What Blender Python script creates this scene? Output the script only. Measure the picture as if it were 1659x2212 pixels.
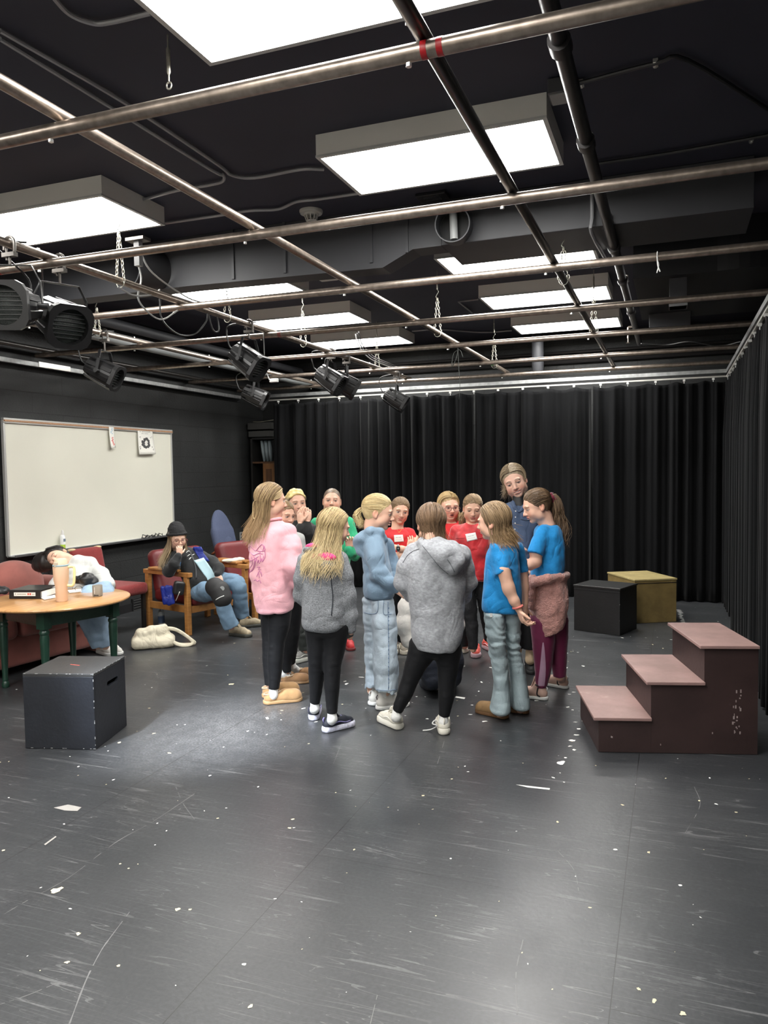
import bpy, math, random
import numpy as np
from mathutils import Vector, Matrix
from mathutils.bvhtree import BVHTree
random.seed(7); RNG=np.random.default_rng(7)
PI=math.pi
S=bpy.context.scene
COL=S.collection
for o in list(bpy.data.objects): bpy.data.objects.remove(o)

# ---------------------------------------------------------------- camera, world, exposure
FPX,CX,CY,CH=1657.,829.5,1106.,1.6            # focal length in pixels of the 1659x2212 frame, camera height
RW=np.array([[0.93619414,0.00429273,-0.35145712],[0.35115372,-0.05471793,0.93471761],[-0.01521851,-0.99849262,-0.05273401]])
cd=bpy.data.cameras.new('camera'); cam=bpy.data.objects.new('camera',cd); COL.objects.link(cam)
cd.sensor_fit='VERTICAL'; cd.sensor_height=24.; cd.lens=24.*FPX/2212.; cd.clip_start=.05; cd.clip_end=100
cd.shift_x=0.0; cd.shift_y=0.0
M3=Matrix([[RW[i][0],-RW[i][1],-RW[i][2]] for i in range(3)])   # columns: right, up, back
# rows of RW are world axes in camera coordinates (x right, y down, z forward)
cam.matrix_world=Matrix.Translation((0,0,CH))@M3.to_4x4()
S.camera=cam
w=bpy.data.worlds.new('world'); S.world=w; w.use_nodes=True
w.node_tree.nodes['Background'].inputs[0].default_value=(0.05,0.055,0.07,1); w.node_tree.nodes['Background'].inputs[1].default_value=0.25
S.view_settings.view_transform='Standard'; S.view_settings.look='None'; S.view_settings.gamma=1.0
S.view_settings.use_curve_mapping=False; S.view_settings.exposure=0.7
PANEL_STRENGTH=19.0                            # ceiling panels

# ---------------------------------------------------------------- measuring helpers
FW=np.array([-.35195,.93602,0.]); FW/=np.linalg.norm(FW); RT=np.array([FW[1],-FW[0],0.]); UP=np.array([0,0,1.]); CAMP=np.array([0,0,CH])
def ray(px,py): return RW@np.array([(px-CX)/FPX,(py-CY)/FPX,1.])
def onz(px,py,z=0.):
    d=ray(px,py); return CAMP+d*((z-CH)/d[2])
def onD(px,py,D):                             # point seen at a pixel, D metres ahead of the camera
    d=ray(px,py); return CAMP+d*(D/(d@FW))
def onX(px,py,x):
    d=ray(px,py); return CAMP+d*(x/d[0])
def onY(px,py,y):
    d=ray(px,py); return CAMP+d*(y/d[1])

# ---------------------------------------------------------------- materials
MATS={}
def nmat(name):
    m=bpy.data.materials.new(name); m.use_nodes=True; return m,m.node_tree.nodes,m.node_tree.links,m.node_tree.nodes['Principled BSDF']
def mat(name,col,rough=.6,metal=0.,noise=0.,nscale=20.,bump=0.,bscale=60.,spec=.5,sheen=0.,alpha=1.,trans=0.,emit=None,attr=False,stretch=None,coat=0.,fold=0.,fscale=9.):
    if name in MATS: return MATS[name]
    m,N,L,b=nmat(name); b.inputs['Roughness'].default_value=rough; b.inputs['Metallic'].default_value=metal
    b.inputs['Specular IOR Level'].default_value=spec
    b.inputs['Base Color'].default_value=(*col,1)
    if sheen: b.inputs['Sheen Weight'].default_value=sheen; b.inputs['Sheen Roughness'].default_value=.4
    if coat: b.inputs['Coat Weight'].default_value=coat; b.inputs['Coat Roughness'].default_value=.15
    if trans: b.inputs['Transmission Weight'].default_value=trans
    if alpha<1: b.inputs['Alpha'].default_value=alpha
    if emit: b.inputs['Emission Color'].default_value=(*emit[0],1); b.inputs['Emission Strength'].default_value=emit[1]
    tc=N.new('ShaderNodeTexCoord'); mp=N.new('ShaderNodeMapping'); L.new(tc.outputs['Object'],mp.inputs[0])
    if stretch: mp.inputs['Scale'].default_value=stretch
    src=None
    if attr:
        a=N.new('ShaderNodeAttribute'); a.attribute_name='Col'; src=a.outputs['Color']
    if noise:
        n=N.new('ShaderNodeTexNoise'); n.inputs['Scale'].default_value=nscale; n.inputs['Detail'].default_value=5; L.new(mp.outputs[0],n.inputs[0])
        r=N.new('ShaderNodeMapRange'); r.inputs[1].default_value=.3; r.inputs[2].default_value=.7; r.inputs[3].default_value=1-noise; r.inputs[4].default_value=1+noise
        L.new(n.outputs[0],r.inputs[0])
        mx=N.new('ShaderNodeMix'); mx.data_type='RGBA'; mx.blend_type='MULTIPLY'; mx.inputs[0].default_value=1
        if src is not None: L.new(src,mx.inputs[6])
        else: mx.inputs[6].default_value=(*col,1)
        L.new(r.outputs[0],mx.inputs[7]); src=mx.outputs[2]
    if src is not None: L.new(src,b.inputs['Base Color'])
    if bump:
        n2=N.new('ShaderNodeTexNoise'); n2.inputs['Scale'].default_value=bscale; n2.inputs['Detail'].default_value=4; L.new(mp.outputs[0],n2.inputs[0])
        bp=N.new('ShaderNodeBump'); bp.inputs['Strength'].default_value=bump; bp.inputs['Distance'].default_value=.01; L.new(n2.outputs[0],bp.inputs['Height']); L.new(bp.outputs[0],b.inputs['Normal'])
    if fold:                                   # soft creases in the cloth
        n3=N.new('ShaderNodeTexNoise'); n3.inputs['Scale'].default_value=fscale; n3.inputs['Detail'].default_value=2.5; n3.inputs['Distortion'].default_value=.9; L.new(tc.outputs['Object'],n3.inputs[0])
        q=N.new('ShaderNodeMath'); q.operation='SUBTRACT'; L.new(n3.outputs[0],q.inputs[0]); q.inputs[1].default_value=.5
        q2=N.new('ShaderNodeMath'); q2.operation='ABSOLUTE'; L.new(q.outputs[0],q2.inputs[0]); q3=N.new('ShaderNodeMath'); q3.operation='POWER'; L.new(q2.outputs[0],q3.inputs[0]); q3.inputs[1].default_value=.75
        b2=N.new('ShaderNodeBump'); b2.inputs['Strength'].default_value=fold; b2.inputs['Distance'].default_value=.05; b2.invert=False; L.new(q3.outputs[0],b2.inputs['Height'])
        if bump: L.new(b2.outputs[0],bp.inputs['Normal'])
        else: L.new(b2.outputs[0],b.inputs['Normal'])
    MATS[name]=m; return m
def wood(name,c1,c2,scale=3.,rough=.4,axis=(1,12,12),coat=0.):
    m,N,L,b=nmat(name); tc=N.new('ShaderNodeTexCoord'); mp=N.new('ShaderNodeMapping'); L.new(tc.outputs['Object'],mp.inputs[0]); mp.inputs['Scale'].default_value=axis
    n=N.new('ShaderNodeTexNoise'); n.inputs['Scale'].default_value=scale; n.inputs['Detail'].default_value=6; n.inputs['Distortion'].default_value=.6; L.new(mp.outputs[0],n.inputs[0])
    cr=N.new('ShaderNodeValToRGB'); cr.color_ramp.elements[0].color=(*c1,1); cr.color_ramp.elements[1].color=(*c2,1); cr.color_ramp.elements[0].position=.35; cr.color_ramp.elements[1].position=.65
    L.new(n.outputs[0],cr.inputs[0]); L.new(cr.outputs[0],b.inputs['Base Color']); b.inputs['Roughness'].default_value=rough
    if coat: b.inputs['Coat Weight'].default_value=coat
    MATS[name]=m; return m

# ---------------------------------------------------------------- object helpers
def tag(o,label=None,cat=None,group=None,kind=None):
    if label: o['label']=label
    if cat: o['category']=cat
    if group: o['group']=group
    if kind: o['kind']=kind
    return o
def thing(name,label,cat,loc=(0,0,0),group=None,rz=0.):
    o=bpy.data.objects.new(name,None); COL.objects.link(o); o.location=[float(v) for v in loc]; o.rotation_euler=(0,0,rz); o.empty_display_size=.1
    return tag(o,label,cat,group)
def origin(parent):                            # world position of a parent chain (translations only)
    v=Vector((0,0,0)); p=parent
    while p is not None: v+=Vector(p.location); p=p.parent
    return v
def mkmesh(name,verts,faces,m,parent=None,smooth=True,cols=None,world=True,loc=None,bevel=0,midx=None,autos=None):
    me=bpy.data.meshes.new(name); v=np.asarray(verts,dtype=np.float64).reshape(-1,3)
    if parent is not None and world: v=v-np.array(origin(parent))
    if loc is not None: v=v-np.array(loc)
    if isinstance(faces,np.ndarray):
        nf,k=faces.shape; me.vertices.add(len(v)); me.vertices.foreach_set('co',v.ravel()); me.loops.add(nf*k); me.loops.foreach_set('vertex_index',faces.ravel().astype(np.int32))
        me.polygons.add(nf); me.polygons.foreach_set('loop_start',np.arange(0,nf*k,k,dtype=np.int32)); me.update(calc_edges=True)
    else: me.from_pydata(v.tolist(),[],faces); me.update()
    ms=m if isinstance(m,(list,tuple)) else [m]
    for q in ms: me.materials.append(q)
    if midx is not None: me.polygons.foreach_set('material_index',np.asarray(midx,dtype=np.int32))
    if cols is not None:
        a=me.attributes.new('Col','FLOAT_COLOR','POINT'); c=np.ones((len(v),4)); c[:,:3]=cols; a.data.foreach_set('color',c.ravel())
    me.validate()
    if smooth: me.polygons.foreach_set('use_smooth',np.ones(len(me.polygons),dtype=bool))
    o=bpy.data.objects.new(name,me); COL.objects.link(o)
    if loc is not None: o.location=[float(x) for x in loc]
    if parent is not None: o.parent=parent
    if bevel:
        b=o.modifiers.new('Bevel','BEVEL'); b.width=bevel; b.segments=2; b.limit_method='ANGLE'; b.angle_limit=math.radians(35)
    if autos: me.set_sharp_from_angle(angle=math.radians(autos))
    return o
class MB:
    def __init__(s): s.v=[]; s.f=[]; s.mi=[]; s.m=0
    def add(s,v,f):
        n=len(s.v); s.v+= [tuple(map(float,p)) for p in v]; s.f+=[tuple(n+i for i in q) for q in f]; s.mi+=[s.m]*len(f); return s
    def box(s,c,d,R=None):
        c=np.array(c,float); h=np.array(d,float)/2; pts=np.array([[x,y,z] for x in(-1,1) for y in(-1,1) for z in(-1,1)])*h
        if R is not None: pts=pts@np.array(R).T
        return s.add(pts+c,[(0,1,3,2),(4,6,7,5),(0,4,5,1),(2,3,7,6),(0,2,6,4),(1,5,7,3)])
    def bar(s,a,b,w,h,up=(0,0,1)):             # box between two points
        a=np.array(a,float); b=np.array(b,float); d=b-a; L=np.linalg.norm(d); x=d/L; u=np.array(up,float); y=np.cross(u,x); y/=np.linalg.norm(y); z=np.cross(x,y)
        return s.box((a+b)/2,(L,w,h),np.stack([x,y,z],1))
    def tube(s,pts,r,n=10,closed=False,caps=True,flat=1.,up=None):
        P=np.array(pts,float); k=len(P); rr=np.full(k,r) if np.isscalar(r) else np.array(r,float)
        T=np.zeros_like(P)
        for i in range(k):
            a=P[(i-1)%k] if closed or i>0 else P[0]; b=P[(i+1)%k] if closed or i<k-1 else P[-1]; T[i]=(b-a)/max(np.linalg.norm(b-a),1e-9)
        u=np.array(up,float) if up is not None else (np.array([0,0,1.]) if abs(T[0][2])<.9 else np.array([1.,0,0]))
        V=[]
        for i in range(k):
            u=u-T[i]*(u@T[i]); l=np.linalg.norm(u)
            if l<1e-6: u=np.array([1.,0,0])-T[i]*T[i][0]; l=np.linalg.norm(u)
            u=u/l; v_=np.cross(T[i],u)
            for j in range(n):
                a=2*PI*j/n; V.append(P[i]+rr[i]*(math.cos(a)*u*flat+math.sin(a)*v_))
        F=[]
        for i in range(k if closed else k-1):
            i2=(i+1)%k
            for j in range(n): F.append((i*n+j,i*n+(j+1)%n,i2*n+(j+1)%n,i2*n+j))
        if caps and not closed: F.append(tuple(range(n))[::-1]); F.append(tuple((k-1)*n+j for j in range(n)))
        return s.add(V,F)
    def lathe(s,prof,c=(0,0,0),n=24,R=None,caps=True):   # prof: (r,z)
        V=[];F=[];k=len(prof)
        for (r,z) in prof:
            for j in range(n):
                a=2*PI*j/n; V.append((r*math.cos(a),r*math.sin(a),z))
        for i in range(k-1):
            for j in range(n): F.append((i*n+j,i*n+(j+1)%n,(i+1)*n+(j+1)%n,(i+1)*n+j))
        if caps:
            F.append(tuple(range(n))[::-1]); F.append(tuple((k-1)*n+j for j in range(n)))
        V=np.array(V)
        if R is not None: V=V@np.array(R).T
        return s.add(V+np.array(c),F)
    def prism(s,poly,z0,z1):                   # poly xy CCW
        k=len(poly); V=[(x,y,z0) for x,y in poly]+[(x,y,z1) for x,y in poly]
        return s.add(V,[tuple(range(k))[::-1],tuple(range(k,2*k))]+[(i,(i+1)%k,(i+1)%k+k,i+k) for i in range(k)])
    def build(s,name,m,parent=None,smooth=False,bevel=0,autos=None,world=True,loc=None,cols=None):
        return mkmesh(name,s.v,s.f,m,parent,smooth,cols,world,loc,bevel,s.mi if isinstance(m,(list,tuple)) else None,autos)
def frame(x,up=(0,0,1)):                       # columns x,y,z
    x=np.array(x,float); x/=np.linalg.norm(x); u=np.array(up,float); y=np.cross(u,x); y/=np.linalg.norm(y); return np.stack([x,y,np.cross(x,y)],1)
def arc(c,r,a0,a1,n,ax1,ax2):
    return [np.array(c)+r*(math.cos(a)*np.array(ax1)+math.sin(a)*np.array(ax2)) for a in np.linspace(a0,a1,n)]
def smooth_path(pts,n=6):
    P=np.array(pts,float); out=[]
    Q=np.vstack([2*P[0]-P[1],P,2*P[-1]-P[-2]])
    for i in range(1,len(Q)-2):
        for t in np.linspace(0,1,n,endpoint=False):
            a,b,c,d=Q[i-1],Q[i],Q[i+1],Q[i+2]
            out.append(.5*((2*b)+(-a+c)*t+(2*a-5*b+4*c-d)*t*t+(-a+3*b-3*c+d)*t**3))
    out.append(P[-1]); return out

# ---------------------------------------------------------------- implicit-surface modelling
NL=RNG.random((32,32,32)).astype(np.float32)*2-1
def vnoise(P,f,seed=0):                        # value noise, P (...,3), f scalar or 3
    q=P*np.asarray(f,dtype=np.float32)+seed*7.31; i=np.floor(q).astype(np.int32); t=q-i; t=t*t*(3-2*t); i&=31; j=(i+1)&31
    def g(a,b,c): return NL[a[...,0],b[...,1],c[...,2]]
    c00=g(i,i,i)*(1-t[...,0])+g(j,i,i)*t[...,0]; c10=g(i,j,i)*(1-t[...,0])+g(j,j,i)*t[...,0]
    c01=g(i,i,j)*(1-t[...,0])+g(j,i,j)*t[...,0]; c11=g(i,j,j)*(1-t[...,0])+g(j,j,j)*t[...,0]
    return (c00*(1-t[...,1])+c10*t[...,1])*(1-t[...,2])+(c01*(1-t[...,1])+c11*t[...,1])*t[...,2]
def nets(vol,X,Y,Z):                           # naive surface nets on a rectilinear grid
    s=vol<0; nx,ny,nz=vol.shape
    c=np.zeros((nx-1,ny-1,nz-1),np.int8)
    for a in(0,1):
        for b in(0,1):
            for d in(0,1): c+=s[a:nx-1+a,b:ny-1+b,d:nz-1+d]
    cell=np.argwhere((c>0)&(c<8)); idx=np.full(c.shape,-1,np.int64); idx[tuple(cell.T)]=np.arange(len(cell))
    acc=np.zeros((len(cell),3)); cnt=np.zeros(len(cell)); ax=[X,Y,Z]
    corners=[(a,b,d) for a in(0,1) for b in(0,1) for d in(0,1)]
    co={k:vol[cell[:,0]+k[0],cell[:,1]+k[1],cell[:,2]+k[2]] for k in corners}
    ps={k:np.stack([X[cell[:,0]+k[0]],Y[cell[:,1]+k[1]],Z[cell[:,2]+k[2]]],1) for k in corners}
    for k in corners:
        for d in range(3):
            if k[d]==0:
                k2=tuple(1 if i==d else k[i] for i in range(3)); a,b=co[k],co[k2]; m=(a<0)!=(b<0)
                t=np.where(m,a/np.where(m,a-b,1),0)[:,None]; p=ps[k]*(1-t)+ps[k2]*t; acc[m]+=p[m]; cnt[m]+=1
    V=acc/np.maximum(cnt,1)[:,None]; F=[]
    for d in range(3):
        sl0=[slice(None)]*3; sl1=[slice(None)]*3; sl0[d]=slice(0,-1); sl1[d]=slice(1,None)
        A=s[tuple(sl0)]; B=s[tuple(sl1)]; u,v=[(1,2),(2,0),(0,1)][d]
        e=np.argwhere(A!=B); ok=(e[:,u]>0)&(e[:,v]>0)&(e[:,u]<vol.shape[u]-1)&(e[:,v]<vol.shape[v]-1); e=e[ok]
        flip=A[tuple(e.T)]
        def at(du,dv):
            q=e.copy(); q[:,u]+=du; q[:,v]+=dv; return idx[tuple(q.T)]
        f=np.stack([at(-1,-1),at(0,-1),at(0,0),at(-1,0)],1); f[~flip]=f[~flip][:,::-1]; F.append(f)
    F=np.concatenate(F); F=F[(F>=0).all(1)]
    return V,F
def axis(lo,hi,step,fine=()):                  # fine: (lo,hi,step)
    out=[lo]
    while out[-1]<hi:
        x=out[-1]; st=step
        for (a,b,q) in fine:
            if a-st*.5<=x<=b: st=min(st,q)
        out.append(x+st)
    return np.array(out,np.float32)
class Sdf:
    def __init__(s): s.ops=[]
    # every op: (function(P)->d, lo, hi, mode, k)
    def _a(s,fn,lo,hi,mode='u',k=.0): s.ops.append((fn,np.array(lo,float),np.array(hi,float),mode,k)); return s
    def cone(s,a,b,ra,rb,k=.0,mode='u',flat=None):     # flat: (axis vector, ratio<1) thinner along the axis
        a=np.array(a,float); b=np.array(b,float); d=b-a; L2=max(d@d,1e-12)
        if flat is None:
            def fn(P):
                q=P-a; t=np.clip((q@d)/L2,0,1); return np.linalg.norm(q-t[...,None]*d,axis=-1)-(ra+(rb-ra)*t)
        else:
            f=np.array(flat[0],float); f/=np.linalg.norm(f); r=flat[1]
            def fn(P):
                q=P-a; t=np.clip((q@d)/L2,0,1); e=q-t[...,None]*d; h=e@f; n2=np.sqrt(np.maximum((e*e).sum(-1)-h*h+(h/r)**2,1e-12)); return (n2-(ra+(rb-ra)*t))*min(1,(1+r)/2)
        R=max(ra,rb); return s._a(fn,np.minimum(a,b)-R,np.maximum(a,b)+R,mode,k)
    def chain(s,pts,rs,k=.0,mode='u',flat=None):
        for i in range(len(pts)-1): s.cone(pts[i],pts[i+1],rs[i],rs[i+1],k,mode,flat)
        return s
    def limb(s,pts,rs,end,nrm,k=.0):           # chain of cones with a flat end
        sub=Sdf(); sub.chain(pts,rs); ops=list(sub.ops); end=np.array(end,float); nrm=np.array(nrm,float)/np.linalg.norm(nrm)
        def fn(P):
            d=None
            for o in ops: v=o[0](P); d=v if d is None else np.minimum(d,v)
            return np.maximum(d,(P-end)@nrm)
        return s._a(fn,np.min([o[1] for o in ops],0),np.max([o[2] for o in ops],0),'u',k)
    def ell(s,c,r,R=None,k=.0,mode='u'):
        c=np.array(c,float); r=np.array(r,float); R=np.eye(3) if R is None else np.array(R)
        def fn(P):
            q=(P-c)@R; k0=np.linalg.norm(q/r,axis=-1); k1=np.linalg.norm(q/(r*r),axis=-1); return k0*(k0-1)/np.maximum(k1,1e-6)
        m=r.max(); return s._a(fn,c-m,c+m,mode,k)
    def rbox(s,c,h,r,R=None,k=.0,mode='u'):    # rounded box, half sizes h incl. radius
        c=np.array(c,float); h=np.array(h,float); R=np.eye(3) if R is None else np.array(R)
        def fn(P):
            q=np.abs((P-c)@R)-(h-r); return np.linalg.norm(np.maximum(q,0),axis=-1)+np.minimum(q.max(-1),0)-r
        m=np.abs(R)@h; return s._a(fn,c-m,c+m,mode,k)
    def loft(s,st,k=.0,mode='u',p=2.3,grow=0.,ends=(.02,.02)):  # st: (z,u,w,a,b) centre along RT/FW, half widths; z descending or ascending
        st=np.array(sorted(st),float); z=st[:,0]; g=grow
        zi=np.linspace(z[0],z[-1],40); S4=[np.interp(zi,z,st[:,i]) for i in range(1,5)]
        ker=np.array([1,2,3,2,1.]); ker/=ker.sum(); S4=[np.convolve(np.pad(q,2,mode='edge'),ker,'valid') for q in S4]
        def fn(P):
            zz=P[...,2]; cu,cw,a,b=[np.interp(zz,zi,q) for q in S4]; a=a+g; b=b+g
            u=P@RT-cu; v=P@FW-cw; d=((np.abs(u/a)**p+np.abs(v/b)**p)**(1/p)-1)*np.minimum(a,b)
            e=np.maximum(z[0]-zz,zz-z[-1]); o=np.maximum(e,d); 
            return np.where((e>-.03)&(d>-.03),np.sqrt(np.maximum(e+.03,0)**2+np.maximum(d+.03,0)**2)-.03,o)
        c=st[:,1:2]*RT[None,:2]+st[:,2:3]*FW[None,:2]; m=max(st[:,3].max(),st[:,4].max())+g
        return s._a(fn,[c[:,0].min()-m,c[:,1].min()-m,z[0]],[c[:,0].max()+m,c[:,1].max()+m,z[-1]],mode,k)
    def cut(s,pt,nrm,box=None,k=.0):           # remove the half space nrm.(p-pt)>0, optionally inside a box (lo,hi)
        pt=np.array(pt,float); nrm=np.array(nrm,float); nrm/=np.linalg.norm(nrm)
        lo,hi=box if box is not None else ([-99]*3,[99]*3)
        return s._a(lambda P:(P-pt)@nrm,lo,hi,'c',k)
    def mesh(s,vox,fine=(),disp=None,pad=.03,bounds=None):
        un=[o for o in s.ops if o[3]=='u']; lo=np.min([o[1] for o in un],0)-pad; hi=np.max([o[2] for o in un],0)+pad
        if bounds is not None: lo=np.maximum(lo,bounds[0]); hi=np.minimum(hi,bounds[1])
        A=[axis(lo[i],hi[i],vox,[(f[0][i],f[1][i],f[2]) for f in fine]) for i in range(3)]
        vol=np.full([len(a) for a in A],.08,np.float32)
        for fn,l,h,mode,k in s.ops:
            mg=max(k*1.2,0)+vox*2.5
            ii=[slice(max(np.searchsorted(A[i],l[i]-mg)-1,0),np.searchsorted(A[i],h[i]+mg)+1) for i in range(3)]
            if any(q.stop<=q.start for q in ii): continue
            G=np.stack(np.meshgrid(*[A[i][ii[i]] for i in range(3)],indexing='ij'),-1)
            d=fn(G).astype(np.float32); v=vol[tuple(ii)]
            if mode=='u':
                if k>0:
                    h_=np.maximum(k-np.abs(v-d),0)/k; r=np.minimum(v,d)-h_*h_*k*.25
                else: r=np.minimum(v,d)
            elif mode=='s':
                d=-d
                if k>0: h_=np.maximum(k-np.abs(v-d),0)/k; r=np.maximum(v,d)+h_*h_*k*.25
                else: r=np.maximum(v,d)
            elif mode=='c': r=np.maximum(v,d)
            vol[tuple(ii)]=r
        if disp is not None:
            m=np.abs(vol)<.03; ix=np.nonzero(m); P=np.stack([A[i][ix[i]] for i in range(3)],-1); vol[m]+=disp(P).astype(np.float32)
        return nets(vol,*A)
def noise_disp(*terms):                        # (amp,freq(3 or 1),ridge?)
    def f(P):
        d=0
        for n,t in enumerate(terms):
            v=vnoise(P,np.array(t[1],np.float32)*np.ones(3,np.float32),n+1)
            if len(t)>2 and t[2]: v=1-2*np.abs(v)
            d=d+t[0]*v
        return d
    return f
def sdfobj(name,sd,vox,m,parent=None,disp=None,cols=None,fine=(),loc=None,pad=.03):
    V,F=sd.mesh(vox,fine,disp,pad); c=cols(V) if callable(cols) else cols
    return mkmesh(name,V,F,m,parent,True,c,loc=loc)
# ================================================================ THE ROOM
XL,XR,YB,YF,ZC=-5.95,.95,10.55,-3.2,3.40
def floor_mat():
    m,N,L,b=nmat('black_floor'); tc=N.new('ShaderNodeTexCoord'); O=tc.outputs['Object']
    def mp(sc,rot=0,loc=(0,0,0)):
        q=N.new('ShaderNodeMapping'); q.inputs['Scale'].default_value=sc; q.inputs['Rotation'].default_value=(0,0,rot); q.inputs['Location'].default_value=loc; L.new(O,q.inputs[0]); return q.outputs[0]
    def noise(v,s,d=3,dist=0): 
        n=N.new('ShaderNodeTexNoise'); n.inputs['Scale'].default_value=s; n.inputs['Detail'].default_value=d; n.inputs['Distortion'].default_value=dist; L.new(v,n.inputs[0]); return n.outputs[0]
    def rng(v,a,b_,c=0,d=1):
        r=N.new('ShaderNodeMapRange'); r.inputs[1].default_value=a; r.inputs[2].default_value=b_; r.inputs[3].default_value=c; r.inputs[4].default_value=d; L.new(v,r.inputs[0]); return r.outputs[0]
    def M(op,a,b_=None):
        q=N.new('ShaderNodeMath'); q.operation=op
        for i,x in enumerate((a,b_)):
            if x is None: continue
            if isinstance(x,(int,float)): q.inputs[i].default_value=x
            else: L.new(x,q.inputs[i])
        return q.outputs[0]
    # scratches: thin level sets of stretched noise, broken up by a patch mask
    scr=None
    for k,(rot,sc,w_) in enumerate([(.35,(.6,14,1),.0042),(-.35,(.7,16,1),.004),(1.1,(.6,13,1),.004),(2.4,(.8,18,1),.004),(1.9,(.5,10,1),.003),(.1,(2.2,26,1),.0035),(-.9,(2.4,28,1),.0035)]):
        n=noise(mp(sc,rot,(k*3.1,k*1.7,0)),1.3,1,.05); l=M('LESS_THAN',M('ABSOLUTE',M('SUBTRACT',n,.5)),w_)
        g=rng(noise(mp((1,1,1),0,(k*5,2,0)),2.3,3),.50,.64); l=M('MULTIPLY',l,g); scr=l if scr is None else M('MAXIMUM',scr,l)
    scuff=rng(noise(mp((2,14,1),.25),3.,6,.5),.60,.8); area=rng(noise(mp((1,1,1)),.9,2),.42,.62); scuff=M('MULTIPLY',scuff,area)
    scuff2=rng(noise(mp((14,3,1),.6),3.2,6,.8),.62,.8)
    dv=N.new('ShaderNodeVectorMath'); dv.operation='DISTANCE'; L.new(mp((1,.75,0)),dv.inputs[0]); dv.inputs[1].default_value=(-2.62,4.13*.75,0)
    lit_wear=M('MULTIPLY',rng(dv.outputs['Value'],.74,.05),M('MULTIPLY',rng(noise(mp((1.6,1,1)),9,9),.40,.62,.6,1.),rng(noise(mp((1.3,1,1)),75,3),.40,.62,.35,1.)))  # dense scuffs, lightened further to paint the light pool into the floor colour
    fine=rng(noise(mp((1,1,1)),70,3),.3,.7,.8,1.2)
    # seams of the 4 ft boards
    sx=N.new('ShaderNodeSeparateXYZ'); L.new(O,sx.inputs[0])
    seam=None
    for x0 in (-5.04,-3.82,-2.6,-1.385,-.165,1.05):
        l=M('LESS_THAN',M('ABSOLUTE',M('SUBTRACT',sx.outputs[0],x0)),.0016); seam=l if seam is None else M('MAXIMUM',seam,l)
    for (y0,xa,xb) in [(2.28,-.165,1.05),(4.72,-.165,1.05),(2.83,-1.385,-.165),(5.3,-1.385,-.165),(3.55,-2.6,-1.385),(6.0,-2.6,-1.385),(3.1,-3.82,-2.6),(5.5,-3.82,-2.6)]:
        l=M('LESS_THAN',M('ABSOLUTE',M('SUBTRACT',sx.outputs[1],y0)),.0013)
        l=M('MULTIPLY',l,M('MULTIPLY',M('GREATER_THAN',sx.outputs[0],xa),M('LESS_THAN',sx.outputs[0],xb))); seam=M('MAXIMUM',seam,l)
    sk=M('MAXIMUM',M('MULTIPLY',scr,.20),M('MULTIPLY',M('MAXIMUM',scuff,M('MULTIPLY',scuff2,.6)),.065))
    sk=M('MAXIMUM',sk,M('MULTIPLY',lit_wear,.36))
    big=rng(noise(mp((1,1,1)),.7,3),.3,.7,.85,1.15)
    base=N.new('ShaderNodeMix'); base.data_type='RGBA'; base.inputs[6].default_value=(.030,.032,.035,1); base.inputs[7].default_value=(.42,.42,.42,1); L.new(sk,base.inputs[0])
    mx=N.new('ShaderNodeMix'); mx.data_type='RGBA'; mx.blend_type='MULTIPLY'; mx.inputs[0].default_value=1; L.new(base.outputs[2],mx.inputs[6]); L.new(M('MULTIPLY',fine,big),mx.inputs[7])
    m2=N.new('ShaderNodeMix'); m2.data_type='RGBA'; L.new(seam,m2.inputs[0]); L.new(mx.outputs[2],m2.inputs[6]); m2.inputs[7].default_value=(.003,.003,.003,1)
    L.new(m2.outputs[2],b.inputs['Base Color'])
    ro=M('ADD',rng(noise(mp((1,1,1)),1.6,4),.3,.7,.31,.43),M('MULTIPLY',M('ADD',scuff,scuff2),.12)); L.new(ro,b.inputs['Roughness']); b.inputs['Specular IOR Level'].default_value=.62
    bp=N.new('ShaderNodeBump'); bp.inputs['Strength'].default_value=.35; bp.inputs['Distance'].default_value=.003
    L.new(M('SUBTRACT',M('MULTIPLY',noise(mp((1,1,1)),45,4),.6),seam),bp.inputs['Height']); L.new(bp.outputs[0],b.inputs['Normal'])
    return m
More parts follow.
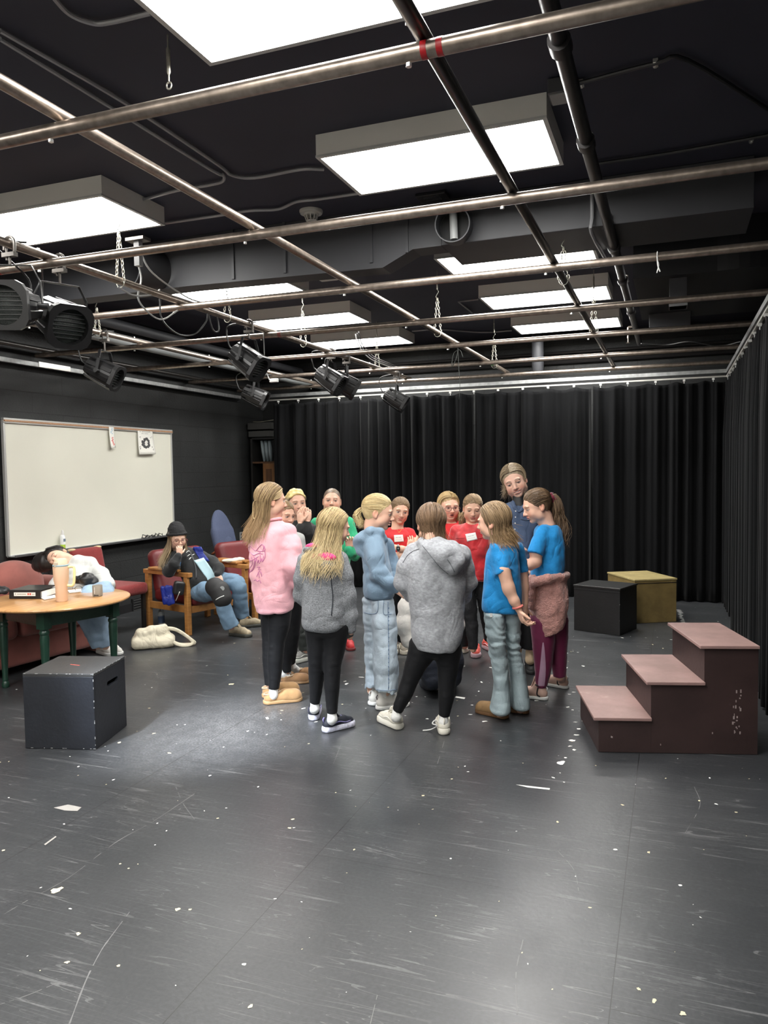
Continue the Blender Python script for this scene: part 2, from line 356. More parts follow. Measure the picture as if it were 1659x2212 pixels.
def block_mat():
    m,N,L,b=nmat('black_block_wall'); tc=N.new('ShaderNodeTexCoord'); sx=N.new('ShaderNodeSeparateXYZ'); L.new(tc.outputs['Object'],sx.inputs[0]); cb=N.new('ShaderNodeCombineXYZ')
    ad=N.new('ShaderNodeMath'); ad.operation='ADD'; L.new(sx.outputs[0],ad.inputs[0]); L.new(sx.outputs[1],ad.inputs[1]); L.new(ad.outputs[0],cb.inputs[0]); L.new(sx.outputs[2],cb.inputs[1])
    br=N.new('ShaderNodeTexBrick'); br.inputs['Scale'].default_value=1; br.inputs['Brick Width'].default_value=.81; br.inputs['Row Height'].default_value=.203; br.inputs['Mortar Size'].default_value=.005; br.inputs['Mortar Smooth'].default_value=.3
    br.inputs['Color1'].default_value=(.020,.021,.021,1); br.inputs['Color2'].default_value=(.017,.018,.018,1); br.inputs['Mortar'].default_value=(.008,.008,.008,1); L.new(cb.outputs[0],br.inputs[0])
    n=N.new('ShaderNodeTexNoise'); n.inputs['Scale'].default_value=2.2; n.inputs['Detail'].default_value=6; L.new(tc.outputs['Object'],n.inputs[0])
    r=N.new('ShaderNodeMapRange'); r.inputs[1].default_value=.3; r.inputs[2].default_value=.7; r.inputs[3].default_value=.75; r.inputs[4].default_value=1.35; L.new(n.outputs[0],r.inputs[0])
    mx=N.new('ShaderNodeMix'); mx.data_type='RGBA'; mx.blend_type='MULTIPLY'; mx.inputs[0].default_value=1; L.new(br.outputs[0],mx.inputs[6]); L.new(r.outputs[0],mx.inputs[7]); L.new(mx.outputs[2],b.inputs['Base Color'])
    n2=N.new('ShaderNodeTexNoise'); n2.inputs['Scale'].default_value=90; L.new(tc.outputs['Object'],n2.inputs[0])
    a=N.new('ShaderNodeMath'); a.operation='MULTIPLY_ADD'; L.new(br.outputs['Fac'],a.inputs[0]); a.inputs[1].default_value=-1.2; L.new(n2.outputs[0],a.inputs[2])
    bp=N.new('ShaderNodeBump'); bp.inputs['Strength'].default_value=.6; bp.inputs['Distance'].default_value=.006; L.new(a.outputs[0],bp.inputs['Height']); L.new(bp.outputs[0],b.inputs['Normal']); b.inputs['Roughness'].default_value=.55
    return m
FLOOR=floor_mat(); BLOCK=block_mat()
CEIL=mat('dark_ceiling_paint',(.033,.0345,.052),.75,noise=.12,nscale=1.5)
DUCTP=mat('grey_duct_paint',(.040,.041,.046),.55,noise=.1,nscale=3)
DARK=mat('flat_black',(.008,.008,.009),.6)
def struct(name,c,d,m): 
    o=MB().box(c,d).build(name,m); return tag(o,kind='structure')
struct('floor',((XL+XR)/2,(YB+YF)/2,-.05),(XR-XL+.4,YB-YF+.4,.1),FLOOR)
struct('ceiling',((XL+XR)/2,(YB+YF)/2,ZC+.05),(XR-XL+.4,YB-YF+.4,.1),CEIL)
struct('wall_left',(XL-.1,(YB+YF)/2,ZC/2),(.2,YB-YF+.4,ZC),BLOCK)
struct('wall_right',(XR+.1,(YB+YF)/2,ZC/2),(.2,YB-YF+.4,ZC),BLOCK)
struct('wall_back',((XL+XR)/2,YB+.1,ZC/2),(XR-XL,.2,ZC),BLOCK)
struct('wall_front',((XL+XR)/2,YF-.1,ZC/2),(XR-XL,.2,ZC),mat('cream_wall_paint',(.72,.70,.64),.8))
struct('baseboard_left',(XL+.006,(YB+YF)/2,.05),(.012,YB-YF,.10),DARK)

# ---------------------------------------------------------------- paint flecks and marks on the floor
CREAM=mat('cream_paint_chip',(.72,.64,.42),.6); WHITEP=mat('white_paint_chip',(.8,.8,.76),.6); GREYT=mat('worn_grey_tape',(.33,.32,.30),.6)
def blob(mb,x,y,r,asp=1.,rot=0.,k=9,z=.0006):
    V=[];c,s_=math.cos(rot),math.sin(rot)
    for j in range(k):
        a=2*PI*j/k; q=r*random.uniform(.55,1.15); u,v=q*math.cos(a)*asp,q*math.sin(a); V.append((x+c*u-s_*v,y+s_*u+c*v,z))
    mb.add(V,[tuple(range(k))])
fl=MB()
for i in range(520):
    x=random.uniform(-5.,.7); y=random.uniform(1.3,9.5); fl.m=0 if random.random()<.45 else 1
    blob(fl,x,y,random.choice([.002,.003,.003,.004,.005,.007]),random.uniform(1,2.2),random.uniform(0,3),7)
for i in range(60):                            # chips around the group
    x,y=onz(random.uniform(560,1260),random.uniform(1340,1560))[:2]; fl.m=1; blob(fl,x,y,random.uniform(.006,.013),random.uniform(1,2.5),random.uniform(0,3))
for (px,py,r,c) in [(122,1924,.022,0),(383,1965,.010,0),(169,2018,.009,0),(145,2079,.008,0),(633,1770,.009,0),(625,1789,.008,0),(8,1837,.008,0),(258,1604,.012,0),(500,1478,.022,0),(541,2175,.009,0),
    (1380,2137,.007,0),(1475,2190,.010,0),(1204,1776,.008,0),(914,1719,.008,0),(976,1683,.006,0),(1510,1730,.007,0),(1590,1755,.007,0),(410,1965,.006,0),(256,2087,.006,0)]:
    x,y=onz(px,py)[:2]; fl.m=c; blob(fl,x,y,r,1.2,random.uniform(0,3),11,.0012)
fl.m=1
for (px,py,r,a) in [(1213,1648,.028,1.3),(1222,1637,.012,1),(1240,1620,.016,1.2),(1236,1600,.02,1.5),(1245,1588,.014,1.6),(1232,1612,.01,2),(1250,1575,.016,1.4),(1262,1558,.018,1.5),(1195,1680,.008,2),(1210,1670,.007,1),(1218,1690,.007,1),(1243,1560,.01,2),
    (1330,1360,.006,3),(1345,1378,.008,3),(1362,1375,.006,3),(1395,1378,.007,2),(1450,1382,.006,3),(1420,1377,.008,1),(1230,1500,.012,1.5),(1300,1497,.013,1.5),(1280,1503,.01,2),(1340,1502,.012,1.5),(1150,1440,.01,3),(820,1440,.016,1.6),(900,1505,.012,1),(1020,1330,.014,1),(730,1456,.012,1),(745,1472,.01,2),(598,1458,.008,1.6)]:
    x,y=onz(px,py)[:2]; blob(fl,x,y,r*.8,a,random.uniform(0,3),13,.0012)
for i in range(16):                            # the dotted line beyond the gold box
    x,y=onz(1466+i*1.3+random.uniform(-3,3),1318+i*2.9)[:2]; blob(fl,x,y,.014,2.2,random.uniform(-.6,.6),8,.0012)
tag(fl.build('paint_fleck',[CREAM,WHITEP]),'cream and white paint flecks and chips scattered over the black floor','paint flecks',kind='stuff')
def tape(name,pts,m,label):
    mb=MB(); V=[onz(*p,.0015) for p in pts]; V2=[v+np.array([0,0,.0006]) for v in V]; n=len(V)
    mb.add(V+V2,[tuple(range(n,2*n))]+[(i,(i+1)%n,(i+1)%n+n,i+n) for i in range(n)]); return tag(mb.build(name,m),label,'tape')
tape('tape_scrap',[(116,1745),(147,1738),(176,1744),(167,1752),(140,1751)],GREYT,'grey torn tape scrap on the floor in front of the dark blue box')
tape('tape_scrap',[(1115,1695),(1135,1697),(1188,1703),(1187,1706),(1140,1701)],WHITEP,'white tape sliver on the floor left of the step unit')
tape('tape_scrap',[(95,1824),(120,1806),(122,1808),(98,1826)],GREYT,'narrow pale tape sliver on the floor at far left')
tape('tape_scrap',[(985,1504),(1005,1507),(1003,1510),(983,1507)],WHITEP,'white tape shred on the floor between the grey hoodie and the flared jeans')
# long chalky scrape arcs
sc=MB(); SCR=mat('scrape',(.17,.17,.17),.6)
for pts,wd in [([(150,2212),(185,2120),(215,2060),(235,2030),(280,1970)],.006),([(0,1980),(60,1945),(150,1895),(250,1820),(330,1775),(420,1715)],.004),([(380,1700),(395,1735),(420,1770)],.003),([(0,2170),(60,2150),(120,2125)],.004),([(0,1640),(150,1600),(430,1500),(545,1440)],.0025),([(800,2212),(815,2150)],.003),
    ([(1205,1838),(1240,1880),(1250,1925)],.004),([(300,1420),(340,1460),(330,1500),(290,1520)],.003),([(740,1600),(720,1650)],.003),([(960,1600),(945,1650)],.004),([(1300,1380),(1370,1400),(1440,1430)],.003),([(1130,2030),(1115,2100),(1117,2190)],.004),([(1500,1700),(1512,1740),(1480,1800)],.003)]:
    P=[onz(*p)[:2] for p in pts]; P=[q[:2] for q in smooth_path([(*p,0) for p in P],6)]; L_=[];R_=[]
    for i in range(len(P)):
        t=P[min(i+1,len(P)-1)]-P[max(i-1,0)]; t=t/np.linalg.norm(t); nn=np.array([-t[1],t[0]])*wd*random.uniform(.3,1.0)/2; L_.append((*(P[i]+nn),.0007)); R_.append((*(P[i]-nn),.0007))
    k=len(P); sc.add(L_+R_,[(i,i+1,k+i+1,k+i) for i in range(k-1) if random.random()<.85])
tag(sc.build('floor_scrape',SCR),'long pale scrape marks on the black floor','scrape marks',kind='stuff')

# ================================================================ CEILING LIGHTS
HOUS=mat('light_housing_paint',(.80,.78,.73),.5); RIM=mat('light_rim',(.55,.55,.53),.4)
DIFF=mat('lit_diffuser',(.9,.9,.9),.5,emit=((1.,.985,.95),PANEL_STRENGTH))
def ceiling_light(x0,y1,label,vis=True):
    cx,cy=x0+.61,y1-.305; t=thing('ceiling_light',label,'ceiling light',(cx,cy,ZC),'fluorescent panel lights on the ceiling')
    zb=3.285; mb=MB()
    for sx in(-1,1): mb.box((cx+sx*.603,cy,(ZC+zb+.004)/2),(.014,.61,ZC-zb-.004))
    for sy in(-1,1): mb.box((cx,cy+sy*.298,(ZC+zb+.004)/2),(1.192,.014,ZC-zb-.004))
    mb.box((cx,cy,ZC-.006),(1.19,.58,.012)); mb.build('housing',HOUS,t)
    r=MB()
    for sx in(-1,1): r.box((cx+sx*.600,cy,zb),(.022,.62,.012))
    for sy in(-1,1): r.box((cx,cy+sy*.299,zb),(1.178,.022,.012))
    r.build('rim',RIM,t); MB().box((cx,cy,zb+.008),(1.18,.577,.004)).build('diffuser',DIFF,t)
    return t
ceiling_light(-1.79,2.80,'large lit panel light at the top edge of the picture')
ceiling_light(-1.79,4.42,'lit panel light in the right row, just in front of the duct')
ceiling_light(-4.43,4.42,'lit panel light at the left edge, before the duct')
ceiling_light(-1.78,6.56,'lit panel light in the right row, partly hidden by the duct')
ceiling_light(-1.78,8.06,'lit panel light in the right row, second beyond the duct')
ceiling_light(-1.78,9.66,'lit panel light in the right row, farthest from the camera')
ceiling_light(-4.40,6.56,'lit panel light in the left row, first beyond the duct')
ceiling_light(-4.40,8.14,'lit panel light in the left row, second beyond the duct')
ceiling_light(-4.40,9.70,'lit panel light in the left row, farthest from the camera')
for x0 in(-4.43,-1.79):
    for y1 in((2.80,1.2,-.4,-2.) if x0<-2 else (1.2,-.4,-2.)): ceiling_light(x0,y1,'lit panel light of the %s row, %s, outside the picture'%('left' if x0<-2 else 'right',{2.80:'above the lamp pair',1.2:'just ahead of the camera',-.4:'just behind the camera',-2.:'far behind the camera'}[y1]))

# ================================================================ CONDUITS, DUCTS AND CEILING CLUTTER
COND=mat('painted_conduit',(.33,.33,.34),.4,metal=.3); PIPEB=mat('black_iron_pipe',(.045,.042,.042),.35,metal=.6)
def ctube(name,label,pts,r,m,cat='conduit',n=8,sm=6,group=None):
    return tag(MB().tube(smooth_path(pts,sm) if sm else pts,r,n).build(name,m,smooth=True,autos=40),label,cat,group)
zc=ZC-.02
def cz(px,py,z=zc): return onz(px,py,z)
ctube('conduit','grey conduit curving to the light at the top left corner',[cz(110,-12),cz(150,30),cz(200,50),cz(240,48),cz(325,28)],.010,COND)
ctube('conduit','long grey conduit, upper of the pair, bending to the middle light',[cz(0,66),cz(270,222),cz(470,355),cz(500,378),cz(550,384),cz(650,366),cz(700,366)],.010,COND)
ctube('conduit','long grey conduit, lower of the pair, bending back to the left light',[cz(0,84),cz(240,232),cz(455,366),cz(482,378),cz(480,392),cz(450,400),cz(380,412),cz(300,434)],.010,COND)
ctube('conduit','grey conduit running from the left light past the detector to the middle light',[cz(358,482),cz(470,466),cz(540,455),cz(600,452),cz(640,436),cz(690,430),cz(780,417)],.010,COND)
ctube('conduit','black conduit with clips, angling across the right of the ceiling',[cz(1250,180),cz(1415,137),cz(1485,130),cz(1659,236)],.010,mat('black_conduit',(.02,.02,.022),.4),sm=4)
ctube('conduit','black conduit crossing the right ceiling towards the side wall',[cz(1280,355),cz(1460,328),cz(1659,292)],.010,MATS['black_conduit'],sm=4)
ctube('conduit','thin conduit feeding the farthest left lights',[cz(890,715),cz(950,712),cz(1040,718),cz(1105,714)],.010,COND)
ctube('conduit','thin conduit beside the second far right light',[cz(1033,647),cz(990,652),cz(1020,676)],.008,COND,sm=0)
GALV=mat('galvanised_steel',(.42,.43,.43),.42,metal=.75,noise=.18,nscale=25,stretch=(1,1,1)); ZINC=mat('zinc_plate',(.75,.74,.70),.3,metal=.8)
for (px,py,l) in [(1416,136,'zinc conduit clip on the ceiling, upper right'),(1623,302,'zinc conduit clip near the right edge of the ceiling'),(1256,180,'zinc conduit clip beside the ceiling junction box')]:
    p=cz(px,py,ZC-.012); tag(MB().box(p,(.022,.05,.02)).box(p-np.array([0,0,.008]),(.012,.028,.02)).build('conduit_clip',ZINC,bevel=.002),l,'clip')
jb=cz(1215,200,ZC-.05); t=thing('junction_box','dark square junction box on the ceiling behind the black iron pipe','junction box',(jb[0],jb[1],ZC-.08))
MB().box(jb+np.array([0,0,.012]),(.12,.12,.07)).build('box',mat('junction_grey',(.07,.07,.075),.5),t,bevel=.004); MB().box(jb+np.array([0,0,-.026]),(.105,.105,.008)).build('cover',mat('junction_cover',(.28,.28,.27),.5),t,bevel=.002)
p=cz(935,425,ZC-.012); t=thing('ceiling_plate','small black vent plate on the ceiling beside the middle light','vent',(p[0],p[1],ZC-.02)); MB().box(p,(.2,.13,.02)).build('plate',MATS['black_conduit'],t,bevel=.003)
mb=MB()
for k in range(4): mb.box(p+np.array([0,-.03+.02*k,-.012]),(.11,.006,.006))
mb.build('louvre',DUCTP,t)
# rectangular duct with a deeper left part and a round collar
t=thing('air_duct','large dark rectangular duct crossing the ceiling between the panel lights','duct',(-2.7,5.3,ZC))
yd0,yd1=5.02,5.56
mb=MB(); zr=3.10
mb.box((-.505,(yd0+yd1)/2,(zr+ZC)/2),(1.89,yd1-yd0,ZC-zr-.002)); mb.build('right_section',DUCTP,t,bevel=.004)
mb=MB(); poly=[(-1.45,zr),(-1.65,zr),(-1.87,3.00),(-3.45,3.03),(-5.9,3.03),(-5.9,3.398),(-1.45,3.398)]; k=len(poly)
mb.add([(x,yd0-.0,z) for x,z in poly]+[(x,5.20,z) for x,z in poly],[tuple(range(k)),tuple(range(k,2*k))[::-1]]+[(i+k,(i+1)%k+k,(i+1)%k,i) for i in range(k)]); mb.build('left_section',DUCTP,t)
for x in(-1.69,-1.95,-2.62,-3.05,-3.9,-4.9): MB().box((x,yd0-.006,3.22),(.022,.012,.36 if x<-1.9 else .28)).build('seam_flange',mat('duct_seam',(.04,.041,.046),.5),t)
cc=onY(985,492,yd0); Rm=frame((0,-1,0),(0,0,1)) # x forward = -Y
def ringmb(c,r0,r1,l0,l1,axis,n=32):
    F=frame(axis); R=np.stack([F[:,1],F[:,2],F[:,0]],1); return MB().lathe([(r0,l0),(r1,l0),(r1,l1),(r0,l1),(r0,l0)],c,n,R,caps=False)
ringmb(cc,.108,.115,0,.15,(0.1,-1,-.12)).build('round_collar',DUCTP,t,smooth=True,autos=40)
ringmb(cc,.001,.107,.001,.004,(0,-1,0)).build('collar_shade_disc',DARK,t)  # flat black disc painting the shade inside the collar
MB().tube([cc+np.array([-.005,-.05,.10]),cc+np.array([.0,-.05,-.09])],.027,12).build('flex_sleeve',mat('pale_sleeve',(.35,.36,.36),.5),t,smooth=True,autos=40)
# second duct collar, in shadow over the lamps
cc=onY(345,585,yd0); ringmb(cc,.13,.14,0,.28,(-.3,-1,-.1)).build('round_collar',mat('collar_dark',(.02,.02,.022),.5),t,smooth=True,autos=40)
tag(MB().lathe([(.0,-.1),(.10,-.1),(.10,.25),(.0,.25)],onY(1058,600,5.9)+np.array([0,0,-.0]),24,caps=False).build('round_duct_stub',DARK,smooth=True,autos=40),'black round duct stub hanging below the duct before the right row of lights','duct') if False else None
# bulky round duct and boxes above the right rear corner
t=thing('return_duct','huge dark round-ended duct over the right rear of the room','duct',(.2,5.9,ZC))
pts=[]; 
mb=MB(); R_=1.0; prof=[(-.28,6.15)]+[(.45+.5*math.sin(a)-.0,6.6-.45*math.cos(a)) for a in np.linspace(-.3,PI/2,14)]+[(.95,7.9),(-.28,7.9)]
mb.prism(prof[::-1] if False else prof,3.02,3.398); mb.build('housing',mat('return_duct_paint',(.016,.016,.018),.5),t,smooth=False)
mb=MB().box(((onY(1412,690,7.6)[0]+onY(1482,690,7.6)[0])/2,7.8,2.98),(.36,.35,.17)).build('branch',DUCTP,t,bevel=.004)
t=thing('hanging_box','narrow dark box hanging below the right ceiling near the far lights','box',(.05,6.3,3.02))
a=onY(1440,565,6.25); b_=onY(1478,660,6.25); MB().box(((a[0]+b_[0])/2+.02,6.32,(b_[2]+3.02)/2),(b_[0]-a[0],.14,3.02-b_[2])).build('case',DUCTP,t,bevel=.003); MB().box(((a[0]+b_[0])/2+.02,6.32,b_[2]+.015),(b_[0]-a[0]+.006,.15,.03)).build('pale_base',mat('box_base',(.22,.22,.22),.5),t)
# sprinkler main with heads (black iron, above the grid)
SPK=[onz(1165,-8,3.05),onz(1205,100,3.05),onz(1245,250,3.04),onz(1300,440,3.03)]
t=thing('sprinkler_pipe','thick black iron sprinkler pipe running along the right side of the ceiling','pipe',(-.36,6,3.05))
x0=-.365; MB().tube([(x0,-3,3.055),(x0,6.0,3.055),(x0,9.6,3.055)],.030,14).build('pipe',PIPEB,t,smooth=True,autos=40)
for (y) in (2.75,3.6,5.35,6.3,7.6): MB().tube([(x0,y-.035,3.05),(x0,y+.035,3.05)],.040,14).build('coupling',PIPEB,t,smooth=True,autos=40)
SPM=mat('sprinkler_brass',(.32,.28,.24),.4,metal=.8)
for (px,py) in [(1318,470),(1354,600),(1357,735)]:
    y={470:5.0,600:6.4,735:8.4}[py]; q=onY(px,py,y); s=MB().tube([(q[0],y,3.05),(q[0],y,q[2]+.02)],.010,8).tube([(x0,y,3.05),(q[0],y,3.05)],.013,8).lathe([(.006,-.03),(.02,-.03),(.022,-.026),(.006,-.022),(.006,.02)],(q[0],y,q[2]),12); s.build('sprinkler_head',SPM,t,smooth=True,autos=40)
ctube('conduit','black conduit dropping along the sprinkler pipe and bending away',[(-.47,4.98,3.39),(-.47,4.99,3.15),(-.475,5.0,3.06),(-.44,5.7,3.06)],.012,COND,sm=3)
ctube('cable','thin pale cable slung under the ceiling beside the far right light',[onz(1385,742,2.98),onz(1440,745,2.98),onz(1490,738,2.98),onz(1550,748,2.98),onz(1600,738,2.98)],.005,mat('grey_cable',(.25,.25,.25),.5),'cable')
ctube('conduit','long dark pipe on the rear wall above the curtain',[(-5.96,10.50,3.02),(.96,10.50,3.02)],.03,PIPEB,sm=0)
ctube('conduit','upper dark pipe on the rear wall above the curtain',[(-5.96,10.48,3.14),(.96,10.48,3.14)],.02,PIPEB,sm=0)
t=thing('tube_duct','round dark duct with a domed end lying above the rear curtain','duct',(-.9,10.1,2.9)); MB().lathe([(.0,-.06),(.05,-.05),(.075,0),(.075,.95),(.0,.95)],(-1.62,10.0,2.86),20,frame((0,0,1),(0,1,0))[:,[2,1,0]],caps=False).build('body',DUCTP,t,smooth=True)
# long ducts/pipes seen above the lamps on the left
ctube('heating_pipe','thick pale grey pipe above the spotlights on the left',[(-4.95,1.5,2.895),(-4.95,10.56,2.895)],.055,mat('grey_pipe_wrap',(.18,.19,.19),.5),'pipe',14,0)
ctube('heating_pipe','thick dark pipe beside the pale one above the spotlights',[(-5.25,5.6,3.12),(-5.25,10.56,3.12)],.05,DUCTP,'pipe',14,0)
ctube('heating_pipe','thin dark pipe high along the left wall',[(-5.6,5.6,3.2),(-5.6,10.56,3.2)],.03,DUCTP,'pipe',12,0)
# smoke detector
p=cz(672,455,ZC); t=thing('smoke_detector','white round smoke detector on the dark ceiling','smoke detector',(p[0],p[1],ZC)); WH=mat('ivory_plastic',(.55,.54,.50),.5)
MB().lathe([(.0,-.022),(.075,-.022),(.08,-.012),(.08,0),(0,0)],(p[0],p[1],ZC),28,caps=False).build('base',WH,t,smooth=True,autos=40)
mb=MB().lathe([(.0,-.075),(.028,-.075),(.036,-.068),(.0,-.06)],(p[0],p[1],ZC),24,caps=False); mb.lathe([(.052,-.021),(.050,-.035),(.02,-.036)],(p[0],p[1],ZC),24,caps=False)
for k in range(10):
    a=2*PI*k/10; mb.bar((p[0]+.048*math.cos(a),p[1]+.048*math.sin(a),ZC-.03),(p[0]+.034*math.cos(a),p[1]+.034*math.sin(a),ZC-.07),.008,.006)
mb.build('vented_cap',WH,t,smooth=False)
p=onz(712,592,2.98+.0); p=onY(708,597,6.1); t=thing('exit_sounder','small pale alarm box hanging under the duct','alarm',(p[0],p[1],p[2]+.1)); MB().box(p,(.16,.10,.06)).build('case',WH,t,bevel=.006); MB().box(p+np.array([0,0,.035]),(.22,.14,.012)).build('plate',DARK,t); MB().tube([p+np.array([0,0,.03]),(p[0],p[1],ZC)],.01,8).build('stem',DARK,t)

# ================================================================ LIGHTING GRID
GP=mat('aged_steel_pipe',(.30,.25,.21),.34,metal=.85,noise=.25,nscale=30,stretch=(1,1,1)); BOLT=mat('bright_bolt',(.8,.8,.78),.3,metal=.7)
YT=[2.16,3.46,4.72,5.98,7.22,8.55,9.74]; ordn=['nearest','second','third','fourth','fifth','sixth','farthest']
XLn=[-4.68,-3.33,-1.99,-.675]
for i,y in enumerate(YT):
    xa=-5.9 if i!=3 else -5.9
    t=thing('grid_cross_pipe','%s cross pipe of the lighting grid, counted from the camera'%ordn[i],'pipe',(-2.6,y,2.8))
    MB().tube([(xa,y,2.8),(.62 if i>0 else .9,y,2.8)],.0245,16).build('pipe',GP,t,smooth=True,autos=40)
    for x in XLn:
        mb=MB().tube([(x-.04,y,2.772),(x-.04,y,2.762)],.009,6); mb.tube([(x-.04,y,2.88),(x-.04,y,2.895)],.009,6); mb.build('bolt',BOLT,t)
names=['along the left, carrying two of the lamps','left of centre, carrying most of the lamps','through the middle of the room','right of centre, under the panel lights']
gridx=[]
for x,nm in zip(XLn,names):
    t=thing('grid_long_pipe','long steel pipe of the lighting grid '+nm,'pipe',(x,4,2.848)); gridx.append(t)
    MB().tube([(x,-3.,2.848),(x,9.95,2.848)],.0235,16).build('pipe',GP if x!=-.675 else mat('dark_steel_pipe',(.10,.095,.09),.3,metal=.8),t,smooth=True,autos=40)
ctube('grid_long_pipe','dark long pipe of the grid close to the left wall',[(-5.80,-3,2.80+.046),(-5.80,9.9,2.80+.046)],.0235,MATS['dark_steel_pipe'],'pipe',14,0)
RED=mat('red_tape',(.45,.01,.015),.4); 
def band(x,y,z,ax,m,label,r=.0255,w_=.018,name='tape_band'):
    a=np.array(ax)*w_/2; return tag(MB().tube([np.array([x,y,z])-a,np.array([x,y,z])+a],r,16).build(name,m,smooth=True,autos=40),label,'tape')
p=onY(918,107,2.16); band(p[0],2.16,2.8,(1,0,0),RED,'left of two red tape bands on the nearest cross pipe')
p=onY(952,100,2.16); band(p[0],2.16,2.8,(1,0,0),RED,'right of two red tape bands on the nearest cross pipe')
p=onY(605,728,5.98); band(p[0],5.98,2.8,(1,0,0),mat('faded_red_tape',(.25,.06,.05),.5),'faded red tape band on the fourth cross pipe',w_=.03)
p=onX(1062,787,-1.99); band(-1.99,p[1],2.848,(0,1,0),mat('green_tape',(.1,.45,.12),.5),'green tape band on the middle long pipe near the rear')
p=onY(2,594,3.46); band(p[0],3.46,2.8,(1,0,0),RED,'red tape band at the far left end of the second cross pipe')
# plastic tie on third cross pipe and strings
p=onY(1420,552,4.72); t=thing('cable_tie','white cable tie looped round the third cross pipe, ends hanging','tie',(p[0],4.72,2.8)); WP=mat('white_plastic',(.7,.7,.68),.5)
MB().tube([(p[0],4.72+.028*math.cos(a),2.8+.028*math.sin(a)) for a in np.linspace(0,2*PI,16,endpoint=False)],.003,6,closed=True).build('loop',WP,t)
MB().tube(smooth_path([(p[0],4.692,2.79),(p[0]+.004,4.68,2.74),(p[0]+.016,4.68,2.705)],4),.0035,6).tube(smooth_path([(p[0],4.692,2.78),(p[0]+.008,4.68,2.74),(p[0]-.002,4.68,2.70)],4),.003,6).build('tail',WP,t)
p=onY(990,760,7.22); STR=mat('black_string',(.03,.035,.03),.6)
tag(MB().tube(smooth_path([(p[0],7.22,2.78),(p[0]-.02,7.2,2.66),(p[0]-.06,7.2,2.60),(p[0]-.04,7.2,2.72),(p[0]+.02,7.2,2.75),(p[0]+.05,7.2,2.68)],5),.003,5).tube(smooth_path([(p[0],7.2,2.77),(p[0]+.01,7.19,2.6),(p[0]+.02,7.19,2.42),(p[0]+.01,7.19,2.28)],5),.0025,5).build('hanging_string',STR,smooth=True),'thin black string dangling from the fifth cross pipe','string')
# chains
CHN=mat('chain_steel',(.62,.60,.52),.35,metal=.8)
def chain(x,y,label,ztop=3.40,zbot=2.86,double=True,turn=True):
    t=thing('hanging_chain',label,'chain',(x,y,ztop)); mb=MB(); zt=ztop-.26 if turn else ztop-.04
    nl=int((zt-zbot+.05)/.026)
    for s in ((-1,1) if double else (0,)):
        for k in range(nl):
            f=k/max(nl-1,1); c=np.array([x+s*(.004+.026*f),y,zt-.026*k]); a=(1,0,0) if k%2 else (0,1,0)
            mb.tube([c+np.array(a)*.0085*math.cos(q)+np.array([0,0,.016])*math.sin(q) for q in np.linspace(0,2*PI,10,endpoint=False)],.0028,5,closed=True)
    mb.build('links',CHN,t,smooth=True)
    if double: MB().tube([(x+.030*math.cos(q),y,zbot-.02+.032*math.sin(q)) for q in np.linspace(PI,2*PI,9)],.0035,6).build('loop_under_pipe',CHN,t,smooth=True)
    if turn:
        MB().tube([(x,y,ztop-.06),(x,y,ztop-.17)],[.004,.008][0] if False else .0075,8).tube([(x,y,ztop),(x,y,ztop-.06)],.003,6).build('turnbuckle',CHN,t,smooth=True,autos=40)
        MB().tube(smooth_path([(x,y,ztop-.17),(x+.012,y,ztop-.19),(x,y,ztop-.21),(x-.012,y,ztop-.235),(x+.004,y,ztop-.25)],4),.0035,6).build('hook',CHN,t,smooth=True)
    return t
for (x,y,l) in [(-3.33,4.10,'chain holding the lamp pipe, nearest the camera'),(-3.33,5.37,'chain holding the lamp pipe just beyond the duct'),(-3.33,6.72,'chain holding the lamp pipe by the second left light'),(-3.33,8.7,'chain holding the lamp pipe near the rear curtain'),
    (-1.99,6.74,'chain holding the middle long pipe, nearer one'),(-1.99,9.1,'chain holding the middle long pipe near the rear curtain'),(-.675,5.22,'chain holding the right long pipe by the duct'),(-.675,7.3,'chain holding the right long pipe by the far lights'),(-4.68,5.44,'chain holding the left lamp pipe beside the big spotlight')]:
    chain(x,y,l,ztop=3.40 if not (5<y<6) else (3.09 if x>-1 else 2.965)+.0, turn=not(5<y<6) or True) if not (5<y<6) else chain(x,y,l,ztop=(3.30),turn=True)
p=onz(362,75,ZC); t=thing('turnbuckle','lone zinc turnbuckle with an eye hanging from the ceiling at upper left','turnbuckle',(p[0],p[1],ZC))
MB().tube([p,p-np.array([0,0,.05])],.004,6).tube([p-np.array([0,0,.05]),p-np.array([0,0,.06]),p-np.array([0,0,.15]),p-np.array([0,0,.16])],[.005,.009,.009,.005],8).tube([p-np.array([0,0,.16]),p-np.array([0,0,.19])],.004,6).build('body',CHN,t,smooth=True,autos=40)
MB().tube([p+np.array([.012*math.cos(q),0,-.203+.014*math.sin(q)]) for q in np.linspace(0,2*PI,12,endpoint=False)],.004,6,closed=True).build('eye',CHN,t,smooth=True)

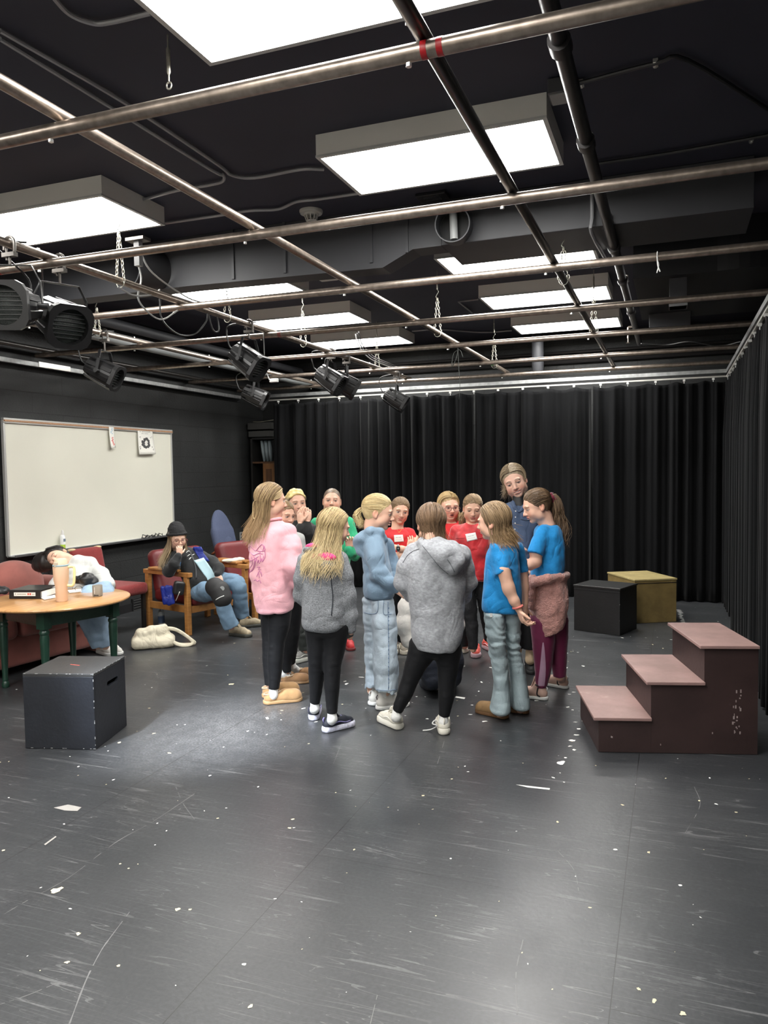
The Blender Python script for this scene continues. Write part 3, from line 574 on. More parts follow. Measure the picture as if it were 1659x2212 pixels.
# ================================================================ STAGE LAMPS
LB=mat('lamp_black',(.010,.010,.0105),.42,noise=.15,nscale=30); LG=mat('lamp_yoke_black',(.016,.016,.017),.38,metal=.2); GLASS=mat('lamp_lens',(.02,.024,.022),.25,spec=.35,bump=.5,bscale=220)
STEEL=mat('clamp_steel',(.13,.12,.11),.45,metal=.7); RUB=mat('black_cable',(.018,.018,.018),.45)
def par(x,y,zb,aim,label,cable=True,sc=1.18):
    t=thing('stage_lamp',label,'spotlight',(x,y,2.848),'ribbed black stage spotlights on the grid')
    a=np.array(aim,float); a/=np.linalg.norm(a); c=np.array([x,y,zb]); R=frame(a); A=np.stack([R[:,1],R[:,2],R[:,0]],1)*sc; a=a*sc
    n=8; mb=MB()
    prof=[(.0,-.155),(.040,-.155),(.062,-.145),(.070,-.09),(.083,-.085),(.092,-.02),(.094,.075),(.088,.085)]
    mb.lathe(prof,c,16,A,caps=False)
    for k in range(8):                         # cooling fins
        q=2*PI*k/8+PI/8; r0=.09; o=A@np.array([math.cos(q)*r0,math.sin(q)*r0,0]); tdir=A@np.array([-math.sin(q),math.cos(q),0])
        mb.bar(c+o*.86+a*-.135,c+o*1.06+a*.07,.034*sc,.012*sc,up=o)
    mb.build('body',LB,t,smooth=False,bevel=.003)
    fr=MB(); q=.098; z0,z1=.075,.105; ins=.030
    outer=[(q,-q+ins),(q,q-ins),(q-ins,q),(-q+ins,q),(-q,q-ins),(-q,-q+ins),(-q+ins,-q),(q-ins,-q)]
    N_=24; ring=[(.079*math.cos(2*PI*j/N_),.079*math.sin(2*PI*j/N_)) for j in range(N_)]
    def opt(j):
        th=2*PI*j/N_; dx,dy=math.cos(th),math.sin(th); s=q/max(abs(dx),abs(dy)); X,Y=dx*s,dy*s
        if abs(X)+abs(Y)>2*q-ins: k=(2*q-ins)/(abs(X)+abs(Y)); X*=k; Y*=k
        return X,Y
    V=[];F=[]
    for z in(z0,z1):
        for j in range(N_): V.append(c+A@np.array([*ring[j],z]))
        for j in range(N_): V.append(c+A@np.array([*opt(j),z]))
    for j in range(N_):
        k=(j+1)%N_; F+= [(j,k,N_+k,N_+j)[::-1],(2*N_+j,2*N_+k,3*N_+k,3*N_+j),(N_+j,N_+k,3*N_+k,3*N_+j),(j,k,2*N_+k,2*N_+j)[::-1]]
    fr.add(V,F); fr.build('gel_frame',LB,t)
    lens=MB().lathe([(.0,.078),(.05,.074),(.080,.068)],c,24,A,caps=False); lens.build('lens',GLASS,t,smooth=True)
    rb=MB()
    for k in range(-3,4):
        h=.018*k; ww=math.sqrt(.076**2-h*h); rb.bar(c+A@np.array([-ww,h,.08]),c+A@np.array([ww,h,.08]),.0025,.004,up=a)
    if True: rb.build('lens_ridge',mat('lens_ridge_metal',(.10,.10,.10),.3,metal=.4),t)
    # yoke: flat bar, pivots at the sides, vertical
    s=np.array([R[0,1],R[1,1],0]); s=s/np.linalg.norm(s)*sc; u=np.array([0,0,1.])*sc; yk=MB()
    pth=[c-s*.118-a*.02,c-s*.118+u*.10,c-s*.085+u*.165,c+s*.085+u*.165,c+s*.118+u*.10,c+s*.118-a*.02]
    for i in range(5): yk.bar(pth[i],pth[i+1],.004,.026,up=s if i in(0,4) else (np.cross(s,u))) if i not in(0,4) else yk.bar(pth[i],pth[i+1],.026,.005,up=s)
    yk.build('yoke',LG,t,bevel=.001)
    
    for q_ in(-1,1): MB().tube([c+s*q_*.10-a*.02,c+s*q_*.14-a*.02],.018,10).build('pivot_knob',LB,t,smooth=True,autos=40)
    st=MB().tube([c+u*.165,(x,y,2.79)],.008,8); st.build('stem',STEEL,t,smooth=True,autos=40)
    u=np.array([0,0,1.]); cl=MB(); P=np.array([x,y,2.848]); e=np.array([1,0,0])
    hook=[P+e*.034+u*-.05]+[P+.036*(math.cos(q_)*e+math.sin(q_)*u) for q_ in np.linspace(0,PI*1.05,8)]+[P-e*.036+u*-.03]
    cl.tube(hook,.0095,8); cl.box(P+u*-.058,(.085,.03,.022)); cl.tube([P-e*.02+u*-.085,P-e*.02+u*-.022],.006,6); cl.build('clamp',STEEL,t,smooth=True,autos=40)
    if cable:
        b0=c-a*.155; MB().tube(smooth_path([b0,b0-a*.05+u*.02,b0-a*.06+u*.16,P-s*.06+u*.0,P+np.array([0,.12,.04])],5),.006,7).build('cable',RUB,t,smooth=True)
    return t
toC=-FW
def aim(r,d,f): return RT*r+UP*(-d)+toC*f
par(-3.33,3.214,2.52,aim(.10,.18,1),'stage spotlight at the far left edge, lens facing the camera',sc=1.3)
par(-3.33,3.573,2.50,aim(.72,.42,.72),'large stage spotlight second from the left, wired lens turned right',sc=1.3)
par(-4.68,5.526,2.50,aim(.85,.42,.05),'stage spotlight below the big pair, near the left wall track')
par(-3.33,5.70,2.535,aim(.75,.58,.28),'stage spotlight with a white plug below, over the blue office chair')
par(-4.68,8.156,2.515,aim(.85,.40,.05),'small stage spotlight lowest on the left, in front of the curtain edge')
par(-3.33,7.362,2.556,aim(.72,.52,.2),'left of two close stage spotlights at the centre of the grid')
par(-3.33,7.762,2.547,aim(.78,.45,-.1),'right of two close stage spotlights, half behind its neighbour')
par(-3.33,9.399,2.514,aim(.8,.5,.1),'farthest stage spotlight, alone against the rear curtain')
# loose cables along the lamp pipe
for pts,l in [([(290,545),(305,600),(300,650),(345,690),(385,670)],'pale cable looping down from the duct bracket'),([(303,545),(330,590),(400,640),(440,655)],'pale cable falling right from the duct bracket'),
    ([(345,645),(350,690),(385,722),(420,722),(445,695),(448,672)],'black cable drooping in a loop under the lamp pipe'),([(255,620),(290,638),(330,636),(345,626)],'short cable along the lamp pipe by the nearest chain'),
    ([(448,672),(460,712),(472,715),(470,690),(462,672)],'small black cable loop beside the drooping one')]:
    P=[onX(px,py,-3.33) for px,py in pts]; tag(MB().tube(smooth_path(P,6),.0058,8).build('loose_cable',RUB if 'black' in l else mat('pale_cable',(.30,.30,.29),.5),smooth=True),l,'cable')
P=[onX(px,py,-3.33) for px,py in [(768,722),(775,748),(800,775),(840,792),(858,800)]]
for k in range(3): tag(MB().tube(smooth_path([q+np.array([.02*k,0,.012*k]) for q in P],6),.006,8).build('loose_cable',RUB if k else MATS['pale_cable'],smooth=True),['pale','thin black','thick black'][k]+' cable of the bundle running to the farthest spotlight','cable')
q=onD(592,822,7.2); t=thing('cable_plug','white plug hanging beneath the spotlight over the blue chair','plug',q); MB().box(q,(.085,.03,.035)).build('plug_body',WP,t,bevel=.006); MB().tube(smooth_path([q-RT*.04,q-RT*.07+UP*.08,onX(572,790,-3.33),(-3.33,5.95,2.83)],5),.004,6).build('cord',MATS['pale_cable'],t,smooth=True)
b=onX(300,525,-3.6); t=thing('bracket','grey steel bracket with pipe stub under the left light','bracket',(onD(300,520,5.1))); q=onD(298,518,5.1); MB().box(q,(.14,.08,.02)).build('plate',STEEL,t); MB().box(q+np.array([0,0,-.09]),(.04,.04,.16)).build('stub',mat('bracket_grey',(.13,.13,.13),.4),t)

# ================================================================ CURTAIN TRACKS AND CURTAINS
ZT=2.70; XTr=.60; YTb=9.76; XTl=-5.86
def track(name,label,a,b,nrm,carr):
    t=thing(name,label,'curtain track',((a[0]+b[0])/2,(a[1]+b[1])/2,ZT)); a=np.array([*a,ZT]); b=np.array([*b,ZT]); nrm=np.array([*nrm,0.])
    MB().bar(a,b,.042,.044).build('channel',GALV,t,bevel=.002)
    if carr: MB().bar(a-UP*.062+nrm*.01,b-UP*.062+nrm*.01,.022,.018).build('rail',mat('pale_rail',(.55,.54,.50),.35,metal=.5),t)
    L=np.linalg.norm(b-a); d=(b-a)/L
    for k in range(carr):
        c=a+d*L*(k+.5)/carr-UP*.085+nrm*.012; m_=MB().box(c,(.026,.026,.022)).tube([c,c-UP*.035],.004,6); m_.build('carrier',mat('white_nylon',(.75,.75,.72),.4),t)
    return t
track('curtain_track','galvanised curtain track across the rear of the room',(-5.4,YTb),(XTr,YTb),(0,-1),19)
track('curtain_track','galvanised curtain track along the right side',(XTr,-1.5),(XTr,YTb),(-1,0),30)
track('curtain_track','galvanised curtain track along the left wall, without a curtain',(XTl,-1.5),(XTl,YTb),(1,0),0)
for k,y in enumerate((5.95,6.02,6.09,6.16,6.23)): pass
tag(MB().box((XTl+.024,6.15,ZT+.005),(.006,.42,.05)).build('splice_plate',ZINC),'pale perforated splice plate on the left wall track','plate')
VEL=mat('black_velour',(.0040,.0042,.0047),.9,spec=.12,sheen=.05,noise=.25,nscale=5,stretch=(6,6,.5))
def curtain(label,pts,z0,z1,seed,nper=.23,amp=.055,group='black stage curtains'):
    rng=np.random.default_rng(seed); P=np.array(pts,float); seg=np.linalg.norm(np.diff(P,axis=0),axis=1); L=seg.sum(); n=int(L/.010); s=np.linspace(0,L,n); cs=np.r_[0,np.cumsum(seg)]
    x=np.interp(s,cs,P[:,0]); y=np.interp(s,cs,P[:,1]); tx=np.gradient(x); ty=np.gradient(y); l=np.hypot(tx,ty); nx,ny=ty/l,-tx/l
    ph=np.cumsum(np.interp(s,np.linspace(0,L,int(L/.3)+2),rng.uniform(.45,1.9,int(L/.3)+2)))*(s[1]-s[0])/nper*2*PI
    ph2=rng.uniform(0,6)+s/.083*2*PI*.5; am=np.interp(s,np.linspace(0,L,int(L/.25)+2),rng.uniform(.45,1.15,int(L/.25)+2))
    zs=np.concatenate([np.linspace(z1,z1-.25,6),np.linspace(z1-.3,z0,14)]); V=[];m=len(zs)
    sag=np.abs(np.sin(s/.317*PI))
    for j,z in enumerate(zs):
        f=(z1-z)/(z1-z0); g=.45+.55*min(1,f*4); sh=.35*f
        w_=np.sin(ph+sh*np.sin(s*1.7+seed)); w_=np.sign(w_)*np.abs(w_)**.8; d=amp*am*g*(w_+.28*np.sin(ph2*2+sh)+.12*np.sin(ph*3+1))
        zz=z-(.028*sag if j==0 else .028*sag*max(0,1-j/5))
        V.append(np.stack([x+nx*d,y+ny*d,np.broadcast_to(zz,x.shape)],1))
    V=np.concatenate(V); F=[]
    I=np.arange(m-1)[:,None]*n+np.arange(n-1)[None]; F=np.stack([I,I+1,I+n+1,I+n],-1).reshape(-1,4)
    o=mkmesh('stage_curtain',V,F,VEL,None,True,loc=((x.mean()),(y.mean()),z0)); tag(o,label,'curtain',group)
    md=o.modifiers.new('Solidify','SOLIDIFY'); md.thickness=.004; md.offset=0
    return o
bx=[-5.33,-3.86,-2.39,-.92,XTr-.02]
for k,l in enumerate(['leftmost panel of the black rear curtain','second panel of the black rear curtain, behind the red shirts','third panel of the black rear curtain, behind the tall woman','rightmost panel of the black rear curtain, behind the gold box']):
    curtain(l,[(bx[k]+.01,YTb-.02),(bx[k+1]-.01,YTb-.02)],.015,2.60,k+3)
for k,(ya,yb_,l) in enumerate([(YTb-.1,7.9,'side curtain panel in the right rear corner'),(7.88,6.1,'middle side curtain panel on the right'),(6.08,4.3,'side curtain panel behind the step unit'),(4.28,1.5,'side curtain panel out of view, beside the camera')]):
    curtain(l,[(XTr,ya),(XTr,yb_)],.015,2.60,k+20,.13,.05)
# shelf with boxes behind the curtain's left end
t=thing('storage_shelf','tall wooden storage shelf beyond the left end of the curtain','shelf',(-5.6,10.15,0)); DW=wood('dark_brown_wood',(.06,.028,.012),(.12,.055,.024),3,.5,(12,12,1))
XA,XB=onY(543,970,10.)[0],onY(594,970,10.)[0]; zs=[.1,.6,1.2,onY(575,997,10.)[2]-.013,onY(575,946,10.15)[2]-.013]
FRD=mat('black_shelf_frame',(.008,.0075,.007),.6); XM=onY(568,970,10.)[0]
for x in(XA,XB): MB().box((x,10.2,zs[-1]/2),(.03,.4,zs[-1])).build('upright',FRD,t)
for k,z in enumerate(zs): MB().box(((XA+XB)/2,10.2,z),(XB-XA-.03,.4,.026)).build('shelf_board',FRD if k!=3 else DW,t)
zd=zs[3]-.015; MB().box(((XM+XB)/2,9.992,zd-.24),(XB-XM,.016,.48)).build('door',wood('brown_door',(.16,.07,.025),(.23,.11,.04),3,.45,(12,12,1)),t,bevel=.004); MB().box(((XM+XB)/2,9.981,zd-.26),(XB-XM-.10,.008,.36)).build('door_panel',DW,t,bevel=.003)
p0=onY(545,945,10.15); p1=onY(590,915,10.15)
CB=mat('dark_carton',(.045,.045,.042),.7)
for k,(ya,yb_,l) in enumerate([(913,929,'upper dark carton stacked beyond the curtain end'),(931,945,'lower dark carton stacked beyond the curtain end')]):
    a=onY(544+2*k,yb_,10.15); b_=onY(592,ya,10.15); tag(MB().box(((a[0]+b_[0])/2,10.2,(a[2]+b_[2])/2),(b_[0]-a[0],.35,b_[2]-a[2])).build('carton',CB,bevel=.004),l,'box')
a=onY(547,911,10.15); b_=onY(591,907,10.15); tag(MB().tube(smooth_path([a,(a*.6+b_*.4)-UP*.012,b_],5),.014,6,flat=.3).build('paper_sheet',mat('old_paper',(.4,.37,.28),.7)),'curled yellowed paper lying on the stacked cartons','paper')
for k in range(3):
    a=onY(566+8*k,952,10.12); b_=onY(572+7*k,996.5,10.12); mb=MB().tube([a,(a+b_)/2,b_],[.035,.045,.03],8,flat=.6); tag(mb.build('plastic_bag',mat('cloudy_plastic',(.25,.30,.32),.35),smooth=True),['left','middle','right'][k]+' cloudy plastic bag upright on the wooden shelf','bag')

# ================================================================ WHITEBOARD
WBX=-5.90; t=thing('whiteboard','large wall-mounted whiteboard with aluminium frame on the black block wall','whiteboard',(XL,6.7,1.5))
WB=mat('whiteboard_surface',(.66,.65,.56),.35,noise=.015,nscale=2); AL=mat('aluminium_trim',(.62,.62,.60),.35,metal=.6)
wa,wb_=onX(8,908,WBX+.0),onX(370,932,WBX); wz1=(wa[2]+wb_[2])/2; y0,y1=wa[1],wb_[1]; wc=onX(22,1200,WBX); wd=onX(375,1156,WBX); wz0=(wc[2]+wd[2])/2
MB().box((WBX-.02,(y0+y1)/2,(wz0+wz1)/2),(.02,y1-y0-.02,wz1-wz0-.02)).build('writing_surface',WB,t)
mb=MB()
for y in(y0,y1): mb.box((WBX-.014,y,(wz0+wz1)/2),(.034,.022,wz1-wz0+.0))
mb.box((WBX-.014,(y0+y1)/2,wz0),(.034,y1-y0,.022)); mb.build('frame',AL,t,bevel=.003)
MB().box((WBX-.010,(y0+y1)/2,wz1+.012),(.042,y1-y0+.02,.020)).box((WBX-.010,(y0+y1)/2,wz1-.02),(.042,y1-y0+.02,.012)).build('top_rail',AL,t,bevel=.003)
MB().box((WBX-.004,(y0+y1)/2,wz1-.004),(.040,y1-y0+.01,.018)).build('cork_strip',mat('cork',(.42,.24,.14),.8,noise=.3,nscale=90),t)
MB().box((WBX+.03,(y0+y1)/2,wz0-.006),(.085,y1-y0,.008)).box((WBX+.071,(y0+y1)/2,wz0+.001),(.006,y1-y0,.018)).build('marker_tray',mat('tray_dark_aluminium',(.12,.12,.12),.4,metal=.5),t)
zt=wz0+.0
# items on tray
p=onX(136,1180,WBX+.035); t=thing('spray_bottle','small white spray bottle with green base band on the whiteboard tray','bottle',(p[0],p[1],zt))
MB().lathe([(0,0),(.024,0),(.025,.004),(.025,.055)],(p[0],p[1],zt),16,caps=False).build('green_band',mat('lime_label',(.38,.55,.05),.5),t,smooth=True,autos=40)
MB().lathe([(.025,.055),(.025,.135),(.018,.15),(.012,.155)],(p[0],p[1],zt),16,caps=False).build('bottle_body',mat('white_label',(.75,.77,.77),.4),t,smooth=True,autos=40)
MB().lathe([(.0135,.155),(.0135,.175),(.009,.20),(0,.205)],(p[0],p[1],zt),12,caps=False).build('cap',WP,t,smooth=True,autos=40)
MB().box((p[0]+.0245,p[1],zt+.10),(.002,.028,.03)).build('print',mat('label_print',(.15,.2,.25),.5),t)
p=onX(118,1188,WBX+.035); tag(MB().box((p[0],p[1],zt+.018),(.05,.17,.032)).build('felt_eraser',mat('grey_felt',(.05,.05,.045),.9),bevel=.008),'dark felt eraser lying on the tray left of the spray bottle','eraser')
for k in range(5):
    q=onX(312+8.5*k,1152-1.2*k,WBX+.03); mb=MB(); zt2=zt+.022
    pts=[(q[0]+.012*math.sin(3*a+k),q[1]+.05*math.cos(a)+.01*math.sin(2*a),zt2+.022*math.sin(a)*math.cos(k)+.008*math.cos(3*a)) for a in np.linspace(0,2*PI,22,endpoint=False)]
    mb.tube(pts,.0045,6,closed=True); tag(mb.build('coiled_cord',RUB,smooth=True),['first','second','third','fourth','fifth'][k]+' loop of black cord from the left on the whiteboard tray','cord')
# papers pinned to cork
def wbpaper(corners,label,build_detail,off=.012):
    P=[onX(px,py,WBX+off) for px,py in corners]   # tl,tr,br,bl
    t=thing('pinned_paper',label,'paper',P[0]); n=8; V=[]
    for j in range(n+1):
        for i in range(n+1):
            u,v=i/n,j/n; q=(P[0]*(1-u)+P[1]*u)*(1-v)+(P[3]*(1-u)+P[2]*u)*v; q=q+np.array([.02*v*v+.012*math.sin(PI*u)*v,0,0]); V.append(q)
    F=[(j*(n+1)+i,j*(n+1)+i+1,(j+1)*(n+1)+i+1,(j+1)*(n+1)+i) for j in range(n) for i in range(n)]
    o=mkmesh('sheet',V,F,mat('paper_white',(.74,.73,.67),.7),t); md=o.modifiers.new('S','SOLIDIFY'); md.thickness=.0006
    def pt(u,v,h=.0015): return (P[0]*(1-u)+P[1]*u)*(1-v)+(P[3]*(1-u)+P[2]*u)*v+np.array([.02*v*v+.012*math.sin(PI*u)*v+h,0,0])
    build_detail(t,pt); return t
INK=mat('printed_ink',(.05,.05,.05),.7)
def poster(t,pt):
    r=random.Random(3); mb=MB()
    for (v,u0,u1,nl,h) in [(.115,.12,.84,15,.022),(.19,.24,.68,9,.016),(.925,.08,.92,30,.004)]:
        for k in range(nl):
            if nl in(15,) and k in(2,): continue
            if nl==9 and k==3: continue
            ua=u0+(u1-u0)*k/nl; ub=ua+(u1-u0)/nl*.62
            mb.add([pt(ua,v-h),pt(ub,v-h),pt(ub,v+h*.2),pt(ua,v+h*.2)],[(0,1,2,3)])
    # oval wreath of dark blossoms around a plain pale cameo
    for k in range(34):
        a=2*PI*k/34; q_=r.uniform(.55,1.2); uu,vv=.46+.19*math.cos(a)*q_,.57+.20*math.sin(a)*q_; R0=r.uniform(.05,.085)
        mb.add([pt(uu+R0*math.cos(b)*r.uniform(.7,1.2),vv+.7*R0*math.sin(b)*r.uniform(.7,1.2),.0016) for b in np.linspace(0,2*PI,8,endpoint=False)],[tuple(range(8))])
    for (cu,cv) in [(.12,.33),(.84,.33),(.10,.72),(.12,.78),(.82,.72),(.86,.80)]:
        for k in range(4):
            uu,vv=cu+r.uniform(-.05,.05),cv+r.uniform(-.04,.04); mb.add([pt(uu+.018*math.cos(b),vv+.014*math.sin(b)*r.uniform(.6,1.4)) for b in np.linspace(0,2*PI,6,endpoint=False)],[tuple(range(6))])
    mb.build('print',INK,t)
    c=MB().add([pt(.46+.07*math.cos(b),.58+.085*math.sin(b),.0045) for b in np.linspace(0,2*PI,16,endpoint=False)],[tuple(range(16))]); c.build('cameo',mat('paper_white2',(.7,.69,.64),.7),t)
wbpaper([(297,926),(329,928),(334,981),(298,982)],'printed black and white poster with an oval flower wreath pinned to the whiteboard',poster)
def strip(t,pt):
    r=random.Random(5)
    mb=MB()
    for k in range(10): 
        uu,vv=.5+r.uniform(-.22,.22),.5+.4*k/10; mb.add([pt(uu+.2*math.cos(b)*r.uniform(.5,1),vv+.04*math.sin(b)*r.uniform(.5,1)) for b in np.linspace(0,2*PI,8,endpoint=False)],[tuple(range(8))])
    mb.build('pink_print',mat('pink_ink',(.62,.22,.2),.7),t)
    mb=MB()
    for k in range(6): 
        uu,vv=.5+r.uniform(-.2,.2),.08+.28*k/6; mb.add([pt(uu+.16*math.cos(b)*r.uniform(.5,1),vv+.035*math.sin(b)) for b in np.linspace(0,2*PI,8,endpoint=False)],[tuple(range(8))])
    mb.build('blue_print',mat('pale_blue_ink',(.38,.52,.6),.7),t)
wbpaper([(235,922),(246,923),(247,967),(237,968)],'narrow illustrated bookmark with pink drawing pinned to the whiteboard',strip,.016)
# wall socket and low wall vent
p=onX(521,1158,XL+.004); t=thing('wall_socket','grey double wall socket beside the blue office chair','socket',p); MB().box(p,(.008,.075,.12)).build('plate',mat('socket_grey',(.30,.30,.29),.5),t,bevel=.002)
for dz in(-.025,.025): MB().box(p+np.array([.005,0,dz]),(.006,.034,.03)).build('outlet',mat('socket_dark',(.05,.05,.05),.4),t,bevel=.002)
p=onX(302,1310,XL+.01); t=thing('floor_vent','dark louvred heating grille low on the left wall','vent',p); MB().box(p,(.02,.28,.22)).build('frame',DARK,t)
mb=MB()
for k in range(7): mb.box(p+np.array([.012,0,-.09+.03*k]),(.008,.25,.008))
mb.build('louvre',mat('vent_slat',(.06,.06,.06),.5),t)

# added spot with no visible source, out of the picture, for the cool floor pool
sl=bpy.data.lights.new('added_pool_spot','SPOT'); so_=bpy.data.objects.new('added_pool_spot',sl); COL.objects.link(so_); sl.energy=1000; sl.color=(.82,.9,1.); sl.spot_size=math.radians(29); sl.spot_blend=1.; sl.shadow_soft_size=.07
src=Vector((-3.33,1.75,2.62)); so_.location=src; so_.rotation_euler=(Vector((-2.62,4.1,0))-src).to_track_quat('-Z','Y').to_euler()
# ================================================================ STAGE BOXES, STEPS
def basis(p,q):                                # unit x along p->q, unit y to its left
    x=np.array([*(q-p)[:2],0.]); L=np.linalg.norm(x); x/=L; return x,np.array([-x[1],x[0],0.]),L
def painted(name,col,edge,rough=.5,scale=6):   # paint with chipped, worn spots
    m,N,L,b=nmat(name); tc=N.new('ShaderNodeTexCoord'); n=N.new('ShaderNodeTexNoise'); n.inputs['Scale'].default_value=scale; n.inputs['Detail'].default_value=8; n.inputs['Roughness'].default_value=.65; L.new(tc.outputs['Object'],n.inputs[0])
    r=N.new('ShaderNodeValToRGB'); e=r.color_ramp.elements; e[0].position=.35; e[0].color=(*[c*.8 for c in col],1); e[1].position=.66; e[1].color=(*[c*1.15 for c in col],1); q=e.new(.735); q.color=(*edge,1); L.new(n.outputs[0],r.inputs[0]); L.new(r.outputs[0],b.inputs['Base Color'])
    b.inputs['Roughness'].default_value=rough; n2=N.new('ShaderNodeTexNoise'); n2.inputs['Scale'].default_value=50; L.new(tc.outputs['Object'],n2.inputs[0]); bp=N.new('ShaderNodeBump'); bp.inputs['Strength'].default_value=.25; bp.inputs['Distance'].default_value=.004; L.new(n2.outputs[0],bp.inputs['Height']); L.new(bp.outputs[0],b.inputs['Normal'])
    MATS[name]=m; return m
CHIP=mat('bare_chip',(.55,.53,.48),.7)
def stage_box(A,B,C,h,label,m,mtop,handle=None,chips=0,lid=False,name='stage_box'):
    # A,B front bottom corners (left,right as seen), C rear right corner
    x,y,L=basis(A,B); D=abs((C-B)[:2]@y[:2]); t=thing(name,label,'box',(A[0],A[1],0)); M=np.stack([x,y,UP],1); P=lambda u,v,z:A*[1,1,0]+x*u+y*v+UP*z
    th=.018; mb=MB()
    def pan(u0,u1,v0,v1,z0,z1,mbx): mbx.box(P((u0+u1)/2,(v0+v1)/2,(z0+z1)/2),(u1-u0,v1-v0,z1-z0),M)
    f=MB(); pan(0,L,0,th,.002,h-th,f); f.build('front_panel',m,t,bevel=.0025)
    f=MB(); pan(0,L,D-th,D,.002,h-th,f); f.build('back_panel',m,t,bevel=.0025)
    f=MB(); pan(0,th,th,D-th,.002,h-th,f); f.build('side_panel',m,t,bevel=.0025)
    # right side, with a slot handle cut through when asked
    if handle:
        v0,v1,z0,z1=handle; k=8; r=(z1-z0)/2; inner=[(v1-r+r*math.cos(a),(z0+z1)/2+r*math.sin(a)) for a in np.linspace(-PI/2,PI/2,k)]+[(v0+r+r*math.cos(a),(z0+z1)/2+r*math.sin(a)) for a in np.linspace(PI/2,3*PI/2,k)]
        cy,cz_=(v0+v1)/2,(z0+z1)/2; outer=[]
        for (v,z) in inner:
            dx,dz=v-cy,z-cz_; ks=[]
            if dx>1e-9: ks.append((D-th-cy)/dx)
            if dx<-1e-9: ks.append((th-cy)/dx)
            if dz>1e-9: ks.append((h-th-cz_)/dz)
            if dz<-1e-9: ks.append((.002-cz_)/dz)
            q=min(ks); outer.append((cy+dx*q,cz_+dz*q))
        for cn in [(D-th,h-th),(th,h-th),(th,.002),(D-th,.002)]:   # snap nearest outer point onto each corner
            i=min(range(len(outer)),key=lambda i:(math.atan2(outer[i][1]-cz_,outer[i][0]-cy)-math.atan2(cn[1]-cz_,cn[0]-cy))**2); outer[i]=cn
        n=len(inner); V=[P(L,*q) for q in inner]+[P(L,*q) for q in outer]+[P(L-th,*q) for q in inner]+[P(L-th,*q) for q in outer]; F=[]
        for i in range(n):
            j=(i+1)%n; F+=[(i,n+i,n+j,j),(2*n+i,2*n+j,3*n+j,3*n+i),(i,j,2*n+j,2*n+i)]
        MB().add(V,F).build('side_panel',m,t)
    else:
        f=MB(); pan(L-th,L,th,D-th,.002,h-th,f); f.build('side_panel',m,t,bevel=.0025)
    f=MB(); o=.006 if lid else 0; pan(-o,L+o,-o,D+o,h-th,h,f); f.build('top_panel',mtop,t,bevel=.003)
    if lid: f=MB(); pan(0,L,-.004,0,h-.045,h-.039,f); f.build('lid_line',DARK,t)
    if chips:
        r=random.Random(chips); c=MB()
        for k in range(chips):
            e=r.choice(['ft','ft','fr','fb','rt']); s=r.random(); w_=r.uniform(.004,.013); hh=r.uniform(.002,.004)
            if e=='ft': c.box(P(s*L,-.0004,h-.002),(w_,.002,hh),M)
            if e=='fr': c.box(P(L-.001,-.0004,s*h),(hh,.002,w_),M)
            if e=='fb': c.box(P(s*L,-.0004,.006),(w_,.002,hh),M)
            if e=='rt': c.box(P(L+.0004,s*D,h-.002),(.002,w_,hh),M)
        c.build('paint_chip',mat('edge_chip',(.30,.30,.30),.7),t)['kind']='stuff'
    return t,P
NAVY=painted('navy_black_paint',(.0115,.0135,.019),(.05,.05,.055)); NTOP=painted('scuffed_dark_top',(.034,.034,.035),(.13,.12,.12),.45,5)
A,B,C=onz(55,1617),onz(207,1620),onz(285,1568)
t,P=stage_box(A,B,C,.45,'dark blue-black stage box with a slot handle in front of the coffee table',NAVY,NTOP,(.17,.32,.325,.355),46)
f=MB().box(P(.22,.2,.4505),(.07,.008,.001)); f.build('red_scuff',mat('red_scuff',(.5,.08,.06),.7),t)
BLK=painted('black_box_paint',(.012,.012,.0125),(.03,.03,.03)); BTOP=painted('black_box_top',(.022,.022,.022),(.08,.08,.08),.35,8)
A,B,C=onz(1240,1361),onz(1339,1374),onz(1388,1360)
stage_box(A,B,C,.455,'black stage box with a lid line, in front of the gold box',BLK,BTOP,(.10,.17,.30,.325) if False else None,6,lid=True)
GOLD=painted('gold_box_paint',(.195,.138,.050),(.30,.25,.14)); GTOP=painted('gold_box_top',(.33,.265,.115),(.75,.72,.55),.5,9)
A,B=onz(1300,1351),onz(1461,1343); x,y,L=basis(A,B)
A=B-x*.46; C=B+y*.62
stage_box(A,B,C,.455,'gold painted stage box behind the black box by the curtain',GOLD,GTOP,None,0,lid=True)
# steps
MAU=painted('mauve_step_paint',(.040,.0225,.0215),(.075,.047,.045),.5,3); MTOP=painted('mauve_step_tread',(.29,.18,.165),(.46,.34,.31),.5,4)
A,B=onz(1293,1625),onz(1636,1631); C=onz(1267,1570); x,y,L=basis(A,B); D=.62
t=thing('step_unit','three-step mauve wooden stair unit at the right in front of the side curtain','steps',(A[0],A[1],0)); M=np.stack([x,y,UP],1); P=lambda u,v,z:A*[1,1,0]+x*u+y*v+UP*z
s_=L/3; hz=[.205,.410,.615]; lean=.0
for side,v in (('side_panel',.009),('side_panel',D-.009)):
    mb=MB(); prof=[(0,.003),(L,.003),(L,hz[2]-.018),(2*s_,hz[2]-.018),(2*s_,hz[1]-.018),(s_,hz[1]-.018),(s_,hz[0]-.018),(0,hz[0]-.018)]
    k=len(prof); V=[P(u,v-.009,z) for u,z in prof]+[P(u,v+.009,z) for u,z in prof]
    mb.add(V,[tuple(range(k))[::-1],tuple(range(k,2*k))]+[(i,(i+1)%k,(i+1)%k+k,i+k)[::-1] for i in range(k)]); mb.build(side,MAU,t)
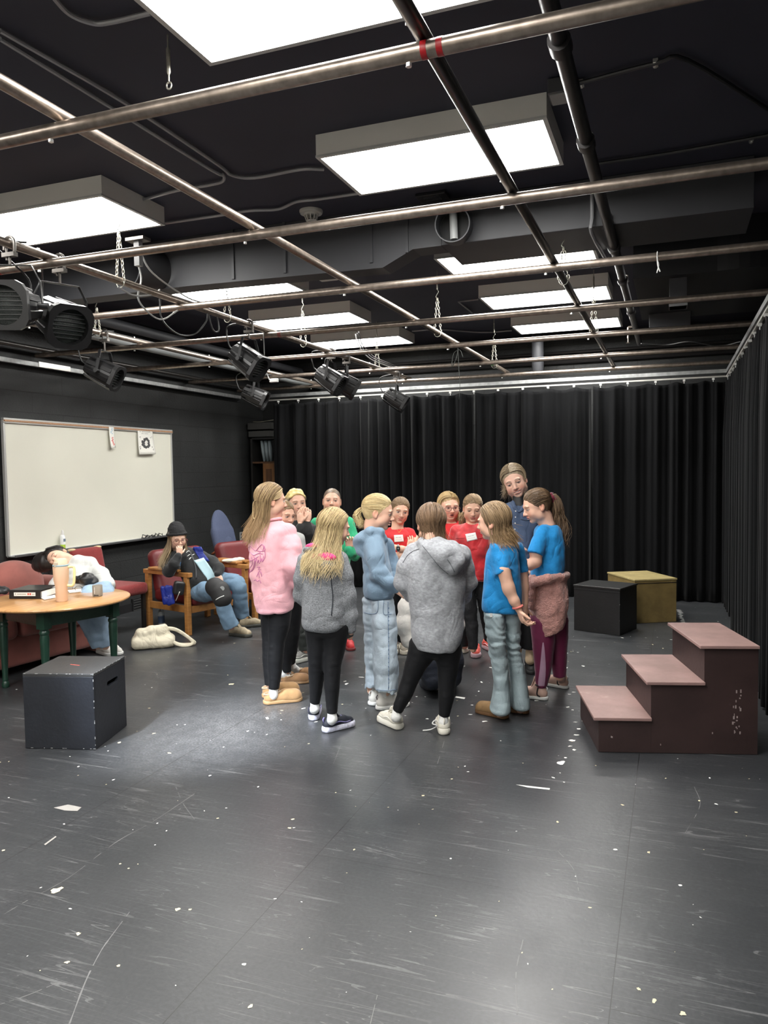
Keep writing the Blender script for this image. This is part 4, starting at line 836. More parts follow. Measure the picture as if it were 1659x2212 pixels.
for i in range(3):
    MB().box(P(i*s_+.008,D/2,(hz[i]+(hz[i-1] if i else 0))/2-.009),(.016,D-.036,hz[i]-(hz[i-1] if i else 0)-.018),M).build('riser',MAU,t)
    MB().box(P((i+.5)*s_-.014,D/2-.006,hz[i]-.009),(s_+.030,D+.03,.018),M).build('tread',MTOP,t,bevel=.003)
MB().box(P(L-.009,D/2,hz[2]/2),(.018,D-.036,hz[2]-.04),M).build('back_panel',MAU,t)
MB().box(P(s_,-.0006,.10),(.0022,.001,.19),M).build('seam',mat('seam_dark',(.02,.01,.01),.6),t)
c=MB(); r=random.Random(4)
for k in range(22): c.box(P(L-.11+r.uniform(-.02,.02)*(1+.2*k/22),-.0006,.10+.27*r.random()),(r.uniform(.003,.009),.001,r.uniform(.004,.02)),M)
for (u,z) in [(.07,.09),(.075,.088),(.34,.05),(.62,.12)]: c.box(P(u,-.0006,z),(.005,.001,.01),M)
c.build('paint_drip',mat('drip',(.33,.27,.26),.6),t)['kind']='stuff'

# ================================================================ COFFEE TABLE
TC=np.array([-4.40,4.575]); TR=.53; TZ=.67
GREEN=painted('dark_green_paint',(.008,.035,.022),(.10,.15,.12),.35,30); OAK=wood('varnished_tabletop',(.40,.20,.075),(.56,.31,.13),2.2,.28,(12,1.5,1),coat=.3)
t=thing('coffee_table','round varnished wooden table with dark green turned legs by the sofa','table',(TC[0],TC[1],0))
MB().lathe([(0,TZ-.026),(TR-.02,TZ-.026),(TR-.004,TZ-.018),(TR,TZ-.010),(TR-.003,TZ-.003),(TR-.012,TZ),(0,TZ)],(TC[0],TC[1],0),72,caps=False).build('tabletop',OAK,t,smooth=True,autos=30)
LG_=[np.array([TC[0]+.40*math.cos(math.radians(a)),TC[1]+.40*math.sin(math.radians(a))]) for a in (29,119,209,300)]
mb=MB(); 
for k in range(4):
    a,b=LG_[k],LG_[(k+1)%4]; d=(b-a)/np.linalg.norm(b-a); mb.bar((*(a+d*.03),TZ-.085),(*(b-d*.03),TZ-.085),.022,.115)
mb.build('apron',GREEN,t,bevel=.003)
for q in LG_:
    mb=MB().box((q[0],q[1],TZ-.092),(.072,.072,.13)); mb.lathe([(.0,.0),(.022,0),(.028,.012),(.027,.035),(.019,.05),(.022,.058),(.022,.068),(.020,.08),(.024,.2),(.031,.36),(.034,.44),(.030,.468),(.036,.478),(.036,.490),(.03,.50),(.034,.52),(0,.52)],(q[0],q[1],0),20,caps=False)
    mb.build('leg',GREEN,t,smooth=True,autos=35)
def tz(px,py,z=TZ): return onz(px,py,z)
# tumbler
p=tz(134,1299); t=thing('travel_tumbler','tall peach insulated tumbler with a pale yellow handle on the round table','tumbler',(p[0],p[1],TZ))
PE=mat('peach_enamel',(.74,.52,.36),.45); PY=mat('pale_yellow',(.80,.72,.36),.45)
MB().lathe([(r_*1.12,z_*1.1) for r_,z_ in [(0,.001),(.034,.001),(.037,.006),(.0385,.10),(.045,.135),(.0485,.15),(.0505,.235),(.0495,.245),(0,.245)]],(p[0],p[1],TZ),40,caps=False).build('body',PE,t,smooth=True,autos=40)
MB().lathe([(r_*1.12,z_*1.1) for r_,z_ in [(.0500,.240),(.0515,.244),(.0505,.250),(.047,.252)]],(p[0],p[1],TZ),40,caps=False).build('rim_ring',mat('blue_grey_ring',(.22,.32,.36),.4),t,smooth=True)
mb=MB().lathe([(r_*1.12,z_*1.1) for r_,z_ in [(.047,.250),(.046,.262),(.036,.288),(.030,.292),(0,.292)]],(p[0],p[1],TZ),32,caps=False); mb.build('lid',PE,t,smooth=True,autos=35)
c=p+UP*.288-FW*.050-RT*.012; MB().box(c+UP*-.010,(.026,.010,.038),np.stack([RT,FW,UP],1)).build('lid_clip',mat('lid_clip',(.5,.42,.33),.4),t,bevel=.002)
MB().tube(smooth_path([p+RT*.052+UP*.256,p+RT*.085+UP*.260,p+RT*.099+UP*.246,p+RT*.097+UP*.165,p+RT*.090+UP*.128,p+RT*.073+UP*.117,p+RT*.044+UP*.120],5),.0085,10,flat=1.2).build('handle',PY,t,smooth=True)
# small speaker mug
p=tz(211,1288); t=thing('small_speaker','small taupe fabric cylinder speaker with a white word on it','speaker',(p[0],p[1],TZ)); TP=mat('taupe_fabric',(.27,.25,.21),.7,bump=.3,bscale=400)
MB().lathe([(0,0),(.032,0),(.036,.005),(.0375,.010),(.0375,.082),(.035,.088),(0,.088)],(p[0],p[1],TZ),36,caps=False).build('body',TP,t,smooth=True,autos=35)
MB().lathe([(.032,.089),(.024,.090),(0,.0895)],(p[0],p[1],TZ),32,caps=False).build('top_disc',mat('taupe_dark',(.17,.16,.14),.6),t,smooth=True)
mb=MB()
for k in range(7):
    a=-.25; d=-FW*math.cos(a)+RT*math.sin(a); c=p+d*.0383+UP*(.028+.0075*k); mb.box(c,(.0012,.009 if k%3 else .007,.0045),frame(d))
mb.build('lettering',WP,t); a=.1; d=-FW*math.cos(a)+RT*math.sin(a)
MB().box(p+d*.038+UP*.013,(.002,.034,.007),frame(d)).build('rubber_tab',DARK,t,bevel=.001)
# binder
a,b_=tz(20,1296),tz(92,1294); x,y,L=basis(a,b_)
x,y,L=basis(tz(20,1294),tz(88,1294)); M=np.stack([x,y,UP],1); o=tz(20,1294)*[1,1,0]+UP*TZ; Lb=.29; o=o
t=thing('ring_binder','thick black ring binder with a white spine label lying on the table','binder',(o[0],o[1],TZ)); BK=mat('binder_black',(.012,.012,.013),.35)
P=lambda u,v,z:o+x*u+y*v+UP*z
mb=MB().box(P(L/2+.0,.001,.035),(L,.004,.066),M); mb.build('spine',BK,t,bevel=.002)
MB().box(P(L/2,.14,.0035),(L,.27,.004),M).build('bottom_cover',BK,t,bevel=.001); MB().box(P(L/2,.14,.0665),(L,.27,.004),M).build('top_cover',BK,t,bevel=.001)
MB().box(P(L/2+.004,.13,.030),(L-.008,.22,.045),M).build('paper_stack',mat('page_white',(.75,.74,.70),.8,noise=.1,nscale=200,stretch=(1,1,30)),t)
MB().box(P(L*.5,-.0016,.037),(L*.68,.001,.028),M).build('spine_label',mat('label_white',(.72,.73,.70),.5),t)
mb=MB()
for k in range(16): mb.box(P(L*(.27+.0175*k),-.0023,.037),(L*.011,.0008,.008),M)
mb.box(P(L*.215,-.0023,.038),(L*.02,.0008,.016),M)
for k in range(5): mb.box(P(L*(.74+.016*k),-.0023,.036),(L*.010,.0008,.006),M)
mb.build('label_print',mat('grey_print',(.28,.27,.22),.6),t)
MB().box(P(L*.615,-.0023,.038),(L*.045,.0008,.015),M).box(P(L*.68,-.0023,.038),(L*.045,.0008,.015),M).build('red_mark',mat('red_print',(.6,.08,.05),.5),t)
# open papers / sheet
for pts,l in [([(146,1276),(200,1269),(214,1274),(150,1281)],'white sheets lying behind the tumbler on the table'),([(88,1292),(118,1286),(120,1291),(96,1296)],'loose page sticking out of the binder')]:
    V=[tz(px,py,TZ+.003) for px,py in pts]; V2=[v+UP*.004 for v in V]; mb=MB().add(V+V2,[(3,2,1,0),(4,5,6,7),(0,1,5,4),(1,2,6,5),(2,3,7,6),(3,0,4,7)]); tag(mb.build('paper_sheet',MATS['page_white']),l,'paper')
# dark cloth heap and sunglasses
sd=Sdf(); r=random.Random(8); c0=tz(0,1284)
for k in range(9): q=c0+RT*r.uniform(-.12,.07)+FW*r.uniform(-.02,.10); sd.ell(q+UP*.025,(r.uniform(.04,.07),r.uniform(.03,.05),r.uniform(.02,.035)),k=.02)
sd.cut((0,0,TZ+.001),(0,0,-1))
tag(sdfobj('crumpled_pouch',sd,.008,mat('black_nylon',(.014,.015,.017),.4),None,noise_disp((.008,22),(.004,45,1)),loc=c0),'crumpled black cloth pouch beside the binder on the table','pouch')
def glasses(c,right,fwd,up,sc_,label,m,arms=True,name='eyeglasses',parent=None,lens=None):
    t=parent
    if t is None: t=thing(name,label,'glasses',c)
    mb=MB()
    for s in(-1,1):
        e=c+right*s*.034*sc_; mb.tube([e+right*.026*sc_*math.cos(a)*(1 if True else 1)+up*.020*sc_*math.sin(a) for a in np.linspace(0,2*PI,18,endpoint=False)],.0016*sc_,6,closed=True)
        if arms: mb.tube(smooth_path([c+right*s*.060*sc_+up*.006*sc_,c+right*s*.068*sc_-fwd*.01*sc_,c+right*s*.072*sc_-fwd*.095*sc_,c+right*s*.070*sc_-fwd*.12*sc_-up*.02*sc_],4),.0014*sc_,6)
    mb.tube(smooth_path([c-right*.009*sc_+up*.003*sc_,c+up*.007*sc_,c+right*.009*sc_+up*.003*sc_],4),.0014*sc_,6); mb.build('frame' if parent is None or True else 'frame',m,t,smooth=True)
    return t
p=tz(180,1276); glasses(p+UP*.021,RT*.9+FW*.43,-FW*.9+RT*.43,UP,1.05,'thin eyeglasses with folded-out temples on the table beside the speaker',mat('dark_frame',(.03,.025,.02),.3))

# ================================================================ SOFT FURNITURE
ROSE=mat('rose_upholstery',(.235,.075,.060),.85,noise=.22,nscale=4,bump=.3,bscale=350,sheen=.25); REDF=mat('red_speckled_fabric',(.20,.022,.022),.85,noise=.3,nscale=160,bump=.3,bscale=300,sheen=.2); REDV=mat('red_vinyl',(.115,.009,.011),.5,noise=.15,nscale=6)
BLUEF=mat('blue_office_fabric',(.055,.070,.125),.85,noise=.1,nscale=100,bump=.25,bscale=300); HONEY=wood('honey_oak',(.30,.13,.035),(.42,.20,.06),3,.35,(2,2,14),coat=.2); HONEYH=wood('honey_oak_rail',(.30,.13,.035),(.42,.20,.06),3,.35,(4,4,4),coat=.2)
# sofa: local frame, front direction +X turned slightly
so=np.array([-4.80,5.62,0.]); fx=np.array([.993,-.115,0]); fx/=np.linalg.norm(fx); fy=np.array([-fx[1],fx[0],0])   # fy along the sofa towards the back wall
M=np.stack([fx,fy,UP],1); P=lambda u,v,z:so+fx*u+fy*v+UP*z
t=thing('sofa','worn rose-coloured sofa against the left wall behind the round table','sofa',so)
sdfobj('base',Sdf().rbox(P(-.45,-1.05,.20),(.42,.88,.13),.03,M),.02,ROSE,t)
for v in(-.55,-1.35):
    sdfobj('seat_cushion',Sdf().rbox(P(-.36,v,.39),(.40,.395,.085),.06,M),.016,ROSE,t,noise_disp((.006,6)))
for v in(-.46,-.95,-1.45):
    sdfobj('back_cushion',Sdf().ell(P(-.70,v,.60),(.17,.30,.25),M).rbox(P(-.72,v,.55),(.12,.235,.20),.10,M,k=.08),.014,ROSE,t,noise_disp((.008,5)))
sdfobj('back_rest',Sdf().rbox(P(-.79,-1.05,.42),(.08,.90,.30),.06,M),.02,ROSE,t)
for v in(-.06,-2.05):
    a=Sdf().rbox(P(-.42,v,.30),(.42,.075,.29),.03,M); a.cone(P(-.80,v+.005,.585),P(-.02,v+.005,.585),.085,.085,k=.03)
    sdfobj('arm_rest',a,.014,ROSE,t,noise_disp((.004,6)))
    MB().lathe([(0,0),(.070,0),(.074,.006),(.066,.012),(0,.010)],P(.062,v+.005,.585),28,np.stack([fy,UP,fx],1),caps=False).build('arm_roll_front',mat('rose_piping',(.20,.07,.055),.7),t,smooth=True)
for (u,v) in [(-.06,-.05),(-.06,-2.0),(-.8,-.05),(-.8,-2.)]: MB().box(P(u,v,.04),(.06,.06,.08),M).build('foot',HONEY,t,bevel=.004)
# red side chair by the wall
t=thing('side_chair','red upholstered chair with a worn back between the sofa and the wall','chair',(-5.35,6.2,0)); Rz=lambda a:np.array([[math.cos(a),-math.sin(a),0],[math.sin(a),math.cos(a),0],[0,0,1]])
M2=Rz(-.10); c0=np.array([-5.33,6.25,0]); Q=lambda u,v,z:c0+M2@np.array([u,v,z])
sdfobj('seat',Sdf().rbox(Q(-.02,0,.44),(.27,.29,.06),.04,M2),.014,REDF,t)
Mb=M2@np.array([[math.cos(.2),0,-math.sin(.2)],[0,1,0],[math.sin(.2),0,math.cos(.2)]])
bk=Sdf().rbox(Q(-.30,0,.64),(.055,.205,.225),.045,Mb)
sdfobj('backrest',bk,.012,REDF,t)
for v in(-.165,.17): tag(sdfobj('worn_corner',Sdf().ell(Q(-.345,v,.848),(.05,.045,.02),Mb),.008,mat('bare_foam',(.55,.42,.25),.9),t))
for (u,v) in[(.2,.25),(.2,-.25),(-.25,.25),(-.25,-.25)]: MB().box(Q(u,v,.20),(.035,.035,.40),M2).build('leg',mat('black_chair_leg',(.012,.011,.010),.4),t,bevel=.004)
# wooden armchairs
def armchair(FL,RL,FR,label,group=None,name='armchair'):
    x=(FR-FL)[:2]; W=np.linalg.norm(x); x=np.array([*x/W,0]); f=np.array([x[1],-x[0],0.]); Dp=abs((RL-FL)[:2]@f[:2]); o=FL*[1,1,0]; M=np.stack([f,x,UP],1)
    P=lambda u,v,z:o+f*u+x*v+UP*z     # u forward(+)/back(-), v across
    t=thing(name,label,'armchair',o)
    for v in(0,W):
        MB().box(P(-.025,v,.30),(.055,.05,.60),M).build('front_leg',HONEY,t,bevel=.006)
        MB().box(P(-Dp+.02,v,.30),(.055,.05,.60),M).build('rear_leg',HONEY,t,bevel=.006)
        MB().box(P(-Dp/2,v,.605),(Dp+.06,.055,.045),M).build('arm_rail',HONEYH,t,bevel=.006)
        MB().box(P(-Dp*.52,v,.642),(Dp*.72,.10,.026),M).build('arm_pad',HONEYH,t,bevel=.008)
        MB().box(P(-Dp/2,v,.26),(Dp-.06,.03,.07),M).build('side_rail',HONEYH,t,bevel=.004)
    MB().box(P(-.03,W/2,.25),(.03,W-.05,.07),M).build('front_rail',HONEYH,t,bevel=.004)
    sdfobj('seat_cushion',Sdf().rbox(P(-Dp*.46,W/2,.36),(Dp*.50,W/2-.04,.085),.07,M),.014,REDV,t,noise_disp((.008,5)))
    Mb=M@np.array([[math.cos(.3),0,-math.sin(.3)],[0,1,0],[math.sin(.3),0,math.cos(.3)]])
    sdfobj('back_cushion',Sdf().rbox(P(-Dp+.03,W/2,.58),(.075,W/2-.045,.24),.07,Mb),.014,REDV,t,noise_disp((.006,5)))
    return t,P
AC,AP=armchair(onz(411,1373),onz(322,1357),onz(535,1345)*[1,1,0],'honey oak armchair with red cushions, where the woman in the beanie sits')
FL2=onz(541,1344)+np.array([.02,.10,0]); d1=(onz(535,1345)-onz(411,1373)); dB=onz(322,1357)-onz(411,1373)
AC2,AP2=armchair(FL2,FL2+dB,FL2+d1,'second honey oak armchair, mostly hidden behind the pink sweatshirt')
p=AP(-.24,.80,.660); sd=Sdf(); r=random.Random(2)
for k in range(6): sd.ell(p+np.array([r.uniform(-.05,.05),r.uniform(-.08,.08),0]),(.05,.05,.018),k=.02)
tag(sdfobj('folded_cloth',sd,.008,mat('cream_cloth',(.62,.58,.46),.85),None,noise_disp((.006,25))),'small cream cloth lying on the right arm of the oak armchair','cloth')
# blue office chair
c0=np.array([-5.06,8.30,0.]); a_=.02; M2=Rz(a_); Q=lambda u,v,z:c0+M2@np.array([u,v,z]); t=thing('office_chair','blue high-backed office chair with wooden arms against the left wall','office chair',c0)
th=.22; Mb=M2@np.array([[math.cos(th),0,-math.sin(th)],[0,1,0],[math.sin(th),0,math.cos(th)]])
bc=Q(-.22,0,.80); sd=Sdf(); 
sd.ell(bc,(.06,.235,.36),Mb).rbox(bc-Mb[:,2]*.12,(.045,.215,.24),.045,Mb,k=.05); sdfobj('backrest',sd,.012,BLUEF,t)
sdfobj('lumbar_pad',Sdf().ell(bc+Mb[:,0]*.035-Mb[:,2]*.10,(.04,.15,.16),Mb),.012,BLUEF,t)
sdfobj('seat',Sdf().rbox(Q(.08,0,.47),(.26,.26,.055),.05,M2),.016,BLUEF,t)
CHW=wood('cherry_arm',(.16,.045,.018),(.24,.075,.03),3,.3,(4,4,4),coat=.3)
for s in(-1,1):
    MB().tube(smooth_path([Q(-.22,s*.27,.62),Q(-.05,s*.30,.70),Q(.18,s*.30,.68),Q(.24,s*.29,.62),Q(.16,s*.27,.50)],6),.020,10,flat=.8).build('arm_rest',CHW,t,smooth=True)
MB().tube([Q(0,0,.42),Q(0,0,.12)],.028,12).build('gas_column',DARK,t,smooth=True,autos=40)
mb=MB()
for k in range(5): a=2*PI*k/5; mb.bar(Q(0,0,.11),Q(.30*math.cos(a),.30*math.sin(a),.075),.04,.03)
mb.build('star_base',DARK,t,bevel=.004)
for k in range(5):
    a=2*PI*k/5; q=Q(.30*math.cos(a),.30*math.sin(a),.03); MB().tube([q-M2[:,1]*.012,q+M2[:,1]*.012],.03,14).build('caster',DARK,t,smooth=True,autos=40)
# tote bag and water bottle
TB=mat('canvas_tote',(.62,.57,.44),.85,noise=.08,nscale=12,bump=.3,bscale=260,fold=.5,fscale=7); g0,g1=onz(290,1406),onz(382,1398); x,y,L=basis(g0,g1); M=np.stack([x,y,UP],1)
t=thing('tote_bag','cream canvas tote bag slumped on the floor between the sofa and the armchair','bag',(*((g0+g1)/2)[:2],0)); cc=(g0+g1)/2*[1,1,0]+y*.08
sd=Sdf().rbox(cc+UP*.055-x*.01,(L/2+.01,.10,.06),.05,M).rbox(cc+UP*.13-x*.02,(L/2-.035,.06,.06),.045,M,k=.05).rbox(cc+UP*.175+x*.02,(L/2-.10,.05,.035),.03,M,k=.04).cut((0,0,.001),(0,0,-1))
sdfobj('bag_body',sd,.009,TB,t,noise_disp((.008,6),(.007,9,1),(.003,30,1)),fine=())
for dy in(0,.035): MB().tube(smooth_path([cc+x*(L/2-.13)+UP*.17+y*dy,cc+x*(L/2+.0)+UP*.155+y*dy-y*.05,cc+x*(L/2+.13)+UP*.06-y*(.10-dy),cc+x*(L/2+.12+dy)+UP*.02-y*(.11-dy),cc+x*(L/2+.02)+UP*.022-y*(.09-dy),cc+x*(L/2-.08)+UP*.09-y*(.08-dy)],6),.015,8,flat=.25,up=y).build('strap',TB,t,smooth=True)
p=onz(349,1356); t=thing('water_bottle','clear plastic water bottle with a dark label standing behind the tote bag','bottle',(p[0],p[1],0))
CLR=mat('clear_plastic',(.75,.8,.82),.12,trans=.85,spec=.6); MB().lathe([(0,0),(.030,0),(.034,.008),(.034,.06),(.034,.15),(.030,.175),(.014,.205),(.013,.225),(0,.225)],(p[0],p[1],.001),24,caps=False).build('bottle_body',CLR,t,smooth=True,autos=40)
MB().lathe([(.0346,.055),(.0346,.125)],(p[0],p[1],.001),24,caps=False).build('label',mat('bottle_label',(.03,.05,.09),.4),t,smooth=True); MB().lathe([(0,.243),(.015,.243),(.016,.24),(.016,.222),(0,.222)][::-1],(p[0],p[1],.001),16,caps=False).build('cap',WP,t,smooth=True,autos=40)
# ================================================================ PEOPLE: BUILDERS
def skinmat():
    m,N,L,b=nmat('skin'); a=N.new('ShaderNodeAttribute'); a.attribute_name='Col'; L.new(a.outputs['Color'],b.inputs['Base Color']); b.inputs['Roughness'].default_value=.52; b.inputs['Specular IOR Level'].default_value=.35
    b.inputs['Subsurface Weight'].default_value=.08; b.inputs['Subsurface Radius'].default_value=(.01,.004,.002); MATS['skin']=m; return m
SKIN=skinmat(); HAIR=mat('hair',(.3,.2,.1),.42,spec=.45,attr=True)
def cloth(name,rough=.85,noise=.06,nscale=60,bump=.25,bscale=220,sheen=.15,col=(.5,.5,.5),attr=False,fold=.34,fscale=4.5,**k): return mat(name,col,rough,noise=noise,nscale=nscale,bump=bump,bscale=bscale,sheen=sheen,attr=attr,fold=fold,fscale=fscale,**k)
def headR(yaw,pitch=0,roll=0):
    y,p,r=[math.radians(v) for v in(yaw,pitch,roll)]; f=-math.cos(y)*FW+math.sin(y)*RT; u=UP.copy(); f,u=f*math.cos(p)-u*math.sin(p),u*math.cos(p)+f*math.sin(p)
    def rot(v): return v*math.cos(r)+np.cross(FW,v)*math.sin(r)+FW*(FW@v)*(1-math.cos(r))
    f,u=rot(f),rot(u); return np.stack([np.cross(f,u),f,u],1)
def V3(r,u,t): v=RT*r+UP*u-FW*t; return v/np.linalg.norm(v)
def smoothstep(x,a,b): t=np.clip((x-a)/(b-a),0,1); return t*t*(3-2*t)
class Person:
    def __init__(s,label,D,base,skin=(.68,.41,.30),name='person',group=None):
        s.D=D; g=onD(base[0],base[1],D); s.t=thing(name,label,'person',(g[0],g[1],0),group); s.sd=Sdf(); s.fine=[]; s.skin=np.array(skin); s.heads=None; s.sp=s.skin
    def J(s,px,py,dw=0.): return onD(px,py,s.D+dw)
    def st(s,rows):                             # (py,xl,xr,depthhalf,dw) -> loft stations
        out=[]
        for r in rows:
            py,xl,xr,b=r[:4]; dw=r[4] if len(r)>4 else 0; A,B=s.J(xl,py,dw),s.J(xr,py,dw); out.append(((A[2]+B[2])/2,(A@RT+B@RT)/2,s.D+dw,(B@RT-A@RT)/2,b))
        return out
    def ch(s,pts): return [s.J(p[0],p[1],p[2]) for p in pts],[p[3] for p in pts]
    # ---- head
    def head(s,px,py,h=.205,yaw=0,pitch=0,roll=0,dw=0,fat=1.,smile=.3,brow=(.20,.12,.07),eye=(.05,.04,.035),lip=(.50,.16,.14),closed=False,mouth_open=0.,teeth=False,ears=True,neck_to=None,neck_r=.045,blush=.5,squint=1.,hairc=None):
        R=headR(yaw,pitch,roll); c=s.J(px,py,dw); k=h/.22; s.hc,s.hR,s.hk=c,R,k; W=lambda x,y,z:c+R@(np.array([x,y,z])*k); sd=s.sd; f=fat
        def E(x,y,z,a,b,d,kk=.02,mode='u'): sd.ell(W(x,y,z),np.array([a,b,d])*k,R,kk*k,mode)
        E(0,-.014,.032,.0735,.092,.082); E(0,.020,.0,.062*f,.068,.070,.03); E(0,.026,-.048,.051*f,.056,.050,.03); E(0,.058,-.088,.022*f,.020,.017,.03)
        for q in(-1,1):
            E(q*.036*f,.052,-.034,.024*f,.022,.026,.025); E(q*.048*f,.012,-.062,.020,.030,.028,.025)
            E(q*.031,.088,.002,.0165,.014,.012,.012,'s')
            E(q*.031,.0725,.0005,.0130,.0125,.0120,.002)
            if closed or squint<.9: E(q*.031,.0745,.005,.0150,.0125,.0065,.003)
            E(q*.028,.080,.021,.021,.010,.007,.014)
        sd.cone(W(0,.080,.010),W(0,.1005,-.026),.0065*k,.0095*k,.014*k); E(0,.101,-.031,.0105,.0095,.0085,.008)
        for q in(-1,1): E(q*.0115,.092,-.033,.0072,.0085,.0065,.006)
        lx=.0205+.004*smile; tg=.0035 if teeth else 0; E(0,.0845,-.0535+tg*.6,lx,.0095,.0046,.006); E(0,.0830,-.0635-tg,lx*.85,.0100,.0058,.006)
        if teeth: E(0,.0815,-.0585,.0160,.0075,.0042,.001)
        elif mouth_open>0: E(0,.094,-.0585,.015+.004*smile,.012,.0035+.008*mouth_open,.003,'s')
        else: sd.chain([W(-.024,.087,-.0575+.006*smile),W(0,.0965,-.0585),W(.024,.087,-.0575+.006*smile)],[.0010*k,.0022*k,.0010*k],.003*k,'s')
        E(0,.080,-.078,.018,.006,.004,.010,'s')
        if ears:
            for q in(-1,1):
                E(q*.0745,-.010,-.006,.0085,.0185,.0300,.006); E(q*.083,-.004,-.002,.006,.0095,.017,.005,'s'); E(q*.074,-.004,-.028,.007,.009,.010,.006)
        nt=s.J(*neck_to) if neck_to is not None else W(0,-.03,-.17)
        sd.chain([W(0,-.022,-.045),W(0,-.026,-.090),nt],[.050*k*f**.5,neck_r*k*1.05,neck_r*k*1.25],.03*k)
        s.fine.append((c-np.array([.125,.125,.125])*k,c+np.array([.125,.125,.135])*k,.0027))
        brow=np.array(brow); eye=np.array(eye); lip=np.array(lip); sk=s.skin
        def col(V):
            q=((V-c)@R)/k; C=np.tile(sk,(len(V),1)); near=np.linalg.norm(q,axis=1)<.17; x,y,z=q.T; ax=np.abs(x); front=(y>.035)&near
            def mixc(m,cc,w):
                w=(np.asarray(w)*m)[:,None]; C[:]=C*(1-w)+np.array(cc)*w
            bl=np.exp(-(((ax-.040)/.016)**2+((z+.036)/.016)**2)); mixc(front,sk*np.array([1.08,.66,.62]),bl*blush)
            bl=np.exp(-((x/.011)**2+((z+.030)/.010)**2)); mixc(front,sk*np.array([1.06,.72,.68]),bl*.45*(y>.085))
            mixc(near,sk*np.array([1.05,.72,.66]),(ax>.073)*.45*(y>-.04)*(y<.03)*(z>-.04)*(z<.03))
            bz=.0205+.0045*(1-((ax-.030)/.018)**2)*1.0-.003*smoothstep(ax,.04,.05); mixc(front,brow,(1-smoothstep(np.abs(z-bz),.0022,.0046))*smoothstep(ax,.010,.016)*(1-smoothstep(ax,.045,.052))*.85)
            ex=(ax-.031)/.0150
            ez0=(z-.0005)/.0068
            if closed:
                l=np.exp(-(((z+.0035+.003*(1-ex**2))/.0016)**2))*(np.abs(ex)<1); mixc(front,(.05,.03,.025),l*.9)
            else:
                hgt=.0066*squint; inside=1-smoothstep(ex**2+((z-.0)/hgt)**2,.75,1.1)
                mixc(front,(.62,.58,.55),inside); ir=1-smoothstep(np.hypot(ax-.031,z*.95-.0004),.0048,.0064); mixc(front,eye,ir*inside)
                lash=np.exp(-(((z-hgt*np.sqrt(np.clip(1-ex**2,0,1))-.0005)/.0017)**2))*(np.abs(ex)<1.05); mixc(front,(.04,.025,.02),lash*.9)
                mixc(front,sk*.62,np.exp(-(((z+hgt*np.sqrt(np.clip(1-ex**2,0,1))+.0008)/.0016)**2))*(np.abs(ex)<1)*.5)
            mz=-.0582+.006*smile*(x/.022)**2; ml=1-smoothstep((x/(lx*1.06))**2+((z-mz)/(.0125 if teeth else .0098))**2,.6,1.05); mixc(front&(y>.07),lip,ml*.85)
            if teeth: mixc(front&(y>.06),(.80,.77,.72),(1-smoothstep((x/(lx*.80))**2+((z-mz-.0002)/.0041)**2,.75,1.05)))
            elif mouth_open>0: mixc(front,(.12,.02,.02),(1-smoothstep((x/.016)**2+((z+.0585)/(.004+.007*mouth_open))**2,.7,1.1)))
            else: mixc(front&(y>.07),lip*.35,np.exp(-((z-mz)/.0012)**2)*(ax<lx*1.1)*.8)
            mixc(front,(.25,.08,.06),np.exp(-(((ax-.0065)/.0030)**2+((z+.0395)/.0020)**2))*.8*(y>.08))
            if hairc is not None:
                hl=.785*(y-.072)-.62*(z-.066)+.004*vnoise(q*1.,60); mixc(near,hairc,(1-smoothstep(hl,-.012,.0))*(z>-.05)*((ax<.076)|(z>.03)))
            return C
        s.headcol=col
    def hand(s,w,d,n,thumb=1,L=.155,curl=(20,30,20),spread=.10,thumb_curl=20,vis=True,tip=0):
        w=np.array(w,float); d=np.array(d,float); d/=np.linalg.norm(d); n=np.array(n,float); n=n-d*(n@d); n/=np.linalg.norm(n); sx=np.cross(d,n)*thumb; q=L/.18; sd=s.sd
        M=np.stack([d,sx,n],1)
        sd.ell(w+d*.052*q,np.array([.050,.036,.0145])*q,M,.012*q); sd.cone(w-d*.01*q,w+d*.03*q,.021*q,.022*q,.012*q,flat=(n,.72))
        for i,(o,l,r) in enumerate([(.029,.92,.0078),(.0098,1.0,.0082),(-.0098,.94,.0078),(-.028,.76,.0068)]):
            b=w+d*(.083-.004*abs(i-1))*q+sx*o*q; a=math.radians(-4); e=d*math.cos(spread*(o/.03))+sx*math.sin(spread*(o/.03)); p=[b-d*.02*q,b]; rr=[r*q*1.05,r*q*1.02]; ang=0
            for jn,(ln,cu) in enumerate(zip((.041,.026,.020),curl)):
                ang+=math.radians(cu+tip*i); v=e*math.cos(ang)+n*math.sin(ang); p.append(p[-1]+v*ln*l*q); rr.append(r*q*(.98-.07*(jn+1)))
            sd.chain(p,rr,.0035*q)
        b=w+d*.020*q+sx*.026*q; e=d*.72+sx*.62+n*.30; e/=np.linalg.norm(e); tc=math.radians(thumb_curl); e2=e*math.cos(tc)+(d*.6+n*.8)*math.sin(tc); e2/=np.linalg.norm(e2)
        sd.chain([b-sx*.012*q,b+e*.030*q,b+e*.030*q+e2*.026*q,b+e*.030*q+e2*.046*q],[.013*q,.0108*q,.0088*q,.0070*q],.006*q)
        if vis: c=w+d*.07*q; s.fine.append((c-.085*q,c+.085*q,.0036))
    def arm(s,pts,r=(.040,.030,.020)): s.sd.chain(*([[s.J(*p) for p in pts],list(r)]),k=.015)
